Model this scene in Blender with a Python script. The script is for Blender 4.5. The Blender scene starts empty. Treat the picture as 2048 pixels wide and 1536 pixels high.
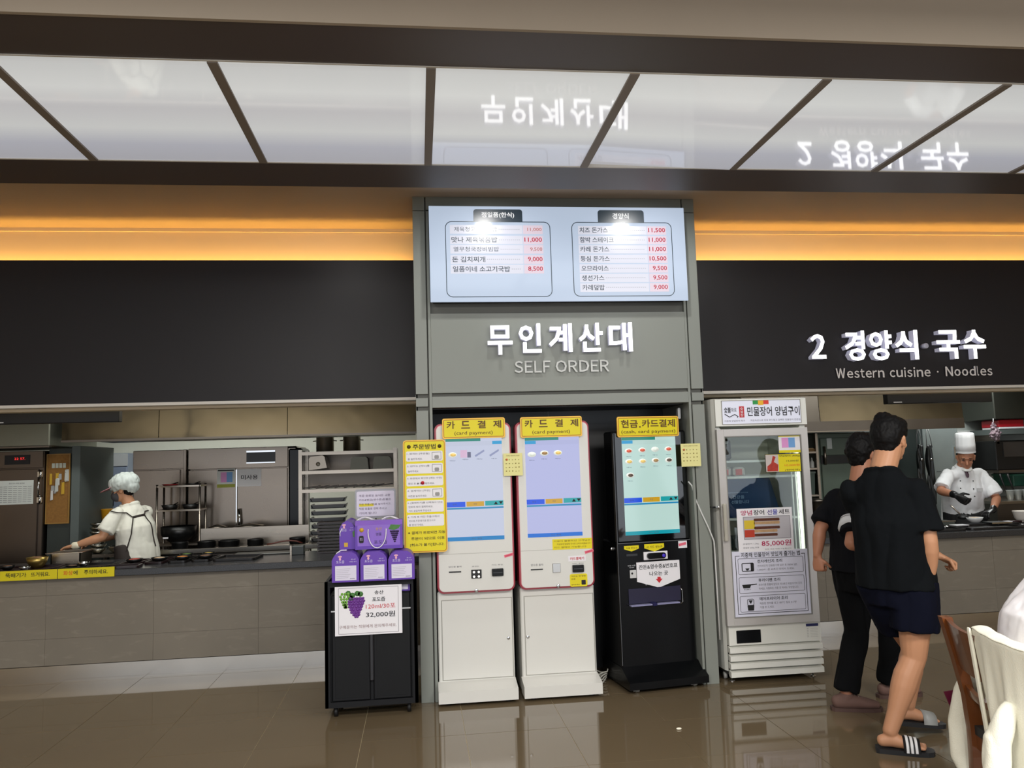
import bpy, bmesh, math, random
from mathutils import Vector, Matrix, noise
random.seed(7)
SC = bpy.context.scene
COL = SC.collection
PI = math.pi
def R(d): return math.radians(d)

# ---------------------------------------------------------------- camera
cam_d = bpy.data.cameras.new('camera')
cam = bpy.data.objects.new('camera', cam_d); COL.objects.link(cam)
cam_d.sensor_fit = 'HORIZONTAL'; cam_d.sensor_width = 36.0
cam_d.lens = 1582.935 / 2048 * 36.0
cam_d.clip_start = 0.05; cam_d.clip_end = 100
_yaw, _pit, _rol = 0.119617, 0.0994053, -0.0306775
_f = Vector((math.sin(_yaw)*math.cos(_pit), math.cos(_yaw)*math.cos(_pit), math.sin(_pit)))
_r = Vector((math.cos(_yaw), -math.sin(_yaw), 0)); _u = _r.cross(_f)
_r2 = math.cos(_rol)*_r + math.sin(_rol)*_u; _u2 = -math.sin(_rol)*_r + math.cos(_rol)*_u
_m = Matrix((_r2, _u2, -_f)).transposed().to_4x4(); _m.translation = Vector((0, 0, 1.57))
cam.matrix_world = _m
SC.camera = cam

# ---------------------------------------------------------------- world, lights, exposure
w = bpy.data.worlds.new('world'); SC.world = w; w.use_nodes = True
w.node_tree.nodes['Background'].inputs[0].default_value = (0.86, 0.92, 1.0, 1)
w.node_tree.nodes['Background'].inputs[1].default_value = 1.7
vs = SC.view_settings
vs.view_transform = 'Standard'; vs.look = 'None'; vs.gamma = 1.0; vs.exposure = 0.0
vs.use_curve_mapping = False
SC.display_settings.display_device = 'sRGB'
def area(name, loc, rot, sx, sy, power, col=(1, 1, 1), spread=180):
    l = bpy.data.lights.new(name, 'AREA'); l.shape = 'RECTANGLE'; l.size = sx; l.size_y = sy
    l.energy = power; l.color = col; l.spread = R(spread)
    o = bpy.data.objects.new(name, l); COL.objects.link(o); o.location = loc; o.rotation_euler = rot
    return o
def spot(name, loc, aim, power, ang, blend=0.6, col=(1, 1, 1), rad=0.04):
    l = bpy.data.lights.new(name, 'SPOT'); l.energy = power; l.spot_size = R(ang); l.spot_blend = blend
    l.color = col; l.shadow_soft_size = rad
    o = bpy.data.objects.new(name, l); COL.objects.link(o); o.location = loc
    d = Vector(aim) - Vector(loc); o.rotation_euler = d.to_track_quat('-Z', 'Y').to_euler()
    return o
# dining hall lamps behind and above the camera
area('hall_lamp', (-1.2, 0.6, 3.40), (0, 0, 0), 1.2, 1.2, 185, (1.0, .97, .92))
area('hall_lamp', (2.6, 0.6, 3.40), (0, 0, 0), 1.2, 1.2, 185, (1.0, .97, .92))
area('hall_lamp', (0.7, -2.2, 3.40), (0, 0, 0), 1.6, 1.2, 230, (1.0, .975, .94))
# downlights between the light box and the portal, and in front of the fascias
for x_, p_ in ((.53, 26), (1.62, 26)):
    spot('portal_downlight', (x_, 4.83, 3.40), (x_, 5.55, 2.35), p_, 120, .9, (1, .98, .95), .045)
spot('fascia_downlight', (-.55, 4.83, 3.40), (-.55, 6.1, 2.2), 10, 120, .9, (1, .98, .95), .045)
spot('fascia_downlight', (2.65, 4.83, 3.40), (2.65, 6.1, 2.2), 12, 120, .9, (1, .98, .95), .045)
# kitchen ceiling lamps
area('kitchen_lamp', (-1.9, 7.05, 2.55), (0, 0, 0), 2.4, 0.25, 27, (.97, 1.0, .95))
area('kitchen_lamp', (-1.6, 9.75, 2.5), (0, 0, 0), 2.2, 0.4, 24, (.97, 1.0, .95))
area('kitchen_lamp', (-3.2, 9.3, 2.5), (0, 0, 0), 1.2, 0.6, 26, (.93, 1.0, .95))
area('kitchen_lamp', (4.9, 7.0, 2.55), (0, 0, 0), 2.2, 0.25, 24, (.95, 1.0, .97))
area('kitchen_lamp', (6.4, 8.55, 2.5), (0, 0, 0), 0.8, 0.4, 26, (.97, 1.0, .98))
area('kitchen_lamp', (7.4, 10.0, 2.5), (0, 0, 0), 0.8, 0.4, 12, (.97, 1.0, .98))

# ---------------------------------------------------------------- materials
def lin(c):
    return tuple(((v/255)/12.92 if v/255 <= .04045 else (((v/255)+.055)/1.055)**2.4) for v in c)
MATS = {}
def M(name, rgb, rough=.5, metal=0, spec=.5, var=.06, scale=8, bump=0, bscale=60, emit=0, ecol=None, coat=0, alpha=1, trans=0, stretch=None, rvar=0):
    if name in MATS: return MATS[name]
    m = bpy.data.materials.new(name); m.use_nodes = True; nt = m.node_tree; p = nt.nodes['Principled BSDF']
    c = lin(rgb)
    tc = nt.nodes.new('ShaderNodeTexCoord'); mp = nt.nodes.new('ShaderNodeMapping')
    nt.links.new(tc.outputs['Object'], mp.inputs[0])
    if stretch: mp.inputs['Scale'].default_value = stretch
    nz = nt.nodes.new('ShaderNodeTexNoise'); nz.inputs['Scale'].default_value = scale; nz.inputs['Detail'].default_value = 3
    nt.links.new(mp.outputs[0], nz.inputs['Vector'])
    mx = nt.nodes.new('ShaderNodeMix'); mx.data_type = 'RGBA'
    mx.inputs['A'].default_value = (*[max(0, v*(1-var)) for v in c], 1); mx.inputs['B'].default_value = (*[min(1, v*(1+var)) for v in c], 1)
    nt.links.new(nz.outputs['Fac'], mx.inputs['Factor']); nt.links.new(mx.outputs['Result'], p.inputs['Base Color'])
    p.inputs['Roughness'].default_value = rough; p.inputs['Metallic'].default_value = metal
    p.inputs['Specular IOR Level'].default_value = spec
    if rvar:
        mr = nt.nodes.new('ShaderNodeMapRange'); mr.inputs['To Min'].default_value = max(0, rough-rvar); mr.inputs['To Max'].default_value = rough+rvar
        nt.links.new(nz.outputs['Fac'], mr.inputs['Value']); nt.links.new(mr.outputs[0], p.inputs['Roughness'])
    if coat: p.inputs['Coat Weight'].default_value = coat; p.inputs['Coat Roughness'].default_value = .03
    if trans: p.inputs['Transmission Weight'].default_value = trans
    if alpha < 1: p.inputs['Alpha'].default_value = alpha
    if bump:
        n2 = nt.nodes.new('ShaderNodeTexNoise'); n2.inputs['Scale'].default_value = bscale
        nt.links.new(mp.outputs[0], n2.inputs['Vector'])
        b = nt.nodes.new('ShaderNodeBump'); b.inputs['Strength'].default_value = bump; b.inputs['Distance'].default_value = .01
        nt.links.new(n2.outputs['Fac'], b.inputs['Height']); nt.links.new(b.outputs[0], p.inputs['Normal'])
    if emit:
        e = lin(ecol or rgb); p.inputs['Emission Color'].default_value = (*e, 1); p.inputs['Emission Strength'].default_value = emit
    MATS[name] = m
    return m

# ---------------------------------------------------------------- mesh helpers
ORG = {}
def org(p): return ORG.get(p.name, Vector((0, 0, 0))) if p else Vector((0, 0, 0))
def link(o, parent=None):
    COL.objects.link(o)
    if parent:
        o.parent = parent; ORG[o.name] = org(parent)
    return o
def tag(o, label=None, cat=None, group=None, kind=None):
    if label: o['label'] = label
    if cat: o['category'] = cat
    if group: o['group'] = group
    if kind: o['kind'] = kind
    return o
def thing(name, label, cat, loc, group=None):
    o = bpy.data.objects.new(name, None); COL.objects.link(o); o.location = loc; o.empty_display_size = .1
    ORG[o.name] = Vector(loc)
    return tag(o, label, cat, group)
class MB:
    def __init__(s): s.v = []; s.f = []; s.sm = []
    def poly(s, vs, fs, smooth=False):
        k = len(s.v); s.v += [tuple(v) for v in vs]
        for f in fs: s.f.append([i+k for i in f]); s.sm.append(smooth)
        return s
    def box(s, x0, x1, y0, y1, z0, z1, b=0):
        if b > 0:
            b = min(b, abs(x1-x0)*.45, abs(y1-y0)*.45, abs(z1-z0)*.45)
            vs = []; idx = {}
            for i, x in enumerate((x0, x1)):
                for j, y in enumerate((y0, y1)):
                    for k, z in enumerate((z0, z1)):
                        sx, sy, sz = (1 if i == 0 else -1)*b, (1 if j == 0 else -1)*b, (1 if k == 0 else -1)*b
                        idx[i, j, k, 0] = len(vs); vs.append((x, y+sy, z+sz))
                        idx[i, j, k, 1] = len(vs); vs.append((x+sx, y, z+sz))
                        idx[i, j, k, 2] = len(vs); vs.append((x+sx, y+sy, z))
            fs = []
            def quad(a, fix, u, v):
                o = []
                for p, q in ((0, 0), (1, 0), (1, 1), (0, 1)):
                    t = [0, 0, 0]; t[a] = fix; t[u] = p; t[v] = q; o.append(idx[t[0], t[1], t[2], a])
                return o
            for a, u, v in ((0, 1, 2), (1, 2, 0), (2, 0, 1)):
                fs.append(quad(a, 1, u, v)); fs.append(quad(a, 0, u, v)[::-1])
            for i in (0, 1):
                for j in (0, 1):
                    fs.append([idx[i, j, 0, 0], idx[i, j, 1, 0], idx[i, j, 1, 1], idx[i, j, 0, 1]])
                    fs.append([idx[i, 0, j, 0], idx[i, 1, j, 0], idx[i, 1, j, 2], idx[i, 0, j, 2]])
                    fs.append([idx[0, i, j, 1], idx[1, i, j, 1], idx[1, i, j, 2], idx[0, i, j, 2]])
            for i in (0, 1):
                for j in (0, 1):
                    for k in (0, 1): fs.append([idx[i, j, k, 0], idx[i, j, k, 1], idx[i, j, k, 2]])
            return s.poly(vs, fs)
        vs = [(x, y, z) for x in (x0, x1) for y in (y0, y1) for z in (z0, z1)]
        return s.poly(vs, [(0, 1, 3, 2), (4, 6, 7, 5), (0, 4, 5, 1), (2, 3, 7, 6), (0, 2, 6, 4), (1, 5, 7, 3)])
    def prism(s, pts, y0, y1, axis='y'):
        n = len(pts)
        def mk(p, t):
            if axis == 'y': return (p[0], t, p[1])
            if axis == 'x': return (t, p[0], p[1])
            return (p[0], p[1], t)
        vs = [mk(p, y0) for p in pts] + [mk(p, y1) for p in pts]
        fs = [list(range(n))[::-1], list(range(n, 2*n))] + [(i, (i+1) % n, n+(i+1) % n, n+i) for i in range(n)]
        return s.poly(vs, fs)
    def rrect(s, x0, x1, z0, z1, y0, y1, r, seg=5):
        return s.prism(rr(x0, x1, z0, z1, r, seg), y0, y1)
    def lathe(s, cx, cy, prof, seg=20, axis='z', cz=0):
        vs = []; fs = []
        for r, z in prof:
            for k in range(seg):
                a = 2*PI*k/seg; c, d = r*math.cos(a), r*math.sin(a)
                vs.append((cx+c, cy+d, cz+z) if axis == 'z' else ((cx+c, cy+z, cz+d) if axis == 'y' else (cx+z, cy+c, cz+d)))
        n = len(prof)
        for i in range(n-1):
            for k in range(seg): fs.append((i*seg+k, i*seg+(k+1) % seg, (i+1)*seg+(k+1) % seg, (i+1)*seg+k))
        fs.append(list(range(seg))[::-1]); fs.append([(n-1)*seg+k for k in range(seg)])
        return s.poly(vs, fs, True)
    def tube(s, pts, r, seg=8, closed=False):
        pts = [Vector(p) for p in pts]; n = len(pts); vs = []; fs = []
        rs = r if isinstance(r, (list, tuple)) else [r]*n
        up = None
        for i, p in enumerate(pts):
            if closed: t = pts[(i+1) % n]-pts[i-1]
            else: t = (pts[min(i+1, n-1)]-pts[max(i-1, 0)])
            t.normalize()
            if up is None: up = Vector((0, 0, 1)) if abs(t.z) < .9 else Vector((0, 1, 0))
            a = t.cross(up)
            if a.length < 1e-4: a = t.cross(Vector((1, 0, 0)))
            a.normalize(); b = a.cross(t); up = b
            for k in range(seg):
                q = 2*PI*k/seg; vs.append(p+a*math.cos(q)*rs[i]+b*math.sin(q)*rs[i])
        m = n if closed else n-1
        for i in range(m):
            j = (i+1) % n
            for k in range(seg): fs.append((i*seg+k, i*seg+(k+1) % seg, j*seg+(k+1) % seg, j*seg+k))
        if not closed: fs.append(list(range(seg))[::-1]); fs.append([(n-1)*seg+k for k in range(seg)])
        return s.poly(vs, fs, True)
    def ell(s, c, rx, ry, rz, seg=16, rings=10, mat=None):
        vs = []; fs = []; c = Vector(c)
        for i in range(rings+1):
            t = PI*i/rings
            for k in range(seg):
                a = 2*PI*k/seg; v = Vector((rx*math.sin(t)*math.cos(a), ry*math.sin(t)*math.sin(a), rz*math.cos(t)))
                if mat: v = mat @ v
                vs.append(c+v)
        for i in range(rings):
            for k in range(seg): fs.append((i*seg+k, i*seg+(k+1) % seg, (i+1)*seg+(k+1) % seg, (i+1)*seg+k))
        return s.poly(vs, fs, True)
    def frame(s, x0, x1, z0, z1, y0, y1, t, r=0):
        if r:
            a = rr(x0, x1, z0, z1, r); b = rr(x0+t, x1-t, z0+t, z1-t, max(r-t, .001)); n = len(a)
            vs = [(p[0], y0, p[1]) for p in a]+[(p[0], y0, p[1]) for p in b]+[(p[0], y1, p[1]) for p in a]+[(p[0], y1, p[1]) for p in b]
            fs = []
            for i in range(n):
                j = (i+1) % n
                fs += [(i, j, n+j, n+i), (2*n+i, 3*n+i, 3*n+j, 2*n+j), (i, 2*n+i, 2*n+j, j), (n+i, n+j, 3*n+j, 3*n+i)]
            return s.poly(vs, fs)
        s.box(x0, x1, y0, y1, z1-t, z1); s.box(x0, x1, y0, y1, z0, z0+t)
        s.box(x0, x0+t, y0, y1, z0+t, z1-t); s.box(x1-t, x1, y0, y1, z0+t, z1-t); return s
    def text(s, txt, x0, x1, z0, z1, y, bold=0, ext=.001, fit=True):
        V, F = glyphs(txt, bold)
        if not V: return s
        ax = min(v[0] for v in V); bx = max(v[0] for v in V); az = min(v[1] for v in V); bz = max(v[1] for v in V)
        kx = (x1-x0)/max(bx-ax, 1e-6); kz = (z1-z0)/max(bz-az, 1e-6)
        if not fit: kx = kz
        n = len(V)
        vs = [(x0+(v[0]-ax)*kx, y-ext, z0+(v[1]-az)*kz) for v in V]
        fs = [list(f) for f in F]
        if ext > .0015:
            vs += [(v[0], y, v[2]) for v in vs[:n]]
            cnt = {}
            for f in fs:
                for i in range(len(f)):
                    e = (f[i], f[(i+1) % len(f)]); cnt[e] = 1
            fs += [[e[1], e[0], e[0]+n, e[1]+n] for e in cnt if (e[1], e[0]) not in cnt]
        return s.poly(vs, fs)
    def xf(s, m):
        s.v = [tuple(m @ Vector(v)) for v in s.v]; return s
    def build(s, name, mat, parent=None, label=None):
        o0 = org(parent)
        me = bpy.data.meshes.new(name); me.from_pydata([(v[0]-o0[0], v[1]-o0[1], v[2]-o0[2]) for v in s.v], [], s.f)
        if any(s.sm): me.polygons.foreach_set('use_smooth', s.sm)
        me.validate(); bm = bmesh.new(); bm.from_mesh(me)
        bmesh.ops.recalc_face_normals(bm, faces=bm.faces[:]); bm.to_mesh(me); bm.free()
        me.materials.append(mat); o = bpy.data.objects.new(name, me); link(o, parent)
        if label: o['label'] = label
        return o
def rr(x0, x1, z0, z1, r, seg=5):
    o = []
    for cx, cz, a0 in ((x1-r, z1-r, 0), (x0+r, z1-r, 90), (x0+r, z0+r, 180), (x1-r, z0+r, 270)):
        for k in range(seg+1):
            a = R(a0+90*k/seg); o.append((cx+r*math.cos(a), cz+r*math.sin(a)))
    return o
_GL = {}
_fc = bpy.data.curves.new('t', 'FONT'); _fo = bpy.data.objects.new('t', _fc)
_fc.size = 1; _fc.resolution_u = 2; _fc.fill_mode = 'FRONT'
def glyphs(txt, bold):
    """outline of a string in the built-in font; the text object is kept so that its glyphs stay cached"""
    bold = 0 if bold < .005 else (.012 if bold < .018 else .020)
    key = (txt, bold)
    if key in _GL: return _GL[key]
    _fc.body = txt; _fc.offset = bold
    me = bpy.data.meshes.new_from_object(_fo)
    V = [tuple(v.co) for v in me.vertices]; F = [tuple(p.vertices) for p in me.polygons]
    bpy.data.meshes.remove(me)
    mp = {}; idx = []; V2 = []
    for v in V:
        k = (round(v[0], 4), round(v[1], 4))
        if k not in mp: mp[k] = len(V2); V2.append(v)
        idx.append(mp[k])
    F2 = [[idx[i] for i in f] for f in F]
    _GL[key] = (V2, [f for f in F2 if len(set(f)) == len(f)])
    return _GL[key]
def box(name, mat, parent, *a, b=0, label=None): return MB().box(*a, b=b).build(name, mat, parent, label)
def struct(o): o['kind'] = 'structure'; return o
def dup(o, loc, rz=None, label=None, group=None):
    r = o.copy(); COL.objects.link(r); r.location = loc; ORG[r.name] = Vector(loc)
    if rz is not None: r.rotation_euler = (0, 0, rz)
    if label: r['label'] = label
    if group: r['group'] = group
    def rec(a, b):
        for ch in list(a.children):
            c = ch.copy(); COL.objects.link(c); c.parent = b; rec(ch, c)
    rec(o, r)
    return r
# ================================================================ materials in use
floor_m = M('floor tile', (108, 94, 73), .05, spec=.62, var=.07, scale=1.6, rvar=.02)
grout_m = M('grout', (206, 190, 152), .5)
slab_m = M('slab', (96, 89, 78), .5)
kfloor_m = M('kitchen floor', (70, 58, 50), .4)
paint_m = M('soffit paint', (178, 162, 144), .8, var=.03, scale=2)
front_m = M('box front', (160, 148, 132), .7, var=.06, scale=2)
beam_m = M('beam laminate', (80, 71, 68), .42, var=.06, scale=1.2)
strip_m = M('divider strip', (128, 118, 108), .55)
trim_m = M('light trim', (215, 210, 200), .4)
wall_m = M('wall paint', (214, 198, 172), .85, var=.03, scale=2)
fascia_m = M('fascia laminate', (38, 35, 36), .42, spec=.25, var=.05, scale=.9)
grey_m = M('grey steel cladding', (130, 134, 127), .42, var=.03, scale=1.3)
greyd_m = M('joint shade', (88, 88, 82), .6)
dark_m = M('recess panel', (30, 31, 33), .35, var=.08, scale=3)
steel_m = M('brushed steel', (168, 158, 146), .3, 1, var=.12, scale=3, stretch=(1, 1, 14), rvar=.08)
steeld_m = M('dull steel', (120, 112, 104), .38, 1, var=.18, scale=2.2, rvar=.1)
hood_m = M('hood steel', (158, 150, 136), .13, 1, var=.2, scale=1.1, bump=.9, bscale=2.2)
plinth_m = M('plinth steel', (205, 198, 188), .2, 1, var=.12, scale=2, bump=.12, bscale=2.5)
kwall_m = M('kitchen wall', (214, 213, 202), .55, var=.04)
white_m = M('white enamel', (216, 215, 209), .3, var=.02, scale=2, coat=.2)
whited_m = M('white groove', (150, 148, 140), .5)
black_m = M('black plastic', (7, 8, 10), .25, spec=.3, var=.1)
blackm_m = M('matt black', (16, 16, 18), .5, var=.12)
gran_m = M('granite', (52, 52, 54), .22, var=1.0, scale=150)
ink_m = M('black ink', (28, 28, 30), .7, var=0)
paper_m = M('white paper', (232, 230, 234), .6, var=.01)
red_m = M('red ink', (196, 36, 48), .6, var=0)
redk_m = M('kiosk red', (150, 18, 42), .3, var=.05, coat=.3)
yel_m = M('yellow sheet', (226, 210, 10), .5, var=.03)
yelb_m = M('yellow border', (246, 196, 74), .5, var=.03)
brn_m = M('brown ink', (92, 60, 20), .6, var=0)
pyel_m = M('pale yellow paper', (226, 220, 150), .6, var=.02)
gink_m = M('grey ink', (112, 110, 116), .7, var=0)
chrome_m = M('chrome', (205, 205, 205), .12, 1, var=0)
rubber_m = M('rubber', (22, 22, 22), .7)

# stone slabs of the counter fronts: veined grey-brown
def stone_mat():
    m = M('stone', (130, 122, 109), .5, var=.16, scale=2.2, bump=.12, bscale=9)
    nt = m.node_tree; p = nt.nodes['Principled BSDF']
    src = p.inputs['Base Color'].links[0].from_socket
    mp = nt.nodes.new('ShaderNodeMapping'); mp.inputs['Rotation'].default_value = (0, R(38), 0); mp.inputs['Scale'].default_value = (1, 1, 3.5)
    tc = nt.nodes.new('ShaderNodeTexCoord'); nt.links.new(tc.outputs['Object'], mp.inputs[0])
    nz = nt.nodes.new('ShaderNodeTexNoise'); nz.inputs['Scale'].default_value = 7; nz.inputs['Detail'].default_value = 8; nz.inputs['Distortion'].default_value = .6
    nt.links.new(mp.outputs[0], nz.inputs['Vector'])
    cr = nt.nodes.new('ShaderNodeValToRGB'); cr.color_ramp.elements[0].position = .56; cr.color_ramp.elements[0].color = (0, 0, 0, 1)
    cr.color_ramp.elements[1].position = .72; cr.color_ramp.elements[1].color = (.2, .2, .2, 1)
    nt.links.new(nz.outputs['Fac'], cr.inputs[0])
    mx = nt.nodes.new('ShaderNodeMix'); mx.data_type = 'RGBA'; mx.inputs['B'].default_value = (*lin((172, 164, 148)), 1)
    nt.links.new(cr.outputs[0], mx.inputs['Factor']); nt.links.new(src, mx.inputs['A']); nt.links.new(mx.outputs['Result'], p.inputs['Base Color'])
    return m
stone_m = stone_mat()

# backlit film: brightness varies across its depth with the tubes behind it
def film_mat():
    m = bpy.data.materials.new('backlit film'); m.use_nodes = True; nt = m.node_tree; p = nt.nodes['Principled BSDF']
    p.inputs['Base Color'].default_value = (.5, .5, .52, 1); p.inputs['Roughness'].default_value = .04
    p.inputs['IOR'].default_value = 1.62
    tc = nt.nodes.new('ShaderNodeTexCoord'); sx = nt.nodes.new('ShaderNodeSeparateXYZ'); nt.links.new(tc.outputs['Object'], sx.inputs[0])
    mr = nt.nodes.new('ShaderNodeMapRange'); mr.inputs['From Min'].default_value = -.57; mr.inputs['From Max'].default_value = .545
    nt.links.new(sx.outputs['Y'], mr.inputs['Value'])
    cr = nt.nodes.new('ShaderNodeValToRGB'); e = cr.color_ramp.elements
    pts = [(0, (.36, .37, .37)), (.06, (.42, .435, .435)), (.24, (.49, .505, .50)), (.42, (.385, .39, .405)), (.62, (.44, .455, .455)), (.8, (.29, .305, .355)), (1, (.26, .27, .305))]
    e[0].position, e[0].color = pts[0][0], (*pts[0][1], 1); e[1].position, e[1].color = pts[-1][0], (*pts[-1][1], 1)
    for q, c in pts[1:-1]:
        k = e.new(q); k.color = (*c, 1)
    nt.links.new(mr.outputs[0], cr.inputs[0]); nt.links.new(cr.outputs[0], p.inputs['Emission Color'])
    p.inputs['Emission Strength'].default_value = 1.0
    return m
film_m = film_mat()
def glow(name, rgb, st):
    return M(name, tuple(v*.18 for v in rgb), .12, var=0, emit=st, ecol=rgb)
amber_m = glow('amber led', (255, 192, 88), 30)
letter_m = glow('lit letter face', (255, 255, 255), 3.2)

# ================================================================ floor
fl = MB().box(-7, 10, -5, 6.68, -.06, -.004).build('floor', grout_m); struct(fl)
# one mesh shared by all whole tiles
tile = MB().box(0, .5965, 0, .5965, -.004, 0).build('tile', floor_m, fl)
tiles = []
for i in range(-7, 10):
    for j in range(-3, 4):
        x, y = .243+.6*i, 4.81+.6*j
        if j == 3: continue
        o = tile if not tiles else tile.copy()
        if tiles: COL.objects.link(o); o.parent = fl
        o.location = (x, y, random.uniform(-.0004, .0004)); tiles.append(o)
x = .243-.6*7
cut = None
for i in range(-7, 10):
    if cut is None:
        cut = MB().box(0, .597, 0, .068, -.004, 0).build('tile', floor_m, fl); o = cut
    else:
        o = cut.copy(); COL.objects.link(o); o.parent = fl
    o.location = (.243+.6*i, 6.61, 0)
# tiles nearer than the frame: plain slab up to the first row
MB().box(-7, 10, -5, 3.007, -.004, 0).build('near_floor', floor_m, fl)
struct(MB().box(-7, 10, 6.68, 12, -.06, 0).build('floor_kitchen', kfloor_m))

# ================================================================ ceiling, light box
struct(MB().box(-7, 10, -5, 6.28, 3.467, 3.6).build('ceiling', paint_m))
struct(MB().box(-7, 10, 6.40, 12, 2.62, 2.7).build('ceiling_kitchen', kwall_m))
X0, X1 = -5.3, 7.6
bx = thing('ceiling_light_box', 'long backlit ceiling light box with dark beams hanging above the counters', 'ceiling light', (1.2, 3.8, 3.467))
box('near_beam', beam_m, bx, X0, X1, 2.93, 3.232, 3.262, 3.467, label='dark brown beam on the near side')
box('beam_front', front_m, bx, X0, X1, 2.912, 2.93, 3.255, 3.467, label='tan front board of the light box')
box('far_beam', beam_m, bx, X0, X1, 4.352, 4.725, 3.262, 3.467)
box('edge_trim', trim_m, bx, X0, X1, 4.340, 4.352, 3.258, 3.30)
box('edge_trim', trim_m, bx, X0, X1, 3.232, 3.240, 3.258, 3.30)
box('top_board', paint_m, bx, X0, X1, 3.232, 4.352, 3.43, 3.467)
DX = [-4.36, -3.475, -2.59, -1.702, -.818, .083, .978, 1.874, 2.765, 3.667, 4.56, 5.45, 6.35]
for k, x in enumerate(DX):
    w_ = .021
    box('divider', strip_m, bx, x-w_, x+w_, 3.240, 4.340, 3.252, 3.30)
edges = [X0]+DX+[X1]
for a, b in zip(edges[:-1], edges[1:]):
    z0 = z1 = z2 = z3 = 3.262
    if abs(a-.978) < .01: z0, z1, z2, z3 = 3.262, 3.262, 3.264, 3.273   # this film has sagged a little
    mb = MB()
    n = 2
    vs = [(a, 3.24, z0), (b, 3.24, z1 if z1 == z0 else z1), (b, 4.34, z3), (a, 4.34, z2)]
    if abs(a-.978) < .01: vs = [(a, 3.24, 3.286), (b, 3.24, 3.261), (b, 4.34, 3.253), (a, 4.34, 3.278)]
    vs += [(v[0], v[1], v[2]+.004) for v in vs]
    mb.poly(vs, [(0, 1, 2, 3), (7, 6, 5, 4), (0, 4, 5, 1), (1, 5, 6, 2), (2, 6, 7, 3), (3, 7, 4, 0)])
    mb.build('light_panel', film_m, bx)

# ================================================================ upper walls, cove, fascias
def upper(name, xa, xb):
    o = struct(MB().box(xa, xb, 6.28, 6.40, 2.06, 3.467).build(name, wall_m))
    return o
wl = upper('wall_left', -7, -.01); wr = upper('wall_right', 2.045, 10)
for wl_, xa, xb in ((wl, -7, -.012), (wr, 2.048, 10)):
    m = MB().box(xa, xb, 6.16, 6.178, 2.100, 3.185)
    m.build('fascia_panel', fascia_m, wl_)
    box('fascia_backing', fascia_m, wl_, xa, xb, 6.178, 6.28, 2.09, 3.10)
    box('fascia_trim', M('fascia trim', (214, 208, 198), .35, var=.02), wl_, xa, xb, 6.150, 6.28, 2.078, 2.100)
    box('cove_led_strip', amber_m, wl_, xa+.02, xb-.02, 6.20, 6.235, 3.10, 3.112)
    box('cornice', wall_m, wl_, xa, xb, 6.262, 6.28, 3.44, 3.467)

# ================================================================ grey portal
po = struct(MB().box(-.01, 2.045, 5.505, 5.60, 2.03, 3.467).box(-.01, .085, 5.505, 5.6, 0, 2.03).box(1.945, 2.045, 5.505, 5.6, 0, 2.03).build('wall_center', greyd_m))
g = grey_m
def pp(*a, **k): return box('cladding_panel', g, po, *a, b=.0015, **k)
for (xa, xb) in ((-.012, .072), (1.958, 2.047)):
    for za, zb in ((0, 1.948), (1.975, 2.035), (2.062, 3.362), (3.366, 3.466)):
        pp(xa, xb, 5.48, 5.505, za, zb)
for xa, xb in ((.081, .100), (1.932, 1.950)):
    pp(xa, xb, 5.48, 5.60, 0, 3.362)
pp(.100, 1.932, 5.48, 5.60, 1.965, 2.042)
pp(.100, 1.932, 5.48, 5.505, 2.066, 2.625)
pp(.081, 1.950, 5.48, 5.505, 3.372, 3.466)
for xa, xb in ((-.012, .000), (2.035, 2.047)):           # outer returns
    box('return_panel', g, po, xa, xb, 5.505, 6.68, 0, 2.06); box('return_panel', g, po, xa, xb, 5.505, 6.28, 2.06, 3.466)
for xa, xb in ((.085, .1), (1.932, 1.947)):
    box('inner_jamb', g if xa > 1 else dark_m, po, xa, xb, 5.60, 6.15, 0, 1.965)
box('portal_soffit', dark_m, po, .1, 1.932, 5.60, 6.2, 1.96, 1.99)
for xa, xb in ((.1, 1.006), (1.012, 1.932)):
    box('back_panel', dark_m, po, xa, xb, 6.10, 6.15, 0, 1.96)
box('back_joint', M('joint bead', (110, 108, 105), .5), po, 1.006, 1.012, 6.095, 6.15, 0, 1.96)

# ================================================================ counters
def counter(side, xa, xb):
    c = struct(MB().box(xa, xb, 6.69, 7.35, .1, .78).build('wall_counter_'+side, slab_m))
    zs = [(.122, .3228), (.3242, .6528), (.6542, .785)]
    n0 = math.floor((xa+2.897)/.8); x = -2.897+.8*n0
    while x < xb:
        for za, zb in zs:
            a, b = max(xa, x+.0008), min(xb, x+.7992)
            if b-a > .03: box('stone_tile', stone_m, c, a, b, 6.672+random.uniform(0, .0012), 6.69, za, zb)
        x += .8
    bb = struct(MB().box(xa, xb, 6.665, 6.70, 0, .119).build('baseboard_'+side, plinth_m))
    return c
counter('left', -7, -.012); counter('right', 2.047, 10)
wt = tag(MB().box(-7, -.014, 6.60, 7.40, .787, .838, b=.004).build('worktop', gran_m), 'long black speckled granite worktop of the left kitchen counter', 'worktop')
wt = tag(MB().box(2.05, 10, 6.60, 7.40, .787, .838, b=.004).build('worktop', gran_m), 'black granite worktop of the right kitchen counter behind the two men', 'worktop')
# kitchen shell
struct(MB().box(-7, 2.0, 10.9, 11, 0, 2.7).build('wall_back_left', kwall_m))
struct(MB().box(2.0, 10, 10.9, 11, 0, 2.7).build('wall_back_right', kwall_m))
struct(MB().box(.4, 1.6, 6.4, 10.9, 0, 2.7).build('wall_middle', kwall_m))
struct(MB().box(-7.1, -7, -5, 11, 0, 3.5).build('wall_far_left', wall_m))
struct(MB().box(10, 10.1, -5, 11, 0, 3.5).build('wall_far_right', wall_m))
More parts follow.
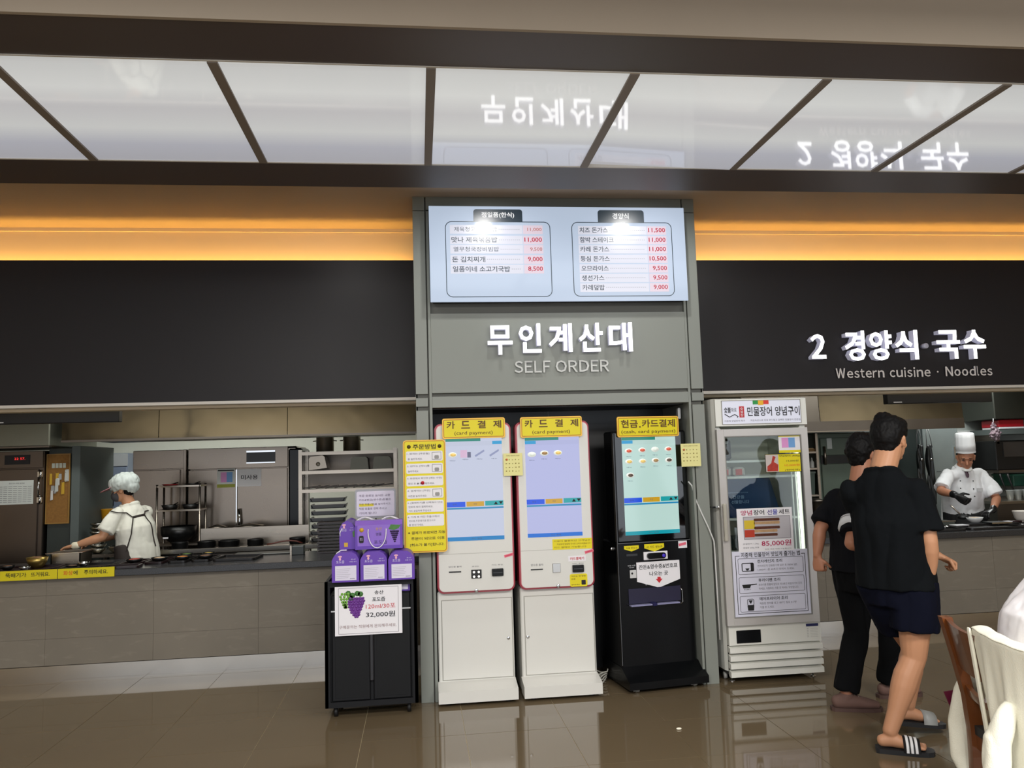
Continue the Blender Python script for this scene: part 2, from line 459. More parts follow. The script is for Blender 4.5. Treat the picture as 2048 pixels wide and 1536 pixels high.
# ================================================================ menu board
mb_ = thing('menu_board', 'wide backlit white menu board with two price lists on the grey portal', 'menu board', (1.02, 5.48, 2.69))
box('housing', blackm_m, mb_, .118, 1.925, 5.41, 5.504, 2.70, 3.365, b=.004)
board_m = M('lit board face', (110, 116, 126), .10, var=.03, scale=1.5, emit=.74, ecol=(196, 212, 234), coat=.4)
face_y = 5.395
box('face_panel', board_m, mb_, .101, 1.940, face_y, 5.41, 2.69, 3.372, b=.002)
slate_m = M('slate ink', (34, 44, 54), .3, var=0, emit=.5, ecol=(52, 66, 76))
lred_m = glow('lit red ink', (205, 40, 62), .85)
lor_m = glow('lit orange ink', (196, 104, 84), .85)
lstrip_m = M('lit white strip', (120, 120, 126), .25, var=0, emit=.72, ecol=(224, 226, 240))
lpink_m = M('lit pink strip', (120, 112, 118), .25, var=0, emit=.72, ecol=(232, 214, 228))
def mx(px): return .101+(px-858.5)/(1363.5-858.5)*1.839     # board millimetre grid taken from the artwork
def tab(xa, xb, za, zb):
    p = [(xa, za)]+[(xb, za)]
    r = .02
    for k in range(6): a = R(90*k/5); p.append((xb-r+r*math.cos(a), zb-r+r*math.sin(a)))
    for k in range(6): a = R(90+90*k/5); p.append((xa+r+r*math.cos(a), zb-r+r*math.sin(a)))
    return MB().prism(p, face_y-.002, face_y)
y = face_y-.0005
for (xa, xb, txt, ta, tb, ra, rb) in ((.412, .758, '정일품(한식)', .468, .700, .212, .955), (1.302, 1.640, '경양식', 1.408, 1.528, 1.107, 1.842)):
    t_ = tab(xa, xb, 3.262, 3.350).build('header_tab', slate_m, mb_)
    MB().text(txt, ta, tb, 3.285, 3.328, y-.002, bold=.03).build('header_text', glow('lit white ink', (255, 255, 255), .95), t_)
    MB().frame(ra, rb, 2.722, 3.262, y-.0015, y, .005, r=.045).build('list_outline', slate_m, mb_)
rows1 = [('제육청국장비빔밥', '11,000', .275, .575, 3.205, 0), ('맛나 제육볶음밥', '11,000', .255, .575, 3.130, 1), ('열무청국장비빔밥', '9,500', .268, .585, 3.063, 0), ('돈 김치찌개', '9,000', .257, .487, 2.990, 1), ('일품이네 소고기국밥', '8,500', .260, .660, 2.921, 1)]
rows2 = [('치즈 돈가스', '11,500', 1.165, 1.37, 3.203, 1), ('함박 스테이크', '11,000', 1.165, 1.41, 3.132, 1), ('카레 돈가스', '11,000', 1.165, 1.375, 3.064, 1), ('등심 돈가스', '10,500', 1.165, 1.375, 2.995, 1), ('오므라이스', '9,500', 1.168, 1.365, 2.925, 1), ('생선가스', '9,500', 1.168, 1.330, 2.856, 1), ('카레덮밥', '9,000', 1.170, 1.330, 2.787, 1)]
dk, rd, orr, st, pk, dash = MB(), MB(), MB(), MB(), MB(), MB()
for rows, xa, xb in ((rows1, .245, .900), (rows2, 1.155, 1.800)):
    for s_, p_, a, b, z, bold in rows:
        box('list_strip', lstrip_m, mb_, xa, xb-.145, y-.0006, y, z-.032, z+.030); box('price_strip', lpink_m, mb_, xb-.14, xb, y-.0006, y, z-.032, z+.030)
        h = .020 if bold else .017
        MB().text(s_, a, b, z-h, z+h, y-.001, bold=.012 if bold else 0).build('dish_name', slate_m, mb_)
        w_ = (.124 if len(p_) == 6 else .104)*(1 if bold else .82)
        MB().text(p_, xb-.008-w_, xb-.008, z-.019 if bold else z-.015, z+.018 if bold else z+.013, y-.001, bold=.012 if bold else 0).build('price', lred_m if bold else lor_m, mb_)
        x = b+.012
        while x < xb-.165:
            dash.box(x, x+.008, y-.001, y, z-.0015, z+.0015); x += .014
_d = dash.build('dotted_leader', M('lit grey ink', (120, 124, 136), .5, var=0, emit=.3), mb_); _d['kind'] = 'stuff'

# ================================================================ lettering on the portal and fascia
def lettering(root, chars, boxes, y, depth, face, side, bold):
    for ch, (a, b, za, zb) in zip(chars, boxes):
        if '!' <= ch <= '~': ch = chr(ord(ch)+0xFEE0)       # wide form of the same letter, drawn in the plain sans face
        o = MB().text(ch, a, b, za, zb, y-depth, bold=bold, ext=.002).build('letter', face, root)
        MB().text(ch, a+.002, b-.002, za+.002, zb-.002, y-.004, bold=bold, ext=depth-.006).build('letter_return', side, o)
ret_m = M('letter return', (150, 148, 160), .4, .3)
fret_m = M('lit letter return', (190, 190, 205), .4, var=0, emit=.22, ecol=(215, 215, 240))
t = thing('sign_lettering', 'large white lit Korean letters 무인계산대 on the grey portal', 'sign', (1.02, 5.48, 2.33))
bxs = [(.491, .665, 2.322, 2.526), (.710, .868, 2.332, 2.538), (.922, 1.088, 2.334, 2.537), (1.137, 1.309, 2.334, 2.539), (1.354, 1.523, 2.331, 2.540)]
lettering(t, '무인계산대', bxs, 5.478, .055, letter_m, fret_m, .022)
t = thing('sign_lettering', 'grey raised words SELF ORDER below the lit Korean letters', 'sign', (1.0, 5.48, 2.20))
so_m = M('sign grey face', (196, 198, 194), .4)
x = .677
for ch, w_ in (('S', .062), ('E', .056), ('L', .052), ('F', .052), (' ', .014), ('O', .080), ('R', .066), ('D', .072), ('E', .056), ('R', .066)):
    if ch != ' ':
        lettering(t, ch, [(x, x+w_, 2.196, 2.280)], 5.479, .014, so_m, ret_m, .014)
    x += w_+.0115
t = thing('sign_lettering', 'white lit sign 2 경양식 국수 on the dark right fascia', 'sign', (4.4, 6.16, 2.4))
fx = [(3.205, 3.333, 2.342, 2.546), (3.502, 3.678, 2.320, 2.571), (3.718, 3.915, 2.321, 2.571), (3.945, 4.147, 2.324, 2.571), (4.194, 4.238, 2.417, 2.463), (4.315, 4.525, 2.324, 2.567), (4.558, 4.758, 2.322, 2.567)]
lettering(t, '2경양식', fx[:4], 6.158, .07, letter_m, fret_m, .024)
lettering(t, '국수', fx[5:], 6.158, .07, letter_m, fret_m, .024)
MB().lathe(4.233, 6.158, [(.023, 0), (.023, -.05), (.019, -.055)], 20, 'y', 2.440).build('dot', M('dim dot', (190, 190, 205), .5), t)
t = thing('sign_lettering', 'grey words Western cuisine Noodles under the lit sign on the right fascia', 'sign', (4.3, 6.16, 2.18))
so2 = M('sign warm grey face', (205, 198, 192), .45, emit=.12)
x = 3.430
words = [('Western', .440), ('cuisine', .375), ('·', .018), ('Noodles', .438)]
gaps = [.038, .052, .055, 0]
for (wd, wl_w), gp in zip(words, gaps):
    lens = {'W': 1.45, 'e': .95, 's': .80, 't': .66, 'r': .66, 'n': .98, 'c': .84, 'u': .98, 'i': .42, '·': 1, 'N': 1.15, 'o': 1.0, 'd': 1.0, 'l': .42}
    tot = sum(lens[c] for c in wd); k = wl_w/tot
    for c in wd:
        W_ = lens[c]*k; a, b = x+W_*.09, x+W_*.91
        za, zb = 2.184, 2.244
        if c in 'WNdl': zb = 2.266
        if c == 't': zb = 2.258
        if c == 'i': zb = 2.266; a, b = x+W_*.25, x+W_*.75
        if c == 'l': a, b = x+W_*.25, x+W_*.75
        if c == '·': za, zb = 2.216, 2.231
        lettering(t, c, [(a, b, za, zb)], 6.158, .012, so2, ret_m, .016)
        x += W_
    x += gp

# ================================================================ self-order kiosks
def sign_plate(root, xa, xb, za, zb, y, top, tb, sub, sb_):
    p = MB().rrect(xa, xb, za, zb, y, y+.012, .014).build('sign_plate', yelb_m, root, 'yellow card with rounded corners')
    w_ = xb-xa
    MB().frame(xa+.008, xb-.008, za+.008, zb-.008, y-.0012, y, .004, r=.010).build('plate_outline', M('amber line', (170, 110, 10), .5), p)
    MB().rrect(xa+.012, xb-.012, za+.012, zb-.012, y-.0006, y, .008).build('plate_field', yel_m, p)
    a = MB()
    for s_, x0_, x1_ in top:
        if s_ == '.': a.box(xa+w_*x0_, xa+w_*x1_, y-.0016, y-.0013, za+tb[0], za+tb[0]+.010); continue
        a.text(s_, xa+w_*x0_, xa+w_*x1_, za+tb[0], za+tb[1], y-.0013, bold=.02)
    a.text(sub, xa+w_*sb_[0], xa+w_*sb_[1], za+.020, za+.050, y-.0013)
    a.build('plate_text', brn_m, p)
def qr_screen(root, xa, xb, za, zb, y, bg, bar, dishes, tint, order, scrname='screen'):
    scr = box(scrname, glow('screen '+tint, bg, .80), root, xa, xb, y, y+.004, za, zb)
    W_, H_ = xb-xa, zb-za
    def gb(name, m, a, b, c, d, k=0): box(name, m, scr, xa+W_*a, xa+W_*b, y-.0007-k, y, za+H_*c, za+H_*d)
    gb('top_bar', glow('bar green', (34, 150, 130), .7), 0, .62, .970, 1)
    gb('category_row', glow('bar lilac '+tint, tuple(int(v*.93) for v in bg), .9), 0, 1, .925, .968)
    gb('category_tab', glow('tab blue', (40, 160, 215), .85), (.83 if order == 0 else .0), (1 if order == 0 else .2), .935, .968, .0004)
    gb('total_button', glow('button blue', (28, 84, 230), .85), 0, .325, .328, .378)
    gb('order_button', glow('button amber', (212, 164, 40), .85), .345, .655, .330, .378)
    gb('cash_button', glow('button teal', (30, 166, 170), .85), .675, 1, .333, .380)
    gb('status_line', glow('line blue', (40, 140, 190), .85), 0, 1, .305, .322)
    gb('bottom_bar', glow('bar cyan '+tint, bar, .85), 0, 1, 0, .038)
    ar = MB()
    for cx, up in ((.865, 1), (.955, -1)):
        c = xa+W_*cx; z = za+H_*.357; s_ = .010
        ar.prism([(c-.014, z-s_*up), (c+.014, z-s_*up), (c, z+s_*up)], y-.0015, y-.0008)
    ar.build('arrow_mark', ink_m, scr)
    tx = MB()
    tx.text('주문', xa+W_*.47, xa+W_*.53, za+H_*.345, za+H_*.362, y-.001); tx.text('합계', xa+W_*.10, xa+W_*.17, za+H_*.345, za+H_*.362, y-.001)
    tx.text('카드 결제', xa+W_*.42, xa+W_*.6, za+H_*.012, za+H_*.026, y-.001)
    for i, (cx, cz, kind) in enumerate(dishes):
        X_, Z_ = xa+W_*cx, za+H_*cz
        if kind == 'strip':
            MB().prism([(X_-.034, Z_-.014), (X_-.028, Z_-.026), (X_+.034, Z_+.012), (X_+.030, Z_+.024)], y-.0012, y-.0004).build('package_picture', M('screen pack', (120, 128, 160), .5, emit=.5), scr)
        elif kind == 'card':
            box('package_picture', M('screen card', (176, 150, 176), .5, emit=.6), scr, X_-.036, X_+.010, y-.0012, y-.0004, Z_-.028, Z_+.024)
            box('package_picture', M('screen dark card', (84, 88, 112), .5, emit=.5), scr, X_+.012, X_+.036, y-.0012, y-.0004, Z_-.028, Z_+.010)
        else:
            cols = {'red': (196, 92, 72), 'yel': (214, 184, 108), 'dark': (86, 70, 62), 'pale': (206, 214, 206), 'mix': (150, 120, 80)}
            d_ = MB().lathe(X_, y-.0004, [(.030, 0), (.030, -.0006)], 16, 'y', Z_); d_.v = [(v[0], v[1], Z_+(v[2]-Z_)*.62) for v in d_.v]
            o = d_.build('dish_picture', M('screen plate '+tint, (214, 220, 214), .5, emit=.5), scr)
            d_ = MB().lathe(X_+.003, y-.0011, [(.020, 0), (.020, -.0006)], 14, 'y', Z_); d_.v = [(v[0], v[1], Z_+(v[2]-Z_)*.55) for v in d_.v]
            d_.build('dish_picture', M('screen food '+kind, cols[kind], .5, emit=.5), scr)
        tx.text('메뉴', X_-.02, X_+.02, Z_-.044, Z_-.036, y-.001)
    tx.build('screen_text', M('screen ink', (70, 84, 110), .5, var=0, emit=.15), scr)['kind'] = 'stuff'
    return scr
def lock(root, x, y, z, r=.011, name='lock'):
    MB().lathe(x, y, [(r, 0), (r, -.004), (r*.75, -.006)], 18, 'y', z).build(name, chrome_m, root, 'round silver lock')
def red_tag(root, xa, za, y, ang=14):
    m = Matrix.Translation((xa, y, za)) @ Matrix.Rotation(R(-ang), 4, 'Y')
    o = MB().box(0, .062, -.0014, 0, 0, .018).xf(m).build('sticker', M('pink sticker', (226, 104, 124), .4), root, 'small tilted red sticker')
    MB().box(.006, .056, -.0018, -.0014, .006, .0125).xf(m).build('sticker_bar', M('dark pink', (196, 60, 86), .5, var=0), o)
def white_kiosk(x0, label, hx0, hx1, bx0, bx1, lockx, screen, slot_z):
    k = thing('order_kiosk', label, 'kiosk', ((x0+bx1)/2, 5.6, 0), 'white self-order kiosks in the portal')
    # head: red rim with white inset face
    MB().rrect(hx0, hx1, .708, 1.852, 5.462, 5.585, .045, 8).build('red_rim', redk_m, k, 'dark red outer rim')
    MB().rrect(hx0+.009, hx1-.009, .717, 1.843, 5.455, 5.462, .040, 8).build('rim_edge', M('kiosk pink edge', (226, 130, 140), .3), k)
    MB().rrect(hx0+.013, hx1-.013, .722, 1.838, 5.445, 5.46, .036, 8).build('face_panel', white_m, k)
    box('face_seam', whited_m, k, hx0+.013, hx1-.013, 5.4445, 5.446, .969, .971)
    # body, door, foot
    box('body', white_m, k, bx0, bx1, 5.50, 5.86, .10, .715, b=.008)
    d = box('door', white_m, k, bx0+.028, bx1-.012, 5.494, 5.50, .135, .655, b=.002)
    MB().frame(bx0+.024, bx1-.008, .131, .659, 5.498, 5.5005, .004).build('door_gap', whited_m, k)
    lock(d, lockx, 5.494, .388)
    MB().prism([(5.35, .022), (5.35, .095), (5.505, .125), (5.505, .022)], bx0-.008, bx1+.002, 'x').box(bx0, bx1, 5.505, 5.86, .022, .11).build('foot', white_m, k, 'sloping white foot plate')
    for xx in (bx0+.06, bx1-.06):
        for yy in (5.42, 5.80):
            MB().lathe(xx, yy, [(.02, 0), (.02, .006), (.008, .008), (.008, .03)], 12).build('levelling_foot', blackm_m, k)
    return k
k1 = white_kiosk(.105, 'white self-order kiosk with red rim at the left, beside the yellow instruction board', .109, .636, .108, .622, .583, 0, 0)
sign_plate(k1, .163, .594, 1.746, 1.885, 5.42, [('카', .07, .20), ('드', .30, .44), ('결', .56, .69), ('제', .81, .94)], (.068, .120), '(card payment)', (.19, .80))
qr_screen(k1, .184, .570, 1.055, 1.748, 5.443, (208, 214, 236), (28, 130, 196), [(.12, .84, 'yel'), (.35, .85, 'card'), (.60, .85, 'strip'), (.86, .85, 'strip')], 'violet', 0)
box('receipt_slot', blackm_m, k1, .188, .270, 5.442, 5.446, .847, .855)
q = box('scanner', blackm_m, k1, .338, .407, 5.436, 5.446, .803, .860, b=.002)
for a, b_ in ((.356, .845), (.388, .845), (.356, .815), (.388, .815)): MB().lathe(a, 5.436, [(.008, 0), (.008, -.002)], 12, 'y', b_).build('scanner_light', glow('scanner light', (255, 250, 240), 1.3), q)
q = box('card_reader', black_m, k1, .478, .555, 5.425, 5.446, .813, .862, b=.003)
box('reader_slot', M('reader grey', (70, 72, 76), .4), q, .485, .548, 5.4235, 5.4255, .835, .838)
MB().text('영수증 출력', .185, .272, .880, .890, 5.4445).text('바코드', .345, .392, .878, .886, 5.4445).text('카드 투입', .478, .553, .882, .890, 5.4445).build('face_text', gink_m, k1)['kind'] = 'stuff'
lock(k1, .370, 5.445, .715+.008, .012); red_tag(k1, .568, .930, 5.4445)
k2 = white_kiosk(.672, 'white self-order kiosk with red rim and small yellow notes, next to the black kiosk', .666, 1.188, .672, 1.188, .716, 1, 0)
sign_plate(k2, .700, 1.133, 1.740, 1.882, 5.42, [('카', .07, .20), ('드', .30, .44), ('결', .56, .69), ('제', .81, .94)], (.070, .122), '(card payment)', (.19, .80))
qr_screen(k2, .731, 1.112, 1.058, 1.740, 5.443, (192, 196, 240), (26, 112, 214), [(.12, .83, 'pale'), (.35, .84, 'mix'), (.60, .84, 'yel')], 'blue', 1)
box('receipt_slot', blackm_m, k2, .744, .828, 5.442, 5.446, .838, .846)
q = box('scanner', M('scanner bright steel', (200, 200, 198), .15, 1), k2, .895, .950, 5.438, 5.446, .816, .878, b=.002)
q = box('card_reader', black_m, k2, 1.032, 1.110, 5.425, 5.446, .813, .862, b=.003)
box('reader_slot', M('reader grey', (70, 72, 76), .4), q, 1.040, 1.100, 5.4235, 5.4255, .835, .838)
MB().text('영수증 출력', .745, .830, .865, .880, 5.4445).text('카드 투입', 1.032, 1.110, .866, .874, 5.4445).build('face_text', gink_m, k2)['kind'] = 'stuff'
lock(k2, .930, 5.445, .718+.008, .012); red_tag(k2, 1.126, .932, 5.4445)
q = box('paper_label', paper_m, k2, 1.006, 1.128, 5.4435, 5.445, .886, .922, label='white label with red writing')
MB().text('카드결제기', 1.018, 1.116, .894, .914, 5.4432, bold=.02).build('label_text', red_m, q)
q = box('yellow_note', yel_m, k2, .900, 1.176, 5.4435, 5.445, .968, 1.040)
a = MB()
for i, s_ in enumerate(('이용이 불편하신 고객님은', '직원에게 말씀해 주시면 도와드리겠습니다', '카드 결제만 가능합니다')): a.text(s_, .910+.02*(i % 2), 1.165-.03*(i == 2), 1.020-.021*i, 1.032-.021*i, 5.4432)
a.build('note_text', M('olive ink', (120, 104, 10), .6, var=0), q)
q = MB().rrect(1.012, 1.134, .715, .800, 5.4435, 5.445, .012).build('yellow_note', yel_m, k2)
MB().text('카드는 한 방향', 1.022, 1.124, .780, .790, 5.4432).text('으로', 1.022, 1.050, .762, .772, 5.4432).text('넣어주세요', 1.022, 1.080, .724, .733, 5.4432).build('note_text', brn_m, q)
MB().rrect(1.092, 1.122, .726, .758, 5.4432, 5.4436, .004).build('note_icon', ink_m, q)

# black kiosk, turned a little
X3, Y3 = 1.375, 5.345
k3 = thing('order_kiosk', 'black self-order kiosk on castors with cash and card sign', 'kiosk', (X3, Y3, 0))
def L(*a): return (a[0]+X3, a[1]+X3, a[2]+Y3, a[3]+Y3, a[4], a[5])
box('body', black_m, k3, *L(.004, .572, .14, .42, .10, 1.0), b=.012)
box('head', black_m, k3, *L(.000, .572, .14, .30, .99, 1.770), b=.010)
box('screen_glass', M('black glass', (8, 9, 11), .06, var=0, coat=1), k3, *L(.022, .555, .135, .142, 1.0, 1.755))
box('head_seam', M('grey seam', (90, 92, 96), .4), k3, *L(.008, .566, .138, .141, .984, .989))
box('side_trim', M('grey seam', (90, 92, 96), .4), k3, *L(.008, .012, .138, .141, .16, 1.75))
MB().prism([(Y3, .028), (Y3, .075), (Y3+.14, .150), (Y3+.50, .150), (Y3+.50, .028)], X3, X3+.585, 'x').build('foot', black_m, k3, 'black foot plate')
for xx in (.075, .505):
    for yy in (.06, .44):
        c = MB().lathe(X3+xx, Y3+yy, [(.022, -.010), (.022, .010)], 16, 'x', .022).build('castor', M('castor grey', (176, 174, 168), .35), k3)
        MB().tube([(X3+xx, Y3+yy, .022), (X3+xx+.006, Y3+yy+.012, .045)], .008, 8).build('castor_fork', chrome_m, c)
        if yy < .1: box('castor_brake', M('castor grey', (176, 174, 168), .35), c, *L(xx-.035, xx-.012, yy-.018, yy+.004, .010, .026), b=.003)
sign_plate(k3, X3+.038, X3+.512, 1.727, 1.872, Y3+.118, [('현금', .06, .33), ('.', .35, .375), ('카드결제', .395, .94)], (.066, .122), '(cash, card payment)', (.06, .94))
dish = [(.12, .86, 'red'), (.37, .865, 'red'), (.61, .87, 'pale'), (.86, .87, 'red'), (.12, .75, 'yel'), (.37, .75, 'yel'), (.61, .755, 'mix'), (.86, .755, 'dark'), (.13, .61, 'dark')]
qr_screen(k3, X3+.072, X3+.487, 1.040, 1.725, Y3+.133, (200, 232, 224), (24, 160, 176), dish, 'green', 2)
def arrowcard(name, m, xa, xb, zt, zs, zb, y, lab=None):
    return MB().prism([(X3+xa, zt), (X3+xb, zt), (X3+xb, zs), (X3+(xa+xb)/2, zb), (X3+xa, zs)], y-.002, y).build(name, m, k3, lab)
yk = Y3+.1385
q = arrowcard('yellow_arrow', yel_m, .057, .168, .968, .946, .928, yk, 'small yellow arrow card'); MB().text('지폐 투입구', X3+.070, X3+.156, .946, .958, yk-.0025).build('arrow_text', brn_m, q)
q = arrowcard('yellow_arrow', yel_m, .210, .361, .972, .944, .918, yk, 'yellow arrow card above the card slot'); MB().text('IC 카드 넣는곳', X3+.228, X3+.346, .944, .960, yk-.0025).build('arrow_text', brn_m, q)
q = box('card_slot_plate', paper_m, k3, *L(.200, .383, .130, .1385, .863, .919), b=.002)
MB().rrect(X3+.222, X3+.362, .871, .911, Y3+.112, Y3+.131, .018).build('card_slot', black_m, q)
MB().lathe(X3+.344, Y3+.112, [(.012, 0), (.012, -.002)], 14, 'y', .891).build('slot_light', glow('slot violet', (70, 50, 190), .8), q)
box('bill_slot', M('bill slot', (50, 52, 56), .3), k3, *L(.07, .155, .134, .1385, .895, .912), b=.002)
q = arrowcard('white_arrow_card', paper_m, .143, .472, .850, .718, .668, yk-.002, 'white arrow card pointing down to the tray')
MB().text('잔돈&영수증&번호표', X3+.160, X3+.455, .800, .832, yk-.0045, bold=.015).text('나오는 곳', X3+.238, X3+.380, .752, .782, yk-.0045, bold=.01).build('card_text', ink_m, q)
MB().prism([(X3+.298, .742), (X3+.322, .742), (X3+.322, .728), (X3+.336, .728), (X3+.310, .700), (X3+.284, .728), (X3+.298, .728)], yk-.0055, yk-.004).build('red_arrow', red_m, q)
box('coin_return', M('coin white', (205, 205, 205), .4), k3, *L(.092, .140, .134, .1385, .745, .800), b=.002)
MB().lathe(X3+.108, Y3+.134, [(.007, 0), (.007, -.002)], 12, 'y', .778).build('coin_button', ink_m, k3)
MB().text('반환 버튼', X3+.080, X3+.138, .826, .836, yk).text('RETURN', X3+.092, X3+.126, .814, .822, yk).text('출금/영수증', X3+.205, X3+.300, .690, .700, yk).build('face_text', M('white ink', (210, 210, 214), .5, var=0), k3)['kind'] = 'stuff'
box('tray_recess', M('tray violet black', (36, 34, 58), .3), k3, *L(.075, .470, .134, .1385, .570, .672))
for a, b_ in ((.076, .235), (.270, .445)): box('tray_lip', M('tray lip', (150, 150, 186), .3, .3), k3, *L(a, b_, .095, .136, .556, .566), b=.002)
box('tray_latch', M('navy', (20, 20, 70), .3), k3, *L(.236, .268, .090, .136, .552, .574), b=.002)
MB().tube([(X3+.470, Y3+.135, .656), (X3+.480, Y3+.130, .640), (X3+.482, Y3+.130, .560), (X3+.465, Y3+.133, .545)], .003, 6).build('tray_wire', chrome_m, k3)
q = box('sticker_sheet', paper_m, k3, *L(.472, .539, .136, .1388, .931, .981))
m_ = Matrix.Translation((X3+.476, Y3+.1355, .944)) @ Matrix.Rotation(R(-10), 4, 'Y')
MB().box(0, .058, -.001, 0, 0, .018).xf(m_).build('sticker', M('pink sticker', (226, 104, 124), .4), q)
lock(k3, X3-.001, Y3+.22, .945, .011, 'side_lock')
k3.rotation_euler = (0, 0, R(8))

# paper notices hung between the kiosks
def notice(label, xa, xb, za, zb, y):
    n = thing('paper_notice', label, 'notice', ((xa+xb)/2, y, za))
    box('sheet', pyel_m, n, xa, xb, y, y+.002, za, zb)
    a = MB(); a.text('외국인 관광객 안내문', xa+.02, xb-.02, zb-.020, zb-.012, y-.0005)
    random.seed(3)
    for r_ in range(4):
        for c in range(5):
            w_ = random.uniform(.005, .010); h = random.uniform(.003, .007); x_ = xa+.014+c*(xb-xa-.03)/4.6; z = zb-.046-r_*.026
            a.box(x_, x_+w_, y-.001, y, z, z+h)
    a.build('printed_rows', M('olive ink', (120, 104, 10), .6, var=0), n)
    MB().lathe(xa+.022, y, [(.008, 0), (.008, -.001)], 12, 'y', zb-.042).build('red_ring', M('orange ink', (214, 120, 70), .6, var=0), n)
notice('pale yellow printed notice hanging between the two white kiosks', .577, .708, 1.483, 1.636, 5.425)
notice('pale yellow printed notice at the right edge of the black kiosk', 1.842, 1.985, 1.507, 1.668, 5.44)

# yellow instruction board on the left pillar
ib = thing('instruction_board', 'tall yellow instruction board with six white steps on the left pillar', 'sign board', (.04, 5.42, 1.0))
XA, XB, ZA, ZB, yb = -.105, .181, .994, 1.743, 5.395
MB().rrect(XA, XB, ZA, ZB, yb, yb+.02, .022).build('board_edge', yelb_m, ib)
MB().frame(XA+.006, XB-.006, ZA+.006, ZB-.006, yb-.001, yb, .004, r=.018).build('board_outline', M('amber line', (170, 110, 10), .5), ib)
MB().rrect(XA+.009, XB-.009, ZA+.009, ZB-.009, yb-.0006, yb, .015).build('board_field', yel_m, ib)
a = MB().text('주문방법', XA+.066, XB-.066, ZB-.062, ZB-.028, yb-.001, bold=.02)
for s_ in (XA+.040, XB-.040):
    a.lathe(s_, yb-.0006, [(.013, 0), (.013, -.001)], 16, 'y', ZB-.044)
a.text('※ 결제가 완료되면 자동', XA+.025, XB-.014, ZA+.122, ZA+.142, yb-.001, bold=.008).text('주문이 되므로 이후', XA+.045, XB-.018, ZA+.083, ZA+.103, yb-.001, bold=.008).text('[취소가 불가]합니다.', XA+.038, XB-.022, ZA+.040, ZA+.062, yb-.001, bold=.008)
a.build('board_text', M('dark olive ink', (74, 62, 8), .6, var=0), ib)
steps = [(['1. 원하는 [주문할]', '을 눌러주세요.'], 1), (['2. 원하는 [메뉴]를', '눌러주세요.'], 1), (['3. 화면에서 확인한 [메뉴 수량]', '확인 후 ● 확인해주세요.'], 0), (['4. 결제하는 [주문]', '버튼을 눌러주세요.'], 1), (['5. [결제하기]를 선택해서 안내', '번호에 따라 결제하세요.', '카드 삽입하여 주십시오'], 0), (['6. 기계 후 하단 추출구에서', '영수증,주문대기표 받으시고', '를 받아가세요.'], 0)]
z = ZB-.075
for i, (ln, pic) in enumerate(steps):
    h = .068 if i < 4 else .078
    p = MB().rrect(XA+.020, XB-.020, z-h, z, yb-.002, yb-.0006, .010).build('step_card', paper_m, ib)
    a = MB(); n = len(ln); wmax = .150 if pic else .230
    for j, s_ in enumerate(ln):
        zz = z-h*(j+.30)/n-.005
        a.text(s_, XA+.026+.006*(j > 0), XA+.026+min(wmax, .0130*len(s_)), zz-.009, zz+.005, yb-.0025)
    a.build('step_text', gink_m, p)
    if pic:
        MB().frame(XB-.092, XB-.030, z-h+.010, z-.008, yb-.003, yb-.002, .002).build('screen_icon', M('icon grey', (70, 70, 74), .6), p)
        MB().rrect(XB-.076, XB-.046, z-h+.014, z-.030, yb-.003, yb-.002, .007).build('hand_icon', M('icon skin grey', (150, 148, 146), .6), p)
    if i == 2: MB().lathe(XA+.128, yb-.002, [(.012, 0), (.012, -.0015)], 16, 'y', z-h*.70).build('red_button', red_m, p)
    z -= h+.0145

# cables
t = tag(MB().tube([(1.905, 5.50, 1.40), (1.93, 5.50, 1.37), (1.95, 5.49, 1.27), (1.98, 5.475, 1.18), (2.02, 5.465, 1.08), (2.055, 5.46, .98), (2.060, 5.468, .90), (2.062, 5.470, .70), (2.063, 5.470, .3)], .0055, 8).build('power_cable', M('white cable', (206, 206, 204), .4)), 'white cable running down the right pillar behind the black kiosk', 'cable')
pts = []
for k in range(60):
    a = k*.42; r_ = .044+.010*math.sin(k*1.3); pts.append((1.248+r_*math.cos(a)*1.1, 5.72+r_*math.sin(a)*1.6, .008+.0011*k+.006*math.sin(k*.9)))
pts = [(1.22, 5.92, .01), (1.23, 5.85, .01)]+pts+[(1.31, 5.70, .09)]
tag(MB().tube(pts, .0045, 6).build('cable_coil', M('pale cable', (190, 188, 178), .4)), 'pale coiled cable on the floor between white and black kiosks', 'cable')
t = tag(MB().rrect(1.895, 1.915, 1.855, 1.935, 5.62, 5.66, .008).build('door_bracket', M('bracket white', (200, 200, 200), .3, .4)), 'small metal bracket high inside the portal on the right', 'bracket')
c = MB().ell((1.472, 4.636, .005), .016, .010, .006).build('crumb', M('crumb', (240, 234, 214), .6)); tag(c, 'small white crumb on the brown tiled floor', 'crumb')
# ================================================================ display fridge
fr = thing('display_fridge', 'white upright glass-door display fridge with eel posters beside the grey portal', 'fridge', (2.46, 5.8, 0))
FX0, FX1, FY = 2.118, 2.805, 5.46
fw = M('fridge white', (226, 226, 218), .28, var=.02, coat=.2)
fg = M('fridge inner', (206, 206, 192), .5)
fgrey = M('door frame aluminium', (196, 192, 188), .35, .3)
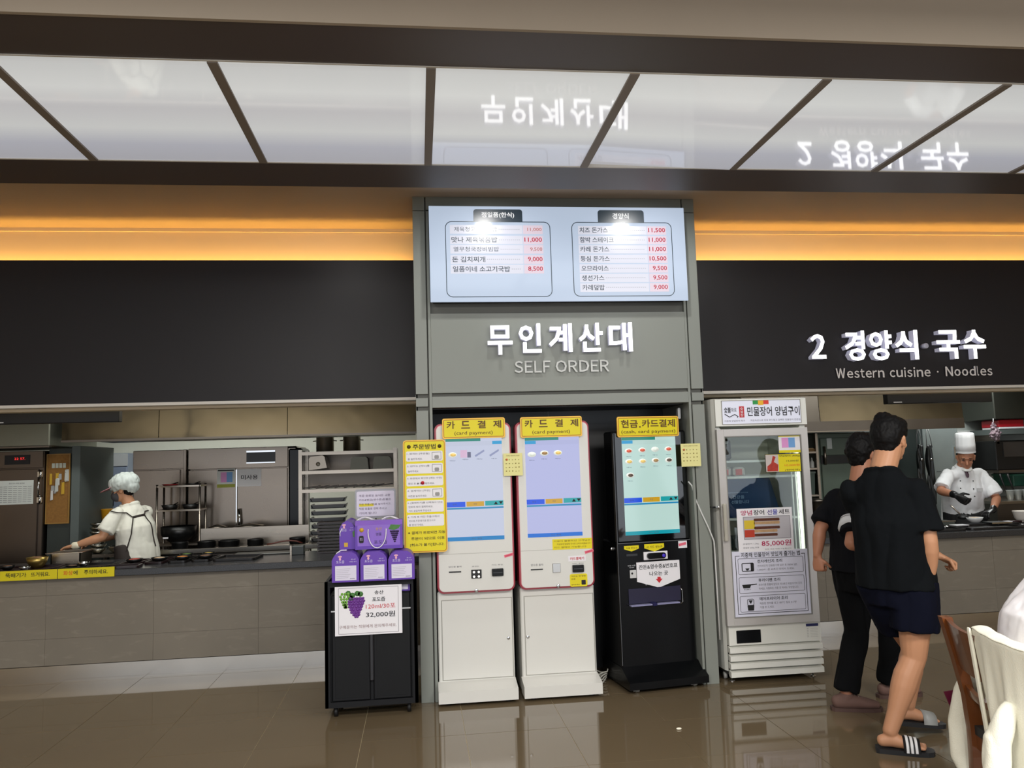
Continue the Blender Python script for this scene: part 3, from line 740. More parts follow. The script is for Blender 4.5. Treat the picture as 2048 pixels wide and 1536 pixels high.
# carcass as panels so that the inside is hollow
MB().box(FX0, FX0+.04, FY+.04, 6.10, .40, 1.78).box(FX1-.04, FX1, FY+.04, 6.10, .40, 1.78).box(FX0, FX1, 6.06, 6.10, .40, 1.78).box(FX0+.04, FX1-.04, FY+.04, 6.06, .40, .44).build('carcass', fw, fr)
MB().prism([(FY, 1.785), (FY, 1.978), (FY+.03, 1.985), (6.10, 1.985), (6.10, 1.785)], FX0, FX1, 'x').build('header_box', fw, fr)
MB().prism([(FX0, FY+.02), (FX0, 6.10), (FX0-.03, 6.10), (FX0-.012, FY+.06)], .08, 1.985, 'z').build('side_panel', fw, fr)
hp = box('header_sign', M('lit header', (212, 214, 228), .3, var=.01, emit=.22), fr, 2.168, 2.758, FY-.004, FY+.002, 1.800, 1.965)
MB().frame(2.164, 2.762, 1.796, 1.969, FY-.006, FY-.001, .004).build('sign_frame', whited_m, hp)
a = MB().text('민물장어 양념구이', 2.355, 2.752, 1.852, 1.920, FY-.005, bold=.012)
a.text('숯불', 2.182, 2.232, 1.880, 1.920, FY-.005, bold=.02).text('화로', 2.235, 2.275, 1.885, 1.915, FY-.005)
MB().tube([(2.185, FY-.006, 1.872), (2.22, FY-.006, 1.850), (2.26, FY-.006, 1.868), (2.285, FY-.006, 1.852), (2.278, FY-.006, 1.845)], .003, 6).build('brush_stroke', ink_m, hp)
a.build('sign_text', ink_m, hp)['kind'] = 'stuff'
q = box('red_seal', red_m, hp, 2.295, 2.332, FY-.0055, FY-.004, 1.845, 1.925)
MB().text('숯', 2.302, 2.325, 1.897, 1.918, FY-.006).text('불', 2.302, 2.325, 1.874, 1.894, FY-.006).text('장', 2.302, 2.325, 1.851, 1.871, FY-.006).build('seal_text', paper_m, q)
MB().text('지중해 양념장어 특가', 2.180, 2.335, 1.815, 1.828, FY-.005).text('저온숙성으로 더욱 부드럽고 담백한 민물장어 전문점', 2.375, 2.752, 1.815, 1.829, FY-.005).build('small_text', gink_m, hp)
for i, c in enumerate(((40, 150, 70), (236, 180, 40), (222, 60, 46))):
    box('colour_mark', M('mark %d' % i, c, .5), hp, 2.400+.040*i, 2.440+.040*i, FY-.0055, FY-.004, 1.937 if i != 1 else 1.932, 1.965)
# door
DY = 5.425
d = MB().frame(2.108, 2.785, .396, 1.762, DY, FY+.005, .052).build('door_frame', fgrey, fr)
MB().frame(2.106, 2.158, .40, 1.76, DY-.003, DY, .003).build('frame_bead', M('bead light', (200, 198, 192), .3, .3), d)
MB().frame(2.158, 2.735, .446, 1.712, DY-.002, FY, .007).build('gasket', M('gasket grey', (130, 128, 124), .5), d)
gl = M('fridge glass', (235, 245, 242), .02, var=0, trans=1, alpha=1)
box('glass', gl, d, 2.160, 2.733, DY+.012, DY+.017, .448, 1.710)
h = MB().box(2.112, 2.136, DY-.035, DY-.020, .98, 1.24, b=.004).box(2.114, 2.132, DY-.022, DY, .985, 1.0).box(2.114, 2.132, DY-.022, DY, 1.22, 1.235).build('door_handle', M('handle grey', (186, 182, 170), .35, .2), d)
MB().box(2.09, 2.118, DY+.02, DY+.045, 1.205, 1.222).lathe(2.098, DY+.01, [(.010, 0), (.010, .02)], 12, 'y', 1.214).box(2.055, 2.10, DY+.03, DY+.10, 1.208, 1.220).build('door_latch', chrome_m, fr)
# inner lining + shelves
MB().box(2.158, 2.165, 5.50, 6.05, .44, 1.77).box(2.758, 2.765, 5.50, 6.05, .44, 1.77).box(2.16, 2.765, 6.04, 6.055, .44, 1.77).build('lining', fg, fr)
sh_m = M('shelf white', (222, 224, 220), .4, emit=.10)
for z in (1.530, 1.415, 1.115, .880, .66):
    s_ = MB(); s_.box(2.166, 2.757, 5.56, 5.572, z-.008, z+.008).box(2.166, 2.757, 6.02, 6.03, z-.006, z+.006)
    for k in range(14): xx = 2.18+.0435*k; s_.box(xx-.002, xx+.002, 5.572, 6.02, z-.002, z+.002)
    s_.build('shelf', sh_m, fr)
for xx in (2.70, 2.73): box('shelf_rail', sh_m, fr, xx, xx+.008, 5.545, 5.555, .46, 1.74)
tube_m = glow('fridge lamp', (240, 244, 226), 3.0)
MB().lathe(2.745, 5.53, [(.009, .50), (.009, 1.72)], 10).build('inner_lamp', tube_m, fr)
# posters on the glass
def poster(name, m, xa, xb, za, zb, lab, y=DY+.010): return box(name, m, fr, xa, xb, y, y+.0015, za, zb, label=lab)
py = DY+.010
q = poster('top_poster', paper_m, 2.567, 2.728, 1.583, 1.708, 'small white sheet with pink and blue blocks')
box('pink_block', M('pink print', (222, 150, 206), .5), q, 2.590, 2.640, py-.001, py, 1.620, 1.690); box('blue_block', M('sky print', (110, 160, 214), .5), q, 2.641, 2.690, py-.001, py, 1.620, 1.690)
box('yellow_block', yel_m, q, 2.567, 2.728, py-.001, py, 1.583, 1.602)
box('yellow_block', yel_m, q, 2.567, 2.728, py-.001, py, 1.698, 1.708)
q = poster('price_tag', yel_m, 2.458, 2.722, 1.448, 1.575, 'yellow price card with food photo', y=DY+.006)
MB().frame(2.456, 2.724, 1.446, 1.577, DY+.004, DY+.006, .003).build('tag_outline', ink_m, q)
ph = box('food_photo', M('photo pale', (196, 186, 182), .5), q, 2.460, 2.555, DY+.005, DY+.006, 1.450, 1.572)
MB().prism([(2.468, 1.455), (2.548, 1.455), (2.552, 1.50), (2.52, 1.52), (2.535, 1.555), (2.515, 1.565), (2.500, 1.512), (2.47, 1.49)], DY+.0042, DY+.005).build('photo_food', M('photo red', (176, 52, 36), .5, var=.5, scale=40), ph)
MB().text('양념장어 (400g)', 2.562, 2.718, 1.552, 1.568, DY+.0055).build('tag_text', ink_m, q); MB().text('15,000원', 2.615, 2.705, 1.518, 1.532, DY+.0055).build('tag_text', ink_m, q); MB().text('(한마리)', 2.60, 2.71, 1.452, 1.467, DY+.0055).build('tag_text', ink_m, q)
MB().text('10,000원', 2.600, 2.712, 1.485, 1.503, DY+.0055).build('tag_price', M('orange red ink', (224, 90, 30), .6, var=0), q)
q = poster('eel_poster', paper_m, 2.222, 2.632, .896, 1.198, 'white poster with eel photo and 85,000 won price', y=DY+.007)
pyy = DY+.0065
for s_, a_, b_, m in (('양념', 2.250, 2.335, M('magenta ink', (176, 30, 84), .6, var=0)), ('장어', 2.345, 2.425, ink_m), ('선', 2.447, 2.482, M('violet ink', (74, 40, 130), .6, var=0)), ('물', 2.487, 2.524, M('blue ink', (40, 50, 170), .6, var=0)), ('세트', 2.533, 2.615, ink_m)):
    MB().text(s_, a_, b_, 1.150, 1.186, pyy, bold=.012).build('poster_title', m, q)
ph = box('eel_photo', M('photo grey', (186, 182, 188), .5), q, 2.268, 2.612, pyy-.0008, pyy, .984, 1.138)
MB().frame(2.266, 2.614, .982, 1.140, pyy-.0012, pyy, .003).build('photo_frame', gink_m, ph)
box('sauce_pack', M('photo yellow', (214, 186, 50), .5), ph, 2.272, 2.350, pyy-.0014, pyy-.0008, 1.055, 1.115)
box('sauce_pack', M('photo brick', (186, 60, 40), .5), ph, 2.272, 2.345, pyy-.0014, pyy-.0008, .998, 1.048)
em = M('photo eel', (92, 50, 34), .5, var=.5, scale=60)
for z in (1.118, 1.096, 1.062, 1.040, 1.012): MB().rrect(2.345, 2.535-.02*(z < 1.05), z-.011, z+.008, pyy-.0014, pyy-.0008, .006).build('photo_eel', em if z not in (1.096, 1.040) else M('photo eel light', (186, 150, 110), .5, var=.3, scale=50), ph)
MB().text('85,000원', 2.392, 2.612, .928, .972, pyy, bold=.012).build('poster_price', M('magenta ink', (176, 30, 84), .6, var=0), q)
MB().text('손질장어 1.2kg', 2.255, 2.370, .945, .957, pyy).text('양념장 200g 포함', 2.255, 2.372, .918, .930, pyy).text('전화 주문 택배 가능합니다', 2.415, 2.610, .905, .914, pyy).build('poster_text', gink_m, q)
q = poster('recipe_poster', M('lilac paper', (216, 216, 232), .6, var=.01), 2.170, 2.730, .452, .902, 'white recipe poster with three cooking icons', y=DY+.008)
pyy = DY+.0075; k_ = ink_m
MB().text('지중해 민물장어 맛있게 즐기는 법', 2.235, 2.672, .858, .892, pyy, bold=.012).build('poster_title', k_, q)
a = MB()
a.box(2.192, 2.196, pyy-.0006, pyy, .470, .872).box(2.704, 2.708, pyy-.0006, pyy, .470, .872).box(2.192, 2.708, pyy-.0006, pyy, .470, .474).box(2.192, 2.225, pyy-.0006, pyy, .868, .872).box(2.680, 2.708, pyy-.0006, pyy, .868, .872)
a.build('poster_outline', k_, q)
rec = [('전자레인지 조리', ['전자레인지 전용용기에 담은 후 700W 2분,', '1,000W 1분 40초간 데워서 드세요.'], .742, .852), ('후라이팬 조리', ['후라이팬 중불에 앞뒤로 약 3분간 뒤집어가며 조리', '하세요. 식용유는 사용 안 하셔도 무방합니다.'], .612, .722), ('에어프라이어 조리', ['해동된 장어를 넣고 180℃ 필로 5~7분', '가열 후 드세요.'], .484, .594)]
for i, (tt, ls, za, zb) in enumerate(rec):
    p = MB().frame(2.210, 2.692, za, zb, pyy-.0006, pyy, .0025, r=.010).build('recipe_box', k_, q)
    MB().text(tt, 2.352, 2.352+.023*len(tt), zb-.036, zb-.012, pyy, bold=.012).build('recipe_title', k_, p)
    a = MB(); 
    for j, l in enumerate(ls): a.text(l, 2.352, 2.352+min(.330, .0118*len(l)), zb-.064-.026*j, zb-.048-.026*j, pyy)
    a.build('recipe_text', gink_m, p)
    zc = (za+zb)/2-.006; ic = MB()
    if i == 0:
        ic.frame(2.236, 2.326, zc-.030, zc+.030, pyy-.0008, pyy, .006, r=.010).box(2.302, 2.320, pyy-.0008, pyy, zc-.027, zc+.027)
        ic.prism([(2.262, zc-.008), (2.292, zc-.008), (2.284, zc-.022), (2.270, zc-.022)], pyy-.0008, pyy)
    elif i == 1:
        ic.prism([(2.232, zc+.010), (2.340, zc+.014), (2.340, zc+.008), (2.296, zc+.004), (2.288, zc-.014), (2.240, zc-.014)], pyy-.0008, pyy)
        for k in range(5): ic.box(2.246+.010*k, 2.250+.010*k, pyy-.0008, pyy, zc-.026, zc-.020)
    else:
        ic.prism([(2.262, zc-.004), (2.312, zc-.004), (2.308, zc-.040), (2.266, zc-.040)], pyy-.0008, pyy)
        ic.frame(2.262, 2.312, zc-.006, zc+.040, pyy-.0008, pyy, .004, r=.012).prism([(2.272, zc+.030), (2.302, zc+.030), (2.290, zc+.008), (2.284, zc+.008)], pyy-.0008, pyy)
    ic.build('recipe_icon', k_, p)
# machine compartment
MB().prism([(FY+.0, .255), (FY+.0, .392), (6.10, .392), (6.10, .255)], FX0+.008, FX1-.002, 'x').build('lower_panel', fw, fr)
box('control_window', black_m, fr, 2.180, 2.358, FY-.004, FY, .268, .356, b=.003)
q = box('brand_plate', M('navy plate', (24, 28, 84), .4), fr, 2.695, 2.785, FY-.003, FY, .358, .376)
a = MB()
for k in range(6): a.box(2.70, 2.712, FY-.001, FY, .285+.011*k, .288+.011*k).box(2.725, 2.78, FY-.001, FY, .285+.011*k, .2865+.011*k)
a.build('spec_print', M('pale grey ink', (176, 174, 170), .6, var=0), fr)['kind'] = 'stuff'
for k, z in enumerate((.205, .150, .098, .042)):
    MB().prism([(FY-.012, z+.034), (FY-.012, z), (FY+.004, z-.004), (FY+.03, z+.004), (FY+.03, z+.044)], FX0+.006, FX1-.001, 'x').build('grille_slat', fw, fr)
box('machine_back', M('machine dark', (70, 68, 64), .7), fr, FX0+.01, FX1-.005, FY+.05, 6.08, .05, .255)
for xx, yy in ((2.155, 5.52), (2.755, 5.52), (2.155, 6.02), (2.755, 6.02)):
    MB().lathe(xx, yy, [(.018, 0), (.018, .005), (.006, .008), (.006, .05)], 12).build('fridge_foot', chrome_m, fr)
MB().lathe(2.135, 5.60, [(.024, -.010), (.024, .010)], 16, 'x', .024).build('castor', M('castor grey', (176, 174, 168), .35), fr)
# things kept in the fridge
blue_m = M('gift box blue', (16, 52, 96), .35, var=.15, scale=3)
def bluebox(label, prof, x0_, yf, textpos):
    g_ = thing('gift_box', label, 'box', (x0_, yf+.1, prof[0][1]), 'blue boxes in the display fridge')
    MB().prism(prof, yf, yf+.19).build('carton', blue_m, g_)
    a = MB(); xx, zz = textpos
    a.text('대한민국 자연 산지직송', xx, xx+.15, zz+.075, zz+.083, yf-.0005).text('건강을', xx+.03, xx+.12, zz+.035, zz+.060, yf-.0005).text('선물합니다', xx+.02, xx+.155, zz, zz+.024, yf-.0005)
    a.build('carton_text', M('pale blue ink', (150, 176, 205), .5, var=0), g_)
bluebox('dark blue gift carton with white writing, larger front one in the fridge', [(2.17, 1.124), (2.56, 1.124), (2.54, 1.395), (2.46, 1.405), (2.17, 1.40)], 2.17, 5.60, (2.235, 1.225))
bluebox('dark blue tapered gift carton behind the front one in the fridge', [(2.30, 1.124), (2.735, 1.124), (2.66, 1.400), (2.50, 1.408)], 2.30, 5.83, (2.33, 1.2))
g_ = thing('gift_box', 'narrow teal blue carton standing low at the left of the fridge', 'box', (2.2, 5.7, .888), None)
MB().box(2.17, 2.235, 5.60, 5.85, .888, 1.10).build('carton', M('carton teal', (20, 84, 118), .4), g_)
for (xx, lab, c1) in ((2.225, 'small clear food pack with red label on the second fridge shelf, left one', (196, 70, 60)), (2.330, 'small clear food pack with brown filling on the second fridge shelf, right one', (150, 120, 92))):
    g_ = thing('food_pack', lab, 'food pack', (xx, 5.65, 1.423))
    MB().box(xx-.045, xx+.045, 5.60, 5.70, 1.423, 1.49, b=.012).build('tub', M('tub clear', (206, 200, 190), .2), g_)
    box('pack_label', M('pack '+lab[11:20], c1, .5), g_, xx-.03, xx+.02, 5.597, 5.60, 1.432, 1.475)
g_ = thing('food_pack', 'dark brown vacuum pack on the top shelf of the display fridge', 'food pack', (2.24, 5.66, 1.538))
MB().box(2.175, 2.29, 5.62, 5.72, 1.538, 1.70, b=.02).build('pouch', M('pouch brown', (60, 44, 34), .25, var=.4, scale=30), g_)
MB().box(2.20, 2.26, 5.617, 5.62, 1.66, 1.68).build('pouch_label', paper_m, g_)
g_ = thing('food_pack', 'grey vacuum pack lying low at the left of the display fridge', 'food pack', (2.22, 5.66, .888+.0))
g_.location = (2.22, 5.9, .888); ORG[g_.name] = Vector((2.22, 5.9, .888))
MB().box(2.24, 2.34, 5.62, 5.75, .888, .99, b=.02).build('pouch', M('pouch grey', (92, 98, 94), .25, var=.3, scale=30), g_)

# ================================================================ black cart with the grape juice boxes
ct = thing('display_cart', 'black two-door display cart with open top tray in front of the left pillar', 'cart', (-.32, 5.48, 0))
CX0, CX1, CY0, CY1 = -.612, -.030, 5.255, 5.72
cm = M('cart charcoal', (20, 21, 24), .55, spec=.25, var=.08)
CXm = (CX0+CX1)/2
box('body', cm, ct, CX0+.03, CX1-.03, CY0+.02, CY1, .07, .76)
MB().frame(CX0, CX1, .07, .848, CY0, CY0+.03, .034).build('front_frame', cm, ct)
for (a_, b_) in ((CX0+.042, CXm-.008), (CXm+.010, CX1-.042)):
    dd = box('door', M('cart door', (16, 17, 19), .5, spec=.25, var=.1), ct, a_, b_, CY0+.006, CY0+.03, .105, .765, b=.006)
    MB().frame(a_+.010, b_-.010, .115, .755, CY0+.003, CY0+.007, .010).build('door_moulding', cm, dd)
box('door_handle', M('cart handle', (38, 38, 42), .35), ct, CXm-.012, CXm+.014, CY0-.012, CY0+.008, .225, .52, b=.006)
MB().box(CX0, CX0+.02, CY0, CY1, .07, .848).box(CX1-.02, CX1, CY0, CY1, .07, .848).box(CX0, CX1, CY1-.02, CY1, .07, .848).build('side_walls', cm, ct)
box('tray_wire', chrome_m, ct, CX0+.04, CX1-.04, CY0-.002, CY0+.004, .660, .668)
for xx in (CX0+.06, CX1-.06):
    for yy in (CY0+.07, CY1-.07):
        MB().lathe(xx, yy, [(.034, -.012), (.034, .012)], 16, 'x', .034).box(xx-.02, xx+.02, yy-.02, yy+.02, .055, .072).build('castor', blackm_m, ct)
pp_ = thing('grape_poster', 'white price poster with grape picture hanging on the black cart', 'poster', (-.33, 5.235, .52))
P0, P1, Z0, Z1, YP = -.546, -.124, .513, .818, 5.238
box('sheet', paper_m, pp_, P0, P1, YP, YP+.002, Z0, Z1); MB().frame(P0+.022, P1-.022, Z0+.010, Z1-.010, YP-.0008, YP, .0022).build('sheet_outline', gink_m, pp_)
MB().text('송산', -.297, -.240, .762, .786, YP-.001, bold=.01).text('포도즙', -.312, -.230, .718, .744, YP-.001, bold=.01).build('poster_text', ink_m, pp_)
MB().text('120ml/30포', -.352, -.166, .675, .702, YP-.001).build('size_text', red_m, pp_)
MB().text('32,000원', -.352, -.168, .617, .655, YP-.001, bold=.01).build('price_text', M('dark grey ink', (52, 52, 58), .6, var=0), pp_)
MB().text('구매문의는 직원에게 문의해주세요.', -.520, -.160, .556, .577, YP-.001).build('footnote', M('rose grey ink', (142, 112, 112), .6, var=0), pp_)
gm, gg, lf = M('grape violet', (104, 44, 140), .45, var=.25, scale=80), M('grape green', (120, 176, 70), .45, var=.2, scale=80), M('grape leaf', (70, 120, 60), .6, var=.3, scale=50)
random.seed(5)
MB().prism([(-.455, .748), (-.368, .748), (-.362, .715), (-.372, .690), (-.385, .662), (-.400, .625), (-.420, .625), (-.440, .650), (-.456, .685), (-.464, .715)], YP-.0003, YP).build('grape_backing', gm, pp_)  # solid violet ground of the printed bunch, fills gaps between the grapes
pic = MB()
for r_, (z_, a_, b_) in enumerate(((.742, -.450, -.370), (.725, -.460, -.366), (.708, -.458, -.368), (.690, -.455, -.375), (.672, -.450, -.382), (.655, -.440, -.392), (.640, -.428, -.398), (.628, -.420, -.404))):
    n_ = max(2, int((b_-a_)/.014))
    for k in range(n_): pic.lathe(a_+(b_-a_)*k/(n_-1)+random.uniform(-.003, .003), YP-.0005, [(.0085, 0), (.0060, -.0018), (.002, -.0022)], 9, 'y', z_)
pic.build('grape_print', gm, pp_)['kind'] = 'stuff'
pic = MB()
for z_, a_, b_ in ((.772, -.500, -.462), (.756, -.510, -.462), (.740, -.505, -.470), (.722, -.498, -.474), (.705, -.492, -.474), (.690, -.484, -.474)):
    for k in range(3): pic.lathe(a_+(b_-a_)*k/2, YP-.0004, [(.009, 0), (.009, -.0006)], 9, 'y', z_)
pic.build('green_grape_print', gg, pp_)['kind'] = 'stuff'
pic = MB()
for cx_, cz_ in ((-.462, .775), (-.435, .762), (-.405, .772), (-.385, .768), (-.447, .745)): pic.lathe(cx_, YP-.0003, [(.018, 0), (.018, -.0004)], 7, 'y', cz_)
pic.build('leaf_print', lf, pp_)['kind'] = 'stuff'

# juice gift boxes
pm = M('carton violet', (98, 58, 168), .4, var=.04); pml = M('carton lilac', (136, 100, 196), .4, var=.05)
gold = M('carton gold', (206, 164, 40), .4); plab = M('label lilac white', (214, 210, 226), .5, var=.02); pwt = M('carton white print', (214, 204, 236), .5, var=0)
cord = M('white cord', (230, 228, 232), .6)
def arch(xa, xb, za, zb, c):
    return [(xa, za), (xb, za), (xb, zb-c*1.1), (xb-c*.15, zb-c*.75), (xb-c*.45, zb-c*.3), (xb-c, zb), (xa+c, zb), (xa+c*.45, zb-c*.3), (xa+c*.15, zb-c*.75), (xa, zb-c*1.1)]
def end_print(par, xa, xb, za, zb, y, label=True):
    w_, h_ = xb-xa, zb-za
    MB().ell((xa+w_*.30, y, za+h_*.86), .013, .001, .006).ell((xa+w_*.30, y, za+h_*.78), .007, .001, .009).build('crest_print', M('crest pink', (226, 170, 190), .5), par)
    MB().text('포도즙', xa+w_*.16, xa+w_*.46, za+h_*.64, za+h_*.73, y-.0006).text('송산', xa+w_*.70, xa+w_*.88, za+h_*.74, za+h_*.78, y-.0006).text('명품 포도', xa+w_*.65, xa+w_*.92, za+h_*.66, za+h_*.70, y-.0006).build('print_text', pwt, par)
    if label:
        l_ = box('content_label', plab, par, xa+w_*.12, xa+w_*.90, y-.001, y, za+h_*.06, za+h_*.55)
        a = MB()
        for k in range(6): a.box(xa+w_*.17, xa+w_*(.60+.04*(k % 3)), y-.0015, y-.001, za+h_*(.14+.06*k), za+h_*(.14+.06*k)+.0018)
        a.box(xa+w_*.66, xa+w_*.84, y-.0015, y-.001, za+h_*.10, za+h_*.13)
        a.build('label_print', M('label print', (160, 156, 172), .6, var=0), l_)
def endbox(label, xa, xb, za, zb, y, dep, handle=True, lab=True):
    g_ = thing('juice_gift_box', label, 'box', ((xa+xb)/2, y+dep/2, za), 'violet grape juice gift boxes')
    c_ = MB().prism(arch(xa, xb, za, zb, .045), y, y+dep).build('carton', pm, g_)
    end_print(c_, xa, xb, za, zb, y-.0005, lab)
    return g_
row = [endbox('violet gift box showing its white label, leftmost of the front row of three', -.560, -.390, .850, 1.036, 5.21, .40),
       endbox('violet gift box showing its white label, middle of the front row of three', -.382, -.214, .850, 1.033, 5.21, .40),
       endbox('violet gift box showing its white label, rightmost of the front row under the yellow board', -.206, -.040, .850, 1.029, 5.21, .40)]
MB().tube([(-.545, 5.25, 1.00), (-.532, 5.25, 1.03), (-.505, 5.25, 1.046), (-.47, 5.25, 1.046)], .0035, 6).build('cord_handle', cord, row[0])
g_ = endbox('violet gift box turned end-on at the left of the upper layer', -.524, -.424, 1.040, 1.225, 5.34, .34, lab=False)
box('gold_print', gold, g_, -.494, -.470, 5.338, 5.34, 1.058, 1.085); MB().tube([(-.518, 5.345, 1.12), (-.520, 5.335, 1.15), (-.505, 5.335, 1.18)], .003, 6).build('cord_handle', cord, g_)
MB().prism([(-.436, 1.12), (-.426, 1.12), (-.426, 1.165), (-.440, 1.15)], 5.338, 5.34).build('leaf_print', lf, g_)
g_ = thing('juice_gift_box', 'violet gift box showing its long side with grape print and looped cord', 'box', (-.27, 5.36, 1.04), 'violet grape juice gift boxes')
c_ = MB().prism([(5.30, 1.040), (5.30, 1.195), (5.335, 1.222), (5.42, 1.222), (5.47, 1.16), (5.47, 1.040)], -.420, -.115, 'x').build('carton', pml, g_)
for a_, b_ in ((-.420, -.405), (-.130, -.115)): box('carton_edge', pm, c_, a_, b_, 5.2985, 5.30, 1.04, 1.195)
box('carton_band', pm, c_, -.405, -.13, 5.2985, 5.30, 1.04, 1.062)
MB().lathe(-.378, 5.2995, [(.015, 0), (.015, -.001)], 8, 'y', 1.165).build('gold_print', gold, c_)
q = MB().rrect(-.395, -.365, 1.082, 1.128, 5.2980, 5.2995, .008).build('pouch_print', ink_m, c_)
MB().text('포도', -.389, -.371, 1.100, 1.114, 5.2975).build('pouch_text', pwt, q)
MB().text('송산', -.288, -.248, 1.160, 1.180, 5.2985).build('gold_text', gold, c_)
MB().text('명품', -.286, -.25, 1.125, 1.145, 5.2985).text('포도즙', -.300, -.215, 1.072, 1.096, 5.2985).build('print_text', M('deep violet ink', (50, 30, 90), .5, var=0), c_)
gr = MB()
for r_ in range(6):
    for k in range(6-r_): gr.lathe(-.190+.0095*k+.005*r_, 5.2992, [(.0065, 0), (.0065, -.001)], 8, 'y', 1.150-.013*r_)
gr.build('grape_print', M('grape dark', (50, 30, 74), .4), c_)['kind'] = 'stuff'
MB().prism([(-.205, 1.165), (-.19, 1.195), (-.16, 1.192), (-.125, 1.19), (-.14, 1.168), (-.17, 1.158)], 5.298, 5.2995).build('leaf_print', lf, c_)
pts = [(-.338+.003, 5.30, 1.168)]+[(-.278-.058*math.cos(t_), 5.288, 1.150-.102*math.sin(t_)) for t_ in [PI*k/12 for k in range(13)]]+[(-.220, 5.30, 1.168)]
MB().tube(pts, .0035, 6).build('cord_handle', cord, g_)
for x_ in (-.36, -.20):
    p3 = [(x_-.05+.100*k/10, 5.345+.01*math.sin(k*.6), 1.226+.018*math.sin(PI*k/10)) for k in range(11)]
    MB().tube(p3, .0035, 6).build('cord_handle', cord, g_); MB().tube([(p[0]+.01, p[1]+.02, p[2]-.002) for p in p3], .0035, 6).build('cord_handle', cord, g_)
g_ = thing('juice_gift_box', 'violet gift box lying in the cart tray behind the poster, left one', 'box', (-.42, 5.45, .765), 'violet grape juice gift boxes')
MB().prism([(5.30, .765), (5.30, .815), (5.34, .846), (5.66, .846), (5.66, .765)], -.552, -.225, 'x').build('carton', pml, g_)
MB().ell((-.50, 5.312, .826), .02, .004, .008).build('gold_print', gold, g_); MB().text('포도즙', -.47, -.40, .806, .814, 5.2995).build('print_text', pwt, g_)
p3 = [(-.37+.14*k/10, 5.288, .812+.040*math.sin(PI*k/10)) for k in range(11)]
MB().tube(p3, .004, 6).build('cord_handle', cord, g_)
g_ = thing('juice_gift_box', 'violet gift box lying in the cart tray behind the poster, right one', 'box', (-.14, 5.45, .765), 'violet grape juice gift boxes')
MB().prism([(5.30, .765), (5.30, .815), (5.34, .846), (5.66, .846), (5.66, .765)], -.220, -.072, 'x').build('carton', pm, g_)
box('content_label', plab, g_, -.13, -.085, 5.298, 5.30, .775, .81)

# notice in an acrylic holder behind the boxes
nh = thing('notice_holder', 'grey framed notice on a stand behind the violet boxes', 'notice', (-.30, 5.78, .838))
nh.location = (-.305, 5.66, 1.16); ORG[nh.name] = Vector(nh.location)
MB().rrect(-.445, -.165, 1.218, 1.418, 5.65, 5.662, .015).build('holder_plate', M('holder grey', (150, 150, 156), .2, coat=.4), nh)
MB().rrect(-.435, -.175, 1.232, 1.404, 5.6485, 5.65, .012).build('notice_sheet', M('notice paper', (214, 208, 226), .4, var=.01), nh)
MB().rrect(-.418, -.318, 1.300, 1.318, 5.6478, 5.6485, .003).build('yellow_highlight', yel_m, nh)
a = MB()
for k, (s_, w_) in enumerate((('주문 완료된 음식은 교환', .215), ('카드&현금(영수증)환불은', .22), ('직원 호출 (벨)을 눌러주시고', .215), ('직원 호출로 연락 주시고', .19), ('기다려 됩니다', .12))): a.text(s_, -.418, -.418+w_, 1.366-.030*k, 1.382-.030*k, 5.6475)
a.build('notice_text', M('violet grey ink', (96, 78, 104), .6, var=0), nh)
MB().lathe(-.305, 5.66, [(.006, 1.16), (.006, 1.22)], 10).box(-.36, -.25, 5.60, 5.72, 1.155, 1.163).build('holder_stem', chrome_m, nh)
# ================================================================ people
def V3(*a): return Vector(a)
def loft(mb, pts, rads, side, seg=16, cap=True):
    """tapered tube with elliptical rings; first radius along `side`, second across it"""
    pts = [Vector(p) for p in pts]; rads = [(r, r) if not isinstance(r, (tuple, list)) else r for r in rads]
    side = Vector(side); n = len(pts)
    P, Q = [], []
    T = []
    for i in range(n):
        t = pts[min(i+1, n-1)]-pts[max(i-1, 0)]; t.normalize(); T.append(t)
    if cap:
        for k in (80, 55, 28):
            a = R(k); m = min(rads[0]); P.append((pts[0]-T[0]*m*.8*math.sin(a), tuple(r*math.cos(a) for r in rads[0]), T[0]))
    for i in range(n): P.append((pts[i], rads[i], T[i]))
    if cap:
        for k in (28, 55, 80):
            a = R(k); m = min(rads[-1]); P.append((pts[-1]+T[-1]*m*.8*math.sin(a), tuple(r*math.cos(a) for r in rads[-1]), T[-1]))
    vs = []; fs = []
    for c, r, t in P:
        a = side-t*side.dot(t)
        if a.length < 1e-3: a = t.orthogonal()
        a.normalize(); b = t.cross(a)
        for k in range(seg):
            q = 2*PI*k/seg; vs.append(c+a*r[0]*math.cos(q)+b*r[1]*math.sin(q))
    for i in range(len(P)-1):
        for k in range(seg): fs.append((i*seg+k, i*seg+(k+1) % seg, (i+1)*seg+(k+1) % seg, (i+1)*seg+k))
    fs.append(list(range(seg))[::-1]); fs.append([(len(P)-1)*seg+k for k in range(seg)])
    mb.poly(vs, fs, True); return mb
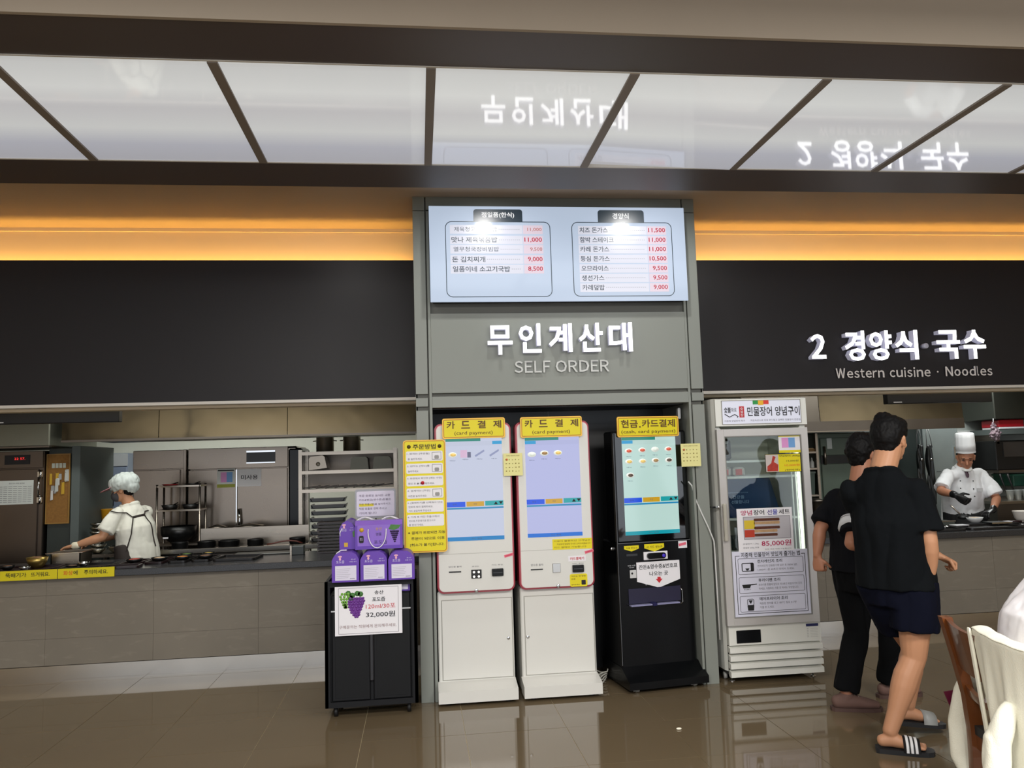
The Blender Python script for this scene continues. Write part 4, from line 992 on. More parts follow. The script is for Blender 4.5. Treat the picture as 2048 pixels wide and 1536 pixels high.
def organic(name, mb, mat, parent, voxel=.007, smooth=4, fold=0, fscale=(9, 9, 3), label=None, seed=0, grain=0):
    """union of the lofts as one closed surface, smoothed; `fold` pushes cloth folds into it"""
    o = mb.build(name, mat, parent, label)
    m = o.modifiers.new('r', 'REMESH'); m.mode = 'VOXEL'; m.voxel_size = voxel; m.use_smooth_shade = True
    if smooth:
        m = o.modifiers.new('s', 'SMOOTH'); m.factor = .5; m.iterations = smooth
    dg = bpy.context.evaluated_depsgraph_get(); me = bpy.data.meshes.new_from_object(o.evaluated_get(dg))
    o.modifiers.clear(); old = o.data; o.data = me; bpy.data.meshes.remove(old); me.name = name
    if not me.materials: me.materials.append(mat)
    if fold or grain:
        off = Vector((seed*3.1, seed*1.7, seed))
        nr = [v.normal.copy() for v in me.vertices]
        for v, nn in zip(me.vertices, nr):
            c = v.co
            if fold:
                p = Vector((c.x*fscale[0], c.y*fscale[1], c.z*fscale[2]))+off
                v.co += nn*(abs(noise.noise(p))*2-.5)*fold
            if grain: v.co += nn*noise.noise(c*grain[0]+off)*grain[1]
    me.polygons.foreach_set('use_smooth', [True]*len(me.polygons)); me.update()
    return o
skin_m = M('skin', (190, 138, 104), .5, var=.07, scale=6); skin2_m = M('skin deeper', (176, 120, 92), .5, var=.07, scale=6)
lip_m = M('lip', (156, 92, 80), .5); eye_m = M('eye dark', (30, 24, 22), .2); hair_m = M('black hair', (10, 9, 10), .6, spec=.2, var=.4, scale=60)
tee_m = M('black cotton', (13, 16, 19), .9, spec=.12, var=.12, scale=5); tee2_m = M('black cotton worn', (18, 19, 23), .9, spec=.12, var=.12, scale=5)
navy_m = M('navy shorts', (9, 12, 27), .9, spec=.12, var=.12, scale=5); trou_m = M('black trousers', (12, 13, 15), .9, spec=.12, var=.15, scale=6)
cwhite_m = M('chef white', (226, 226, 228), .8, var=.03); glove_m = M('black glove', (22, 22, 24), .3)

def hand(mb, w, d, nrm, side, curl=20, s=1.0, thick=1.0):
    """wrist, direction along the hand, back-of-hand normal, thumb side (unit vectors)"""
    d = d.normalized(); side = (side-d*side.dot(d)).normalized(); nrm = nrm-d*nrm.dot(d)-side*nrm.dot(side); nrm.normalize()
    loft(mb, [w-d*.02*s, w+d*.02*s, w+d*.055*s, w+d*.090*s], [(.026*s, .020*s), (.033*s, .018*s), (.041*s, .017*s), (.040*s, .014*s)], side)
    for i, (o, L) in enumerate(((.030, .068), (.010, .076), (-.010, .071), (-.030, .056))):
        p = w+d*.088*s+side*o*s; dd = d.copy(); pts = [p-d*.02*s, p]; rr_ = [.0098*s*thick, .0095*s*thick]
        for k, f in enumerate((.45, .32, .23)):
            rot = Matrix.Rotation(R(curl*(1 if k else .9)), 3, side.cross(d).dot(nrm)*-1*side if False else nrm.cross(dd))
            dd = (rot @ dd).normalized() if False else (dd*math.cos(R(curl))-nrm2(dd, nrm, side)*math.sin(R(curl)))
            dd.normalize(); p = p+dd*L*f*s; pts.append(p); rr_.append((.0092-.0008*k)*s*thick)
        loft(mb, pts, rr_, side, seg=8)
    tb = w+d*.022*s+side*.026*s; t1 = (side*.75+d*.65-nrm*.15).normalized(); t2 = (d*.9+side*.25-nrm*(.2+curl/90)).normalized()
    loft(mb, [tb-side*.01*s, tb+t1*.035*s, tb+t1*.035*s+t2*.028*s, tb+t1*.035*s+t2*.050*s], [.013*s, .012*s, .0105*s, .009*s], nrm, seg=8)
def nrm2(dd, nrm, side):
    """direction on the back-of-hand side, square to a finger segment"""
    v = side.cross(dd)
    if v.dot(nrm) < 0 and dd.dot(nrm) > -.05: v = -v
    if not hasattr(nrm2, 'sgn') or dd.dot(nrm) > -.05: nrm2.sgn = 1 if side.cross(dd).dot(v) > 0 else -1
    return side.cross(dd)*nrm2.sgn

def figure(name_label, J, root_loc, skin, s=1.0, hands=None, shod=True):
    """J: joints in world space. Returns root, body builder pieces in a dict"""
    root = thing('person', name_label, 'person', root_loc)
    f = J['fwd'].normalized(); r = f.cross(V3(0, 0, 1)).normalized()
    pel, che, nk, hd = J['pelvis'], J['chest'], J['neck'], J['head']
    b = MB()
    loft(b, [pel-V3(0, 0, .07)*s, pel+V3(0, 0, .02)*s, pel.lerp(che, .45), che, che.lerp(nk, .50), che.lerp(nk, .76), nk-V3(0, 0, .01)*s], [(.125*s, .095*s), (.165*s, .115*s), (.140*s, .100*s), (.158*s, .112*s), (.132*s, .090*s), (.088*s, .066*s), (.056*s, .052*s)], r)
    hu = (hd-nk).normalized()
    nw = J.get('nw', 1); loft(b, [nk-hu*.045*s, nk-hu*.005*s, nk+hu*.04*s, hd-hu*.04*s], [.040*s, .058*s*nw, .058*s*nw, .058*s*nw], r, cap=False)
    hf = J['face'].normalized(); hr = hf.cross(V3(0, 0, 1)).normalized(); hup = hr.cross(hf).normalized()
    Mh = Matrix((hr, hf, hup)).transposed()
    def hp(x, y, z): return hd+Mh @ Vector((x, y, z))*s
    b.ell(hp(0, -.012, .022), .076*s, .096*s, .098*s, 20, 14, Mh)              # skull
    b.ell(hp(0, .024, -.045), .056*s, .062*s, .072*s, 18, 12, Mh)              # face and jaw
    b.ell(hp(0, .070, -.092), .024*s, .020*s, .018*s, 12, 8, Mh)               # chin
    loft(b, [hp(0, .078, .012), hp(0, .094, -.020), hp(0, .098, -.034)], [.008*s, .013*s, .015*s], hr, seg=10)  # nose
    b.ell(hp(0, .072, .028), .050*s, .018*s, .010*s, 12, 8, Mh)                # brow
    b.ell(hp(0, .082, -.062), .024*s, .009*s, .007*s, 12, 8, Mh)               # lips
    for q in (-1, 1):
        b.ell(hp(q*.038, .060, -.028), .020*s, .016*s, .018*s, 10, 8, Mh)      # cheek
        b.ell(hp(q*.078, -.008, -.012), .009*s, .020*s, .032*s, 10, 8, Mh @ Matrix.Rotation(R(10), 3, 'X'))
        b.ell(hp(q*.083, -.016, .004), .010*s, .012*s, .017*s, 10, 8, Mh)      # ear rim
    for q, sd in ((-1, 'L'), (1, 'R')):
        S, E, W = J['sh'+sd], J['el'+sd], J['wr'+sd]
        loft(b, [nk.lerp(S, .35)-V3(0, 0, .05), nk.lerp(S, .75)-V3(0, 0, .042), S-V3(0, 0, .018)], [(.045*s, .038*s), .042*s, .042*s], f)
        loft(b, [S-V3(0, 0, .02), S.lerp(E, .3), S.lerp(E, .75), E], [.042*s, .048*s, .044*s, .041*s], f)
        loft(b, [E, E.lerp(W, .25), E.lerp(W, .7), W], [.040*s, .043*s, .034*s, (.029*s, .023*s)], f)
        H, K, A = J['hip'+sd], J['kn'+sd], J['an'+sd]
        loft(b, [H+V3(0, 0, .02), H.lerp(K, .3), H.lerp(K, .75), K], [.098*s, .094*s, .074*s, .062*s], r)
        back = -J.get('toe'+sd, f)
        loft(b, [K, K.lerp(A, .25)+back*.008, K.lerp(A, .4)+back*.006, K.lerp(A, .75), A], [.060*s, .066*s, .064*s, .045*s, .038*s], r)
        td = J.get('toe'+sd, f).normalized(); tp = J.get('tip'+sd, 0); tv = (td+V3(0, 0, tp)).normalized(); ts = td.cross(V3(0, 0, 1)).normalized()
        base = A-V3(0, 0, .050*s)
        loft(b, [base-tv*.045*s, base+V3(0, 0, .010)*s, base+tv*.07*s-V3(0, 0, .004), base+tv*.13*s-V3(0, 0, .012)], [(.027*s, .030*s), (.034*s, .038*s), (.040*s, .030*s), (.042*s, .020*s)], ts)
        for k in range(5):
            o_ = (k-2)*.017; L = (.042, .040, .038, .034, .030)[k if q*1 > 0 else k]
            p0 = base+tv*.125*s+ts*o_*s-V3(0, 0, .014)
            loft(b, [p0, p0+tv*L*s-V3(0, 0, .004)], [.0105*s, .009*s], ts, seg=8)
        hh = (hands or {}).get(sd)
        if hh: hand(b, W, hh['d'], hh['n'], hh['t'], hh.get('curl', 20), s)
        else: hand(b, W, (W-E), r*q, f, 20, s)
    return root, b, dict(f=f, r=r, hp=hp, hf=hf, hr=hr, Mh=Mh, s=s)
def face_bits(root, D, brow=True):
    for q in (-1, 1):
        MB().ell(D['hp'](q*.031, .074, .006), .013, .007, .005, 10, 8, D['Mh']).build('eye', eye_m, root)
        if brow: MB().ell(D['hp'](q*.032, .084, .030), .018, .004, .004, 10, 6, D['Mh']).build('eyebrow', hair_m, root)
def tshirt(root, J, D, mat, hem, s, loose=.02, sleeve=.70, flare=.078, seed=1, neckw=.082, fold=.010):
    f, r = D['f'], D['r']; pel, che, nk = J['pelvis'], J['chest'], J['neck']
    b = MB()
    bot = pel+V3(0, 0, hem)
    loft(b, [bot, pel.lerp(che, .2), pel.lerp(che, .6), che, che.lerp(nk, .45), che.lerp(nk, .70), nk-V3(0, 0, .030), nk], [((.178+loose)*s, (.128+loose)*s), ((.172+loose)*s, (.120+loose)*s), ((.165+loose)*s, (.115+loose)*s), ((.166+loose)*s, (.118+loose)*s), ((.146+loose*.6)*s, (.100+loose*.5)*s), ((.124+loose*.3)*s, .108*s), ((neckw+.020)*s, .098*s), ((neckw+.004)*s, .080*s)], r, seg=24, cap=False)
    hw = J['nw'] if 'nw' in J else 1
    b.tube([nk+V3(0, 0, -.006)+r*(neckw-.004)*s*math.cos(2*PI*k/28)+f*(.074*math.sin(2*PI*k/28)-.004)*s+V3(0, 0, -.022*math.sin(2*PI*k/28)) for k in range(28)], .0125, 8, closed=True)
    for sd in 'LR':
        S, E = J['sh'+sd], J['el'+sd]; e = S.lerp(E, sleeve)
        loft(b, [nk.lerp(S, .3)-V3(0, 0, .050), nk.lerp(S, .75)-V3(0, 0, .036), S+V3(0, 0, -.012)], [(.070*s, .056*s), .066*s, .068*s], f)
        loft(b, [S-V3(0, 0, .008), S.lerp(e, .5), e], [.066*s, .071*s, flare*s], f, cap=False)
    return organic('t_shirt', b, mat, root, .009, 3, fold, (11, 11, 3.2), seed=seed, grain=(38, .0015))
def legs_cloth(root, J, D, mat, end, s, name, w0=.108, w1=.095, seed=2, fold=.010, top=.06):
    r = D['r']; b = MB(); pel = J['pelvis']
    loft(b, [pel-V3(0, 0, .13), pel-V3(0, 0, .03), pel+V3(0, 0, top)], [(.160*s, .125*s), (.188*s, .142*s), (.170*s, .126*s)], r, seg=22, cap=False)
    for sd in 'LR':
        H, K, A = J['hip'+sd], J['kn'+sd], J['an'+sd]
        if end < 1:
            e = H.lerp(K, end); loft(b, [H+V3(0, 0, .03), H.lerp(e, .5), e], [w0*s, (w0+w1)/2*s, w1*s], r, cap=False)
        else:
            e = K.lerp(A, end-1); loft(b, [H+V3(0, 0, .03), H.lerp(K, .5), K, K.lerp(e, .5), e], [w0*s, .096*s, .080*s, .078*s, w1*s], r, cap=False)
    return organic(name, b, mat, root, .009, 3, fold, (10, 10, 3.5), seed=seed, grain=(34, .0015))
def hair(root, D, mat, pieces, seed=1, spike=.0035):
    b = MB()
    for (x, y, z, a, c, d) in pieces: b.ell(D['hp'](x, y, z), a*D['s'], c*D['s'], d*D['s'], 20, 14, D['Mh'])
    return organic('hair', b, mat, root, .006, 2, spike, (42, 42, 30), seed=seed, grain=(120, .0022))

# ---- man in shorts and slides, seen from behind, walking to the right
def dirv(deg): return V3(math.sin(R(deg)), math.cos(R(deg)), 0)      # 0 = away from the camera, 90 = to the right
fw_ = dirv(42); rt = fw_.cross(V3(0, 0, 1))
J = dict(fwd=fw_, face=dirv(62)+V3(0, 0, -.08), pelvis=V3(2.565, 4.12, .87), chest=V3(2.545, 4.10, 1.20), neck=V3(2.525, 4.10, 1.468), head=V3(2.605, 4.13, 1.635),
         nw=1.18, shR=V3(2.520, 4.10, 1.362)+rt*.178, shL=V3(2.520, 4.10, 1.362)-rt*.172,
         elR=V3(2.665, 3.95, 1.085), wrR=V3(2.685, 3.99, .915), elL=V3(2.67, 4.39, 1.05), wrL=V3(2.930, 4.27, .970),
         hipR=V3(2.565, 4.12, .85)+rt*.09, hipL=V3(2.565, 4.12, .85)-rt*.09,
         knR=V3(2.600, 4.065, .475), anR=V3(2.435, 4.070, .105), knL=V3(2.735, 4.27, .475), anL=V3(2.690, 4.30, .155),
         toeR=V3(.90, -.42, 0), toeL=V3(1, -.02, 0), tipL=-.12)
sk1 = skin_m
hs = dict(R=dict(d=V3(-.05, .25, -1), n=V3(.8, -.6, 0), t=V3(.6, .8, 0), curl=25), L=dict(d=V3(1, -.1, -.55), n=V3(0, .1, 1), t=V3(0, -1, 0), curl=68))
root, b, D = figure('man in black T-shirt, navy shorts and striped slides walking right, seen from behind', J, (2.56, 4.12, 0), sk1, 1.0, hs)
organic('body', b, sk1, root, .0055, 3)
tshirt(root, J, D, tee_m, -.03, 1.0, .030, .78, .088, 3, fold=.013)
legs_cloth(root, J, D, navy_m, .62, 1.0, 'shorts', .124, .128, 5, .010)
hair(root, D, hair_m, [(0, -.018, .052, .092, .108, .088), (0, -.050, .020, .084, .082, .090), (0, .045, .085, .070, .050, .045), (0, -.066, -.030, .066, .042, .060), (-.02, -.03, .112, .05, .06, .04), (.066, -.020, .035, .022, .05, .045), (-.066, -.020, .035, .022, .05, .045)], 2)
face_bits(root, D)
sole_m = M('slide rubber', (28, 29, 32), .55); strap_m = M('slide strap', (20, 20, 24), .45)
def slide(sd, lift):
    A = J['an'+sd]; t_ = J['toe'+sd].normalized(); s_ = t_.cross(V3(0, 0, 1)).normalized()
    c = V3(A.x, A.y, 0)
    up = V3(0, 0, 1); tilt = J.get('tip'+sd, 0)
    tt = (t_+up*tilt).normalized(); nn = s_.cross(tt).normalized(); nn = nn if nn.z > 0 else -nn
    o = V3(A.x, A.y, A.z-.105)
    out = []
    prof = [(-.075, .030), (-.06, .038), (0, .042), (.07, .046), (.13, .050), (.17, .046), (.195, .034), (.205, .015)]
    pts = [(u, w_) for u, w_ in prof]+[(u, -w_) for u, w_ in prof[::-1]]
    n = len(pts); vs = [o+tt*u+s_*w_+nn*(-.0) for u, w_ in pts]+[o+tt*u+s_*w_*1.02+nn*.024 for u, w_ in pts]
    so = MB().poly(vs, [list(range(n))[::-1], list(range(n, 2*n))]+[(i, (i+1) % n, n+(i+1) % n, n+i) for i in range(n)])
    so.build('slide_sole', sole_m, root)
    def band(u0, u1, rad, name, mat, par):
        m = MB(); vs = []; fs = []; K_ = 14
        for u in (u0, u1):
            for k in range(K_+1):
                a = PI*k/K_; h = .066-.16*(u-.06)
                for e in (0, .004): vs.append(o+tt*u+s_*math.cos(a)*(.048+e+rad)+nn*(.018+math.sin(a)*(h+e+rad)))
        L_ = 2*(K_+1)
        for k in range(K_):
            fs += [(2*k, 2*k+2, L_+2*k+2, L_+2*k), (2*k+1, L_+2*k+1, L_+2*k+3, 2*k+3), (2*k, 2*k+1, 2*k+3, 2*k+2), (L_+2*k, L_+2*k+2, L_+2*k+3, L_+2*k+1)]
        return m.poly(vs, fs, True).build(name, mat, par)
    st_ = band(.055, .135, 0, 'slide_strap', strap_m if sd == 'R' else M('slide strap grey', (150, 152, 150), .45), root)
    if sd == 'R':
        for k in range(3): band(.067+.021*k, .080+.021*k, .0035, 'white_stripe', M('stripe white', (230, 230, 232), .5), st_)
slide('R', 0); slide('L', .03)

# ---- second man, in black T-shirt and trousers, partly hidden by the first
fw_ = dirv(72); rt = fw_.cross(V3(0, 0, 1))
J = dict(fwd=fw_, face=dirv(66)+V3(0, 0, -.12), pelvis=V3(2.735, 4.76, .84), chest=V3(2.735, 4.76, 1.14), neck=V3(2.765, 4.76, 1.375), head=V3(2.825, 4.79, 1.555),
         nw=1.1, shR=V3(2.70, 4.64, 1.295), shL=V3(2.69, 4.91, 1.290),
         elR=V3(2.520, 4.47, 1.035), wrR=V3(2.75, 4.50, .99), elL=V3(2.535, 4.86, 1.085), wrL=V3(2.500, 4.85, .925),
         hipR=V3(2.735, 4.76, .82)+rt*.085, hipL=V3(2.735, 4.76, .82)-rt*.085,
         knL=V3(2.70, 4.80, .45), anL=V3(2.580, 4.76, .100), knR=V3(2.93, 4.80, .46), anR=V3(2.99, 4.95, .105),
         toeL=V3(.96, -.25, 0), toeR=V3(1, 0, 0))
hs = dict(L=dict(d=V3(0, -.1, -1), n=V3(-.9, -.3, 0), t=V3(.5, -.8, 0), curl=72), R=dict(d=V3(1, .1, -.2), n=V3(0, -1, 0), t=V3(0, 0, 1), curl=25))
root, b, D = figure('man in black T-shirt with white sleeve band, black trousers and brown shoes', J, (2.73, 4.76, 0), skin2_m, .96, hs)
organic('body', b, skin2_m, root, .0055, 3)
tshirt(root, J, D, tee2_m, -.01, .98, .035, .84, .085, 7, fold=.012)
legs_cloth(root, J, D, trou_m, 1.97, .98, 'trousers', .112, .082, 8, .014)
hair(root, D, hair_m, [(0, -.018, .050, .094, .110, .088), (0, -.052, .020, .084, .080, .090), (0, .045, .078, .075, .055, .050), (0, -.068, -.030, .066, .042, .060), (.0, -.03, .105, .07, .07, .045)], 5, .006)
face_bits(root, D)
S, E = J['shR'], J['elR']; dv = (E-S).normalized(); e0 = S+dv*(E-S).length*.56
mb = MB(); loft(mb, [e0, e0+dv*.060], [.0885, .0905], V3(0, 1, 0), seg=24, cap=False); bd = mb.build('sleeve_band', M('band white', (224, 226, 230), .6), root, 'white band on the sleeve')
mb = MB(); loft(mb, [e0+dv*.012, e0+dv*.015], [.0895, .0895], V3(0, 1, 0), seg=24, cap=False); mb.build('band_line', ink_m, bd)
c_ = e0+dv*.038; nn = V3(-.35, -.93, 0).normalized(); tt = dv.cross(nn).normalized()
tt = tt if tt.x > 0 else -tt
mb = MB()
for (u0, u1, v0, v1) in ((-.018, .022, .010, .013), (-.010, .022, -.003, 0), (.019, .022, -.016, .010)):
    q = [c_+nn*.0905+tt*u+(-dv)*v for u, v in ((u0, v0), (u1, v0), (u1, v1), (u0, v1))]; mb.poly(q+[p-nn*.006 for p in q], [(0, 1, 2, 3), (7, 6, 5, 4), (0, 4, 5, 1), (1, 5, 6, 2), (2, 6, 7, 3), (3, 7, 4, 0)])
mb.build('band_mark', gink_m, bd)
shoe_m = M('brown suede', (104, 78, 70), .8, var=.15, scale=20)
for sd in 'LR':
    A = J['an'+sd]; t_ = J['toe'+sd].normalized(); s_ = t_.cross(V3(0, 0, 1)).normalized(); g0 = V3(A.x, A.y, 0)
    mb = MB(); loft(mb, [g0-t_*.060+V3(0, 0, .050), g0-t_*.02+V3(0, 0, .055), g0+t_*.06+V3(0, 0, .050), g0+t_*.13+V3(0, 0, .040), g0+t_*.175+V3(0, 0, .034)], [(.036, .040), (.042, .048), (.046, .042), (.050, .030), (.042, .022)], s_)
    loft(mb, [A-V3(0, 0, .05), A-V3(0, 0, .015)], [(.045, .040), (.045, .042)], t_)
    sh = organic('shoe', mb, shoe_m, root, .006, 2)
    mb = MB(); prof = [(-.095, .022), (-.08, .036), (0, .044), (.08, .050), (.14, .052), (.185, .040), (.205, .016)]
    pts = prof+[(u, -w_) for u, w_ in prof[::-1]]; n = len(pts)
    mb.poly([g0+t_*u+s_*w_ for u, w_ in pts]+[g0+t_*u+s_*w_+V3(0, 0, .022) for u, w_ in pts], [list(range(n))[::-1], list(range(n, 2*n))]+[(i, (i+1) % n, n+(i+1) % n, n+i) for i in range(n)])
    mb.build('shoe_sole', M('sole brown', (78, 56, 50), .7), sh)
    mb = MB()
    for k in range(4): c = g0+t_*(.045+.020*k)+V3(0, 0, .094-.008*k); mb.tube([c-s_*.022, c+V3(0, 0, .004), c+s_*.022], .0025, 5)
    mb.build('shoe_lace', M('lace', (150, 130, 120), .7), sh)

# ---- kitchen worker with hairnet, seen from behind her left shoulder
fw_ = dirv(-62); rt = fw_.cross(V3(0, 0, 1))
J = dict(fwd=fw_, face=V3(-1, -.05, -.22), pelvis=V3(-2.53, 7.62, .86), chest=V3(-2.565, 7.62, 1.09), neck=V3(-2.615, 7.62, 1.300), head=V3(-2.675, 7.60, 1.440),
         shR=V3(-2.595, 7.62, 1.235)+rt*.155, shL=V3(-2.595, 7.62, 1.235)-rt*.165,
         elL=V3(-2.76, 7.38, 1.035), wrL=V3(-2.97, 7.36, .975), elR=V3(-2.72, 7.84, 1.04), wrR=V3(-2.95, 7.76, .975),
         hipR=V3(-2.53, 7.62, .84)+rt*.08, hipL=V3(-2.53, 7.62, .84)-rt*.08, knR=V3(-2.53, 7.62, .46)+rt*.08, knL=V3(-2.53, 7.62, .46)-rt*.08, anR=V3(-2.51, 7.62, .10)+rt*.08, anL=V3(-2.51, 7.62, .10)-rt*.08)
hs = dict(L=dict(d=V3(-1, 0, -.25), n=V3(0, -.2, 1), t=V3(0, .9, -.2), curl=22), R=dict(d=V3(-1, -.1, -.25), n=V3(0, .2, 1), t=V3(0, -.9, 0), curl=22))
root, b, D = figure('kitchen worker in pink visor, hairnet and white shirt at the left counter', J, (-2.50, 7.62, 0), skin_m, .93, hs)
organic('body', b, skin_m, root, .006, 3)
shirt_ = tshirt(root, J, D, M('worker white', (222, 220, 208), .8, var=.03), -.06, .98, .032, .80, .080, 11, fold=.012)
legs_cloth(root, J, D, trou_m, 1.97, .93, 'trousers', .11, .08, 12, .01)
hair(root, D, hair_m, [(0, -.055, .000, .080, .066, .080), (0, -.02, .03, .082, .098, .08)], 3, .003)
b = MB(); b.ell(D['hp'](0, -.030, .060), .112, .132, .092, 22, 14, D['Mh']); b.ell(D['hp'](0, -.085, .015), .090, .070, .075, 18, 12, D['Mh'])
organic('hairnet', b, M('hairnet white', (196, 204, 200), .7, var=.1, scale=30), root, .007, 2, .008, (30, 30, 14), seed=4)
hp = D['hp']; pk_m = M('visor pink', (236, 160, 170), .5)
b = MB(); vs = []
for k in range(13):
    a = PI*k/12; vs.append(hp(.078*math.cos(a), .062+.02*math.sin(a), .040))
for k in range(13):
    a = PI*k/12; vs.append(hp(.092*math.cos(a), .080+.120*math.sin(a), .034-.020*math.sin(a)))
vs += [v+V3(0, 0, .003) for v in vs]
fs = [(k, k+1, 14+k, 13+k) for k in range(12)]+[(26+k, 39+k, 40+k, 27+k) for k in range(12)]+[(13+k, 14+k, 40+k, 39+k) for k in range(12)]
b.poly(vs, fs, True).build('visor', pk_m, root)
b = MB(); b.ell(hp(0, .058, -.052), .060, .052, .052, 18, 12, D['Mh'])
m_ = organic('face_mask', b, M('mask grey', (66, 66, 70), .8), root, .006, 2)
MB().tube([hp(-.052, .05, -.03), hp(-.078, .01, -.008)], .002, 5).tube([hp(.052, .05, -.03), hp(.078, .01, -.008)], .002, 5).build('mask_loop', M('mask grey', (66, 66, 70), .8), m_)
for q in (-1, 1): MB().ell(hp(q*.031, .074, .006), .012, .006, .005, 10, 8, D['Mh']).build('eye', eye_m, root)
ap = M('apron dark', (46, 38, 34), .8)
f_, r_ = D['f'], D['r']
from mathutils.bvhtree import BVHTree
dg_ = bpy.context.evaluated_depsgraph_get(); bv = BVHTree.FromObject(shirt_, dg_)
ax_ = V3(-2.575, 7.62, 0); o0 = org(root)
def on_shirt(ang, z):
    d_ = dirv(ang); p = ax_+V3(0, 0, z)+d_*.5
    h_ = bv.ray_cast(p-o0, -d_)
    return (h_[0]+o0 if h_[0] else ax_+V3(0, 0, z)+d_*.15)+d_*.003
b = MB()
def strap(pa, w=.013):
    pts = []
    for (a0, z0), (a1, z1) in zip(pa[:-1], pa[1:]):
        for k in range(6): pts.append(on_shirt(a0+(a1-a0)*k/6, z0+(z1-z0)*k/6))
    pts.append(on_shirt(*pa[-1])); loft(b, pts, [(w, .004)]*len(pts), V3(1, -1, 0) if abs(pa[0][1]-pa[-1][1]) > .05 else V3(0, 0, 1), seg=6)
strap([(215, 1.255), (190, 1.235), (165, 1.19), (168, 1.05), (178, .92), (188, .87)])
strap([(165, 1.19), (135, 1.20), (105, 1.205)], .012)
strap([(60, 1.24), (95, 1.235), (105, 1.205), (98, 1.05), (90, .92)])
b.build('apron_strap', ap, root)
b = MB(); loft(b, [V3(-2.575, 7.61, .55), V3(-2.59, 7.61, .80), V3(-2.62, 7.60, .96)], [(.20, .11), (.205, .12), (.17, .11)], V3(0, 1, 0), seg=24, cap=False)
organic('apron', b, ap, root, .010, 2, .008)
for sd in 'LR':
    b = MB(); W = J['wr'+sd]; loft(b, [W-V3(-.02, 0, 0), W+V3(-.01, 0, -.002)], [.031, .031], V3(0, 1, 0), seg=14)
    b.build('bracelet' if sd == 'L' else 'cuff', M('glove cuff', (222, 214, 190), .5), root)

# ---- chef with tall hat behind the right counter
fw_ = V3(-.62, -1, 0).normalized(); rt = fw_.cross(V3(0, 0, 1))
J = dict(fwd=V3(-.35, -1, 0), face=V3(-.60, -1, -.62), pelvis=V3(5.60, 7.72, .88), chest=V3(5.585, 7.66, 1.16), neck=V3(5.555, 7.60, 1.385), head=V3(5.545, 7.52, 1.485),
         shR=V3(5.40, 7.62, 1.315), shL=V3(5.75, 7.62, 1.320),
         elR=V3(5.225, 7.50, 1.155), wrR=V3(5.225, 7.28, 1.125), elL=V3(5.83, 7.50, 1.06), wrL=V3(5.60, 7.27, .965),
         hipR=V3(5.51, 7.72, .86), hipL=V3(5.69, 7.72, .86), knR=V3(5.51, 7.70, .47), knL=V3(5.69, 7.70, .47), anR=V3(5.51, 7.72, .10), anL=V3(5.69, 7.72, .10))
hs = dict(R=dict(d=V3(.45, -.5, -.5), n=V3(0, -.6, 1), t=V3(.5, -.7, .2), curl=38), L=dict(d=V3(-1, -.25, -.30), n=V3(-.2, -.4, 1), t=V3(-.2, .9, 0), curl=32))
root, b, D = figure('chef in tall white hat and white jacket with black gloves behind the right counter', J, (5.60, 7.70, 0), skin2_m, .98, hs)
organic('body', b, skin2_m, root, .006, 3)
tshirt(root, J, D, cwhite_m, -.05, 1.0, .030, .86, .082, 15, fold=.013)
legs_cloth(root, J, D, trou_m, 1.97, .98, 'trousers', .11, .08, 16, .01)
hair(root, D, hair_m, [(0, -.040, .020, .083, .080, .075)], 3, .003)
face_bits(root, D)
hp = D['hp']
Hc = hp(0, -.004, .058); up = (D['Mh'] @ V3(0, .05, 1)*.35+V3(0, 0, .9)).normalized()
b = MB(); vs = []; fs = []; sg = 40
for h, ra in ((0, .088), (.030, .087), (.031, .089), (.08, .086), (.15, .083), (.192, .081), (.198, .074), (.185, .02)):
    for k in range(sg):
        a = 2*PI*k/sg; pl = 1+(.035*math.cos(a*14) if .05 < h else 0)
        u_ = V3(1, 0, 0).cross(up).normalized(); w_ = up.cross(u_)
        vs.append(Hc+up*h+(u_*math.cos(a)*ra*1.08+w_*math.sin(a)*ra)*pl)
for i in range(7):
    for k in range(sg): fs.append((i*sg+k, i*sg+(k+1) % sg, (i+1)*sg+(k+1) % sg, (i+1)*sg+k))
fs.append([7*sg+k for k in range(sg)])
b.poly(vs, fs, True).build('chef_hat', M('hat white', (232, 232, 234), .7, var=.02), root, 'tall white pleated hat')
b = MB(); loft(b, [J['neck']-V3(0, 0, .03), J['neck']+V3(0, -.02, .012)], [(.078, .072), (.074, .070)], V3(1, 0, 0), seg=24, cap=False)
b.build('collar', cwhite_m, root)
b = MB(); b.ell(hp(0, .060, -.105), .050, .045, .020, 16, 8, D['Mh']); b.build('chin_mask', M('mask white', (228, 228, 226), .6), root, 'white mask pulled under the chin')
b = MB(); loft(b, [V3(5.525, 7.508, 1.345), V3(5.53, 7.500, 1.31), V3(5.53, 7.495, 1.285)], [(.016, .008), (.020, .008), (.012, .006)], V3(1, 0, 0), seg=10)
b.build('neckerchief', M('scarf plum', (74, 54, 66), .7), root)
for (x_, z_) in ((5.46, 1.25), (5.455, 1.175), (5.47, 1.10), (5.60, 1.245), (5.595, 1.165), (5.60, 1.09)):
    MB().ell((x_, 7.500+abs(x_-5.53)*.25-(1.25-z_)*.03, z_), .007, .006, .007, 8, 6).build('button', ink_m, root)
box('name_tag', M('tag grey', (190, 190, 192), .4), root, 5.625, 5.685, 7.498, 7.506, 1.135, 1.172)
for sd in 'LR':
    b = MB(); W = J['wr'+sd]; E = J['el'+sd]; h_ = hs[sd]; d0 = (W-E).normalized()
    loft(b, [W-d0*.045, W], [(.037, .034), (.034, .028)], V3(0, 0, 1)); hand(b, W, h_['d'], h_['n'], h_['t'], h_['curl'], 1.04, 1.2)
    organic('glove', b, glove_m, root, .0055, 1)
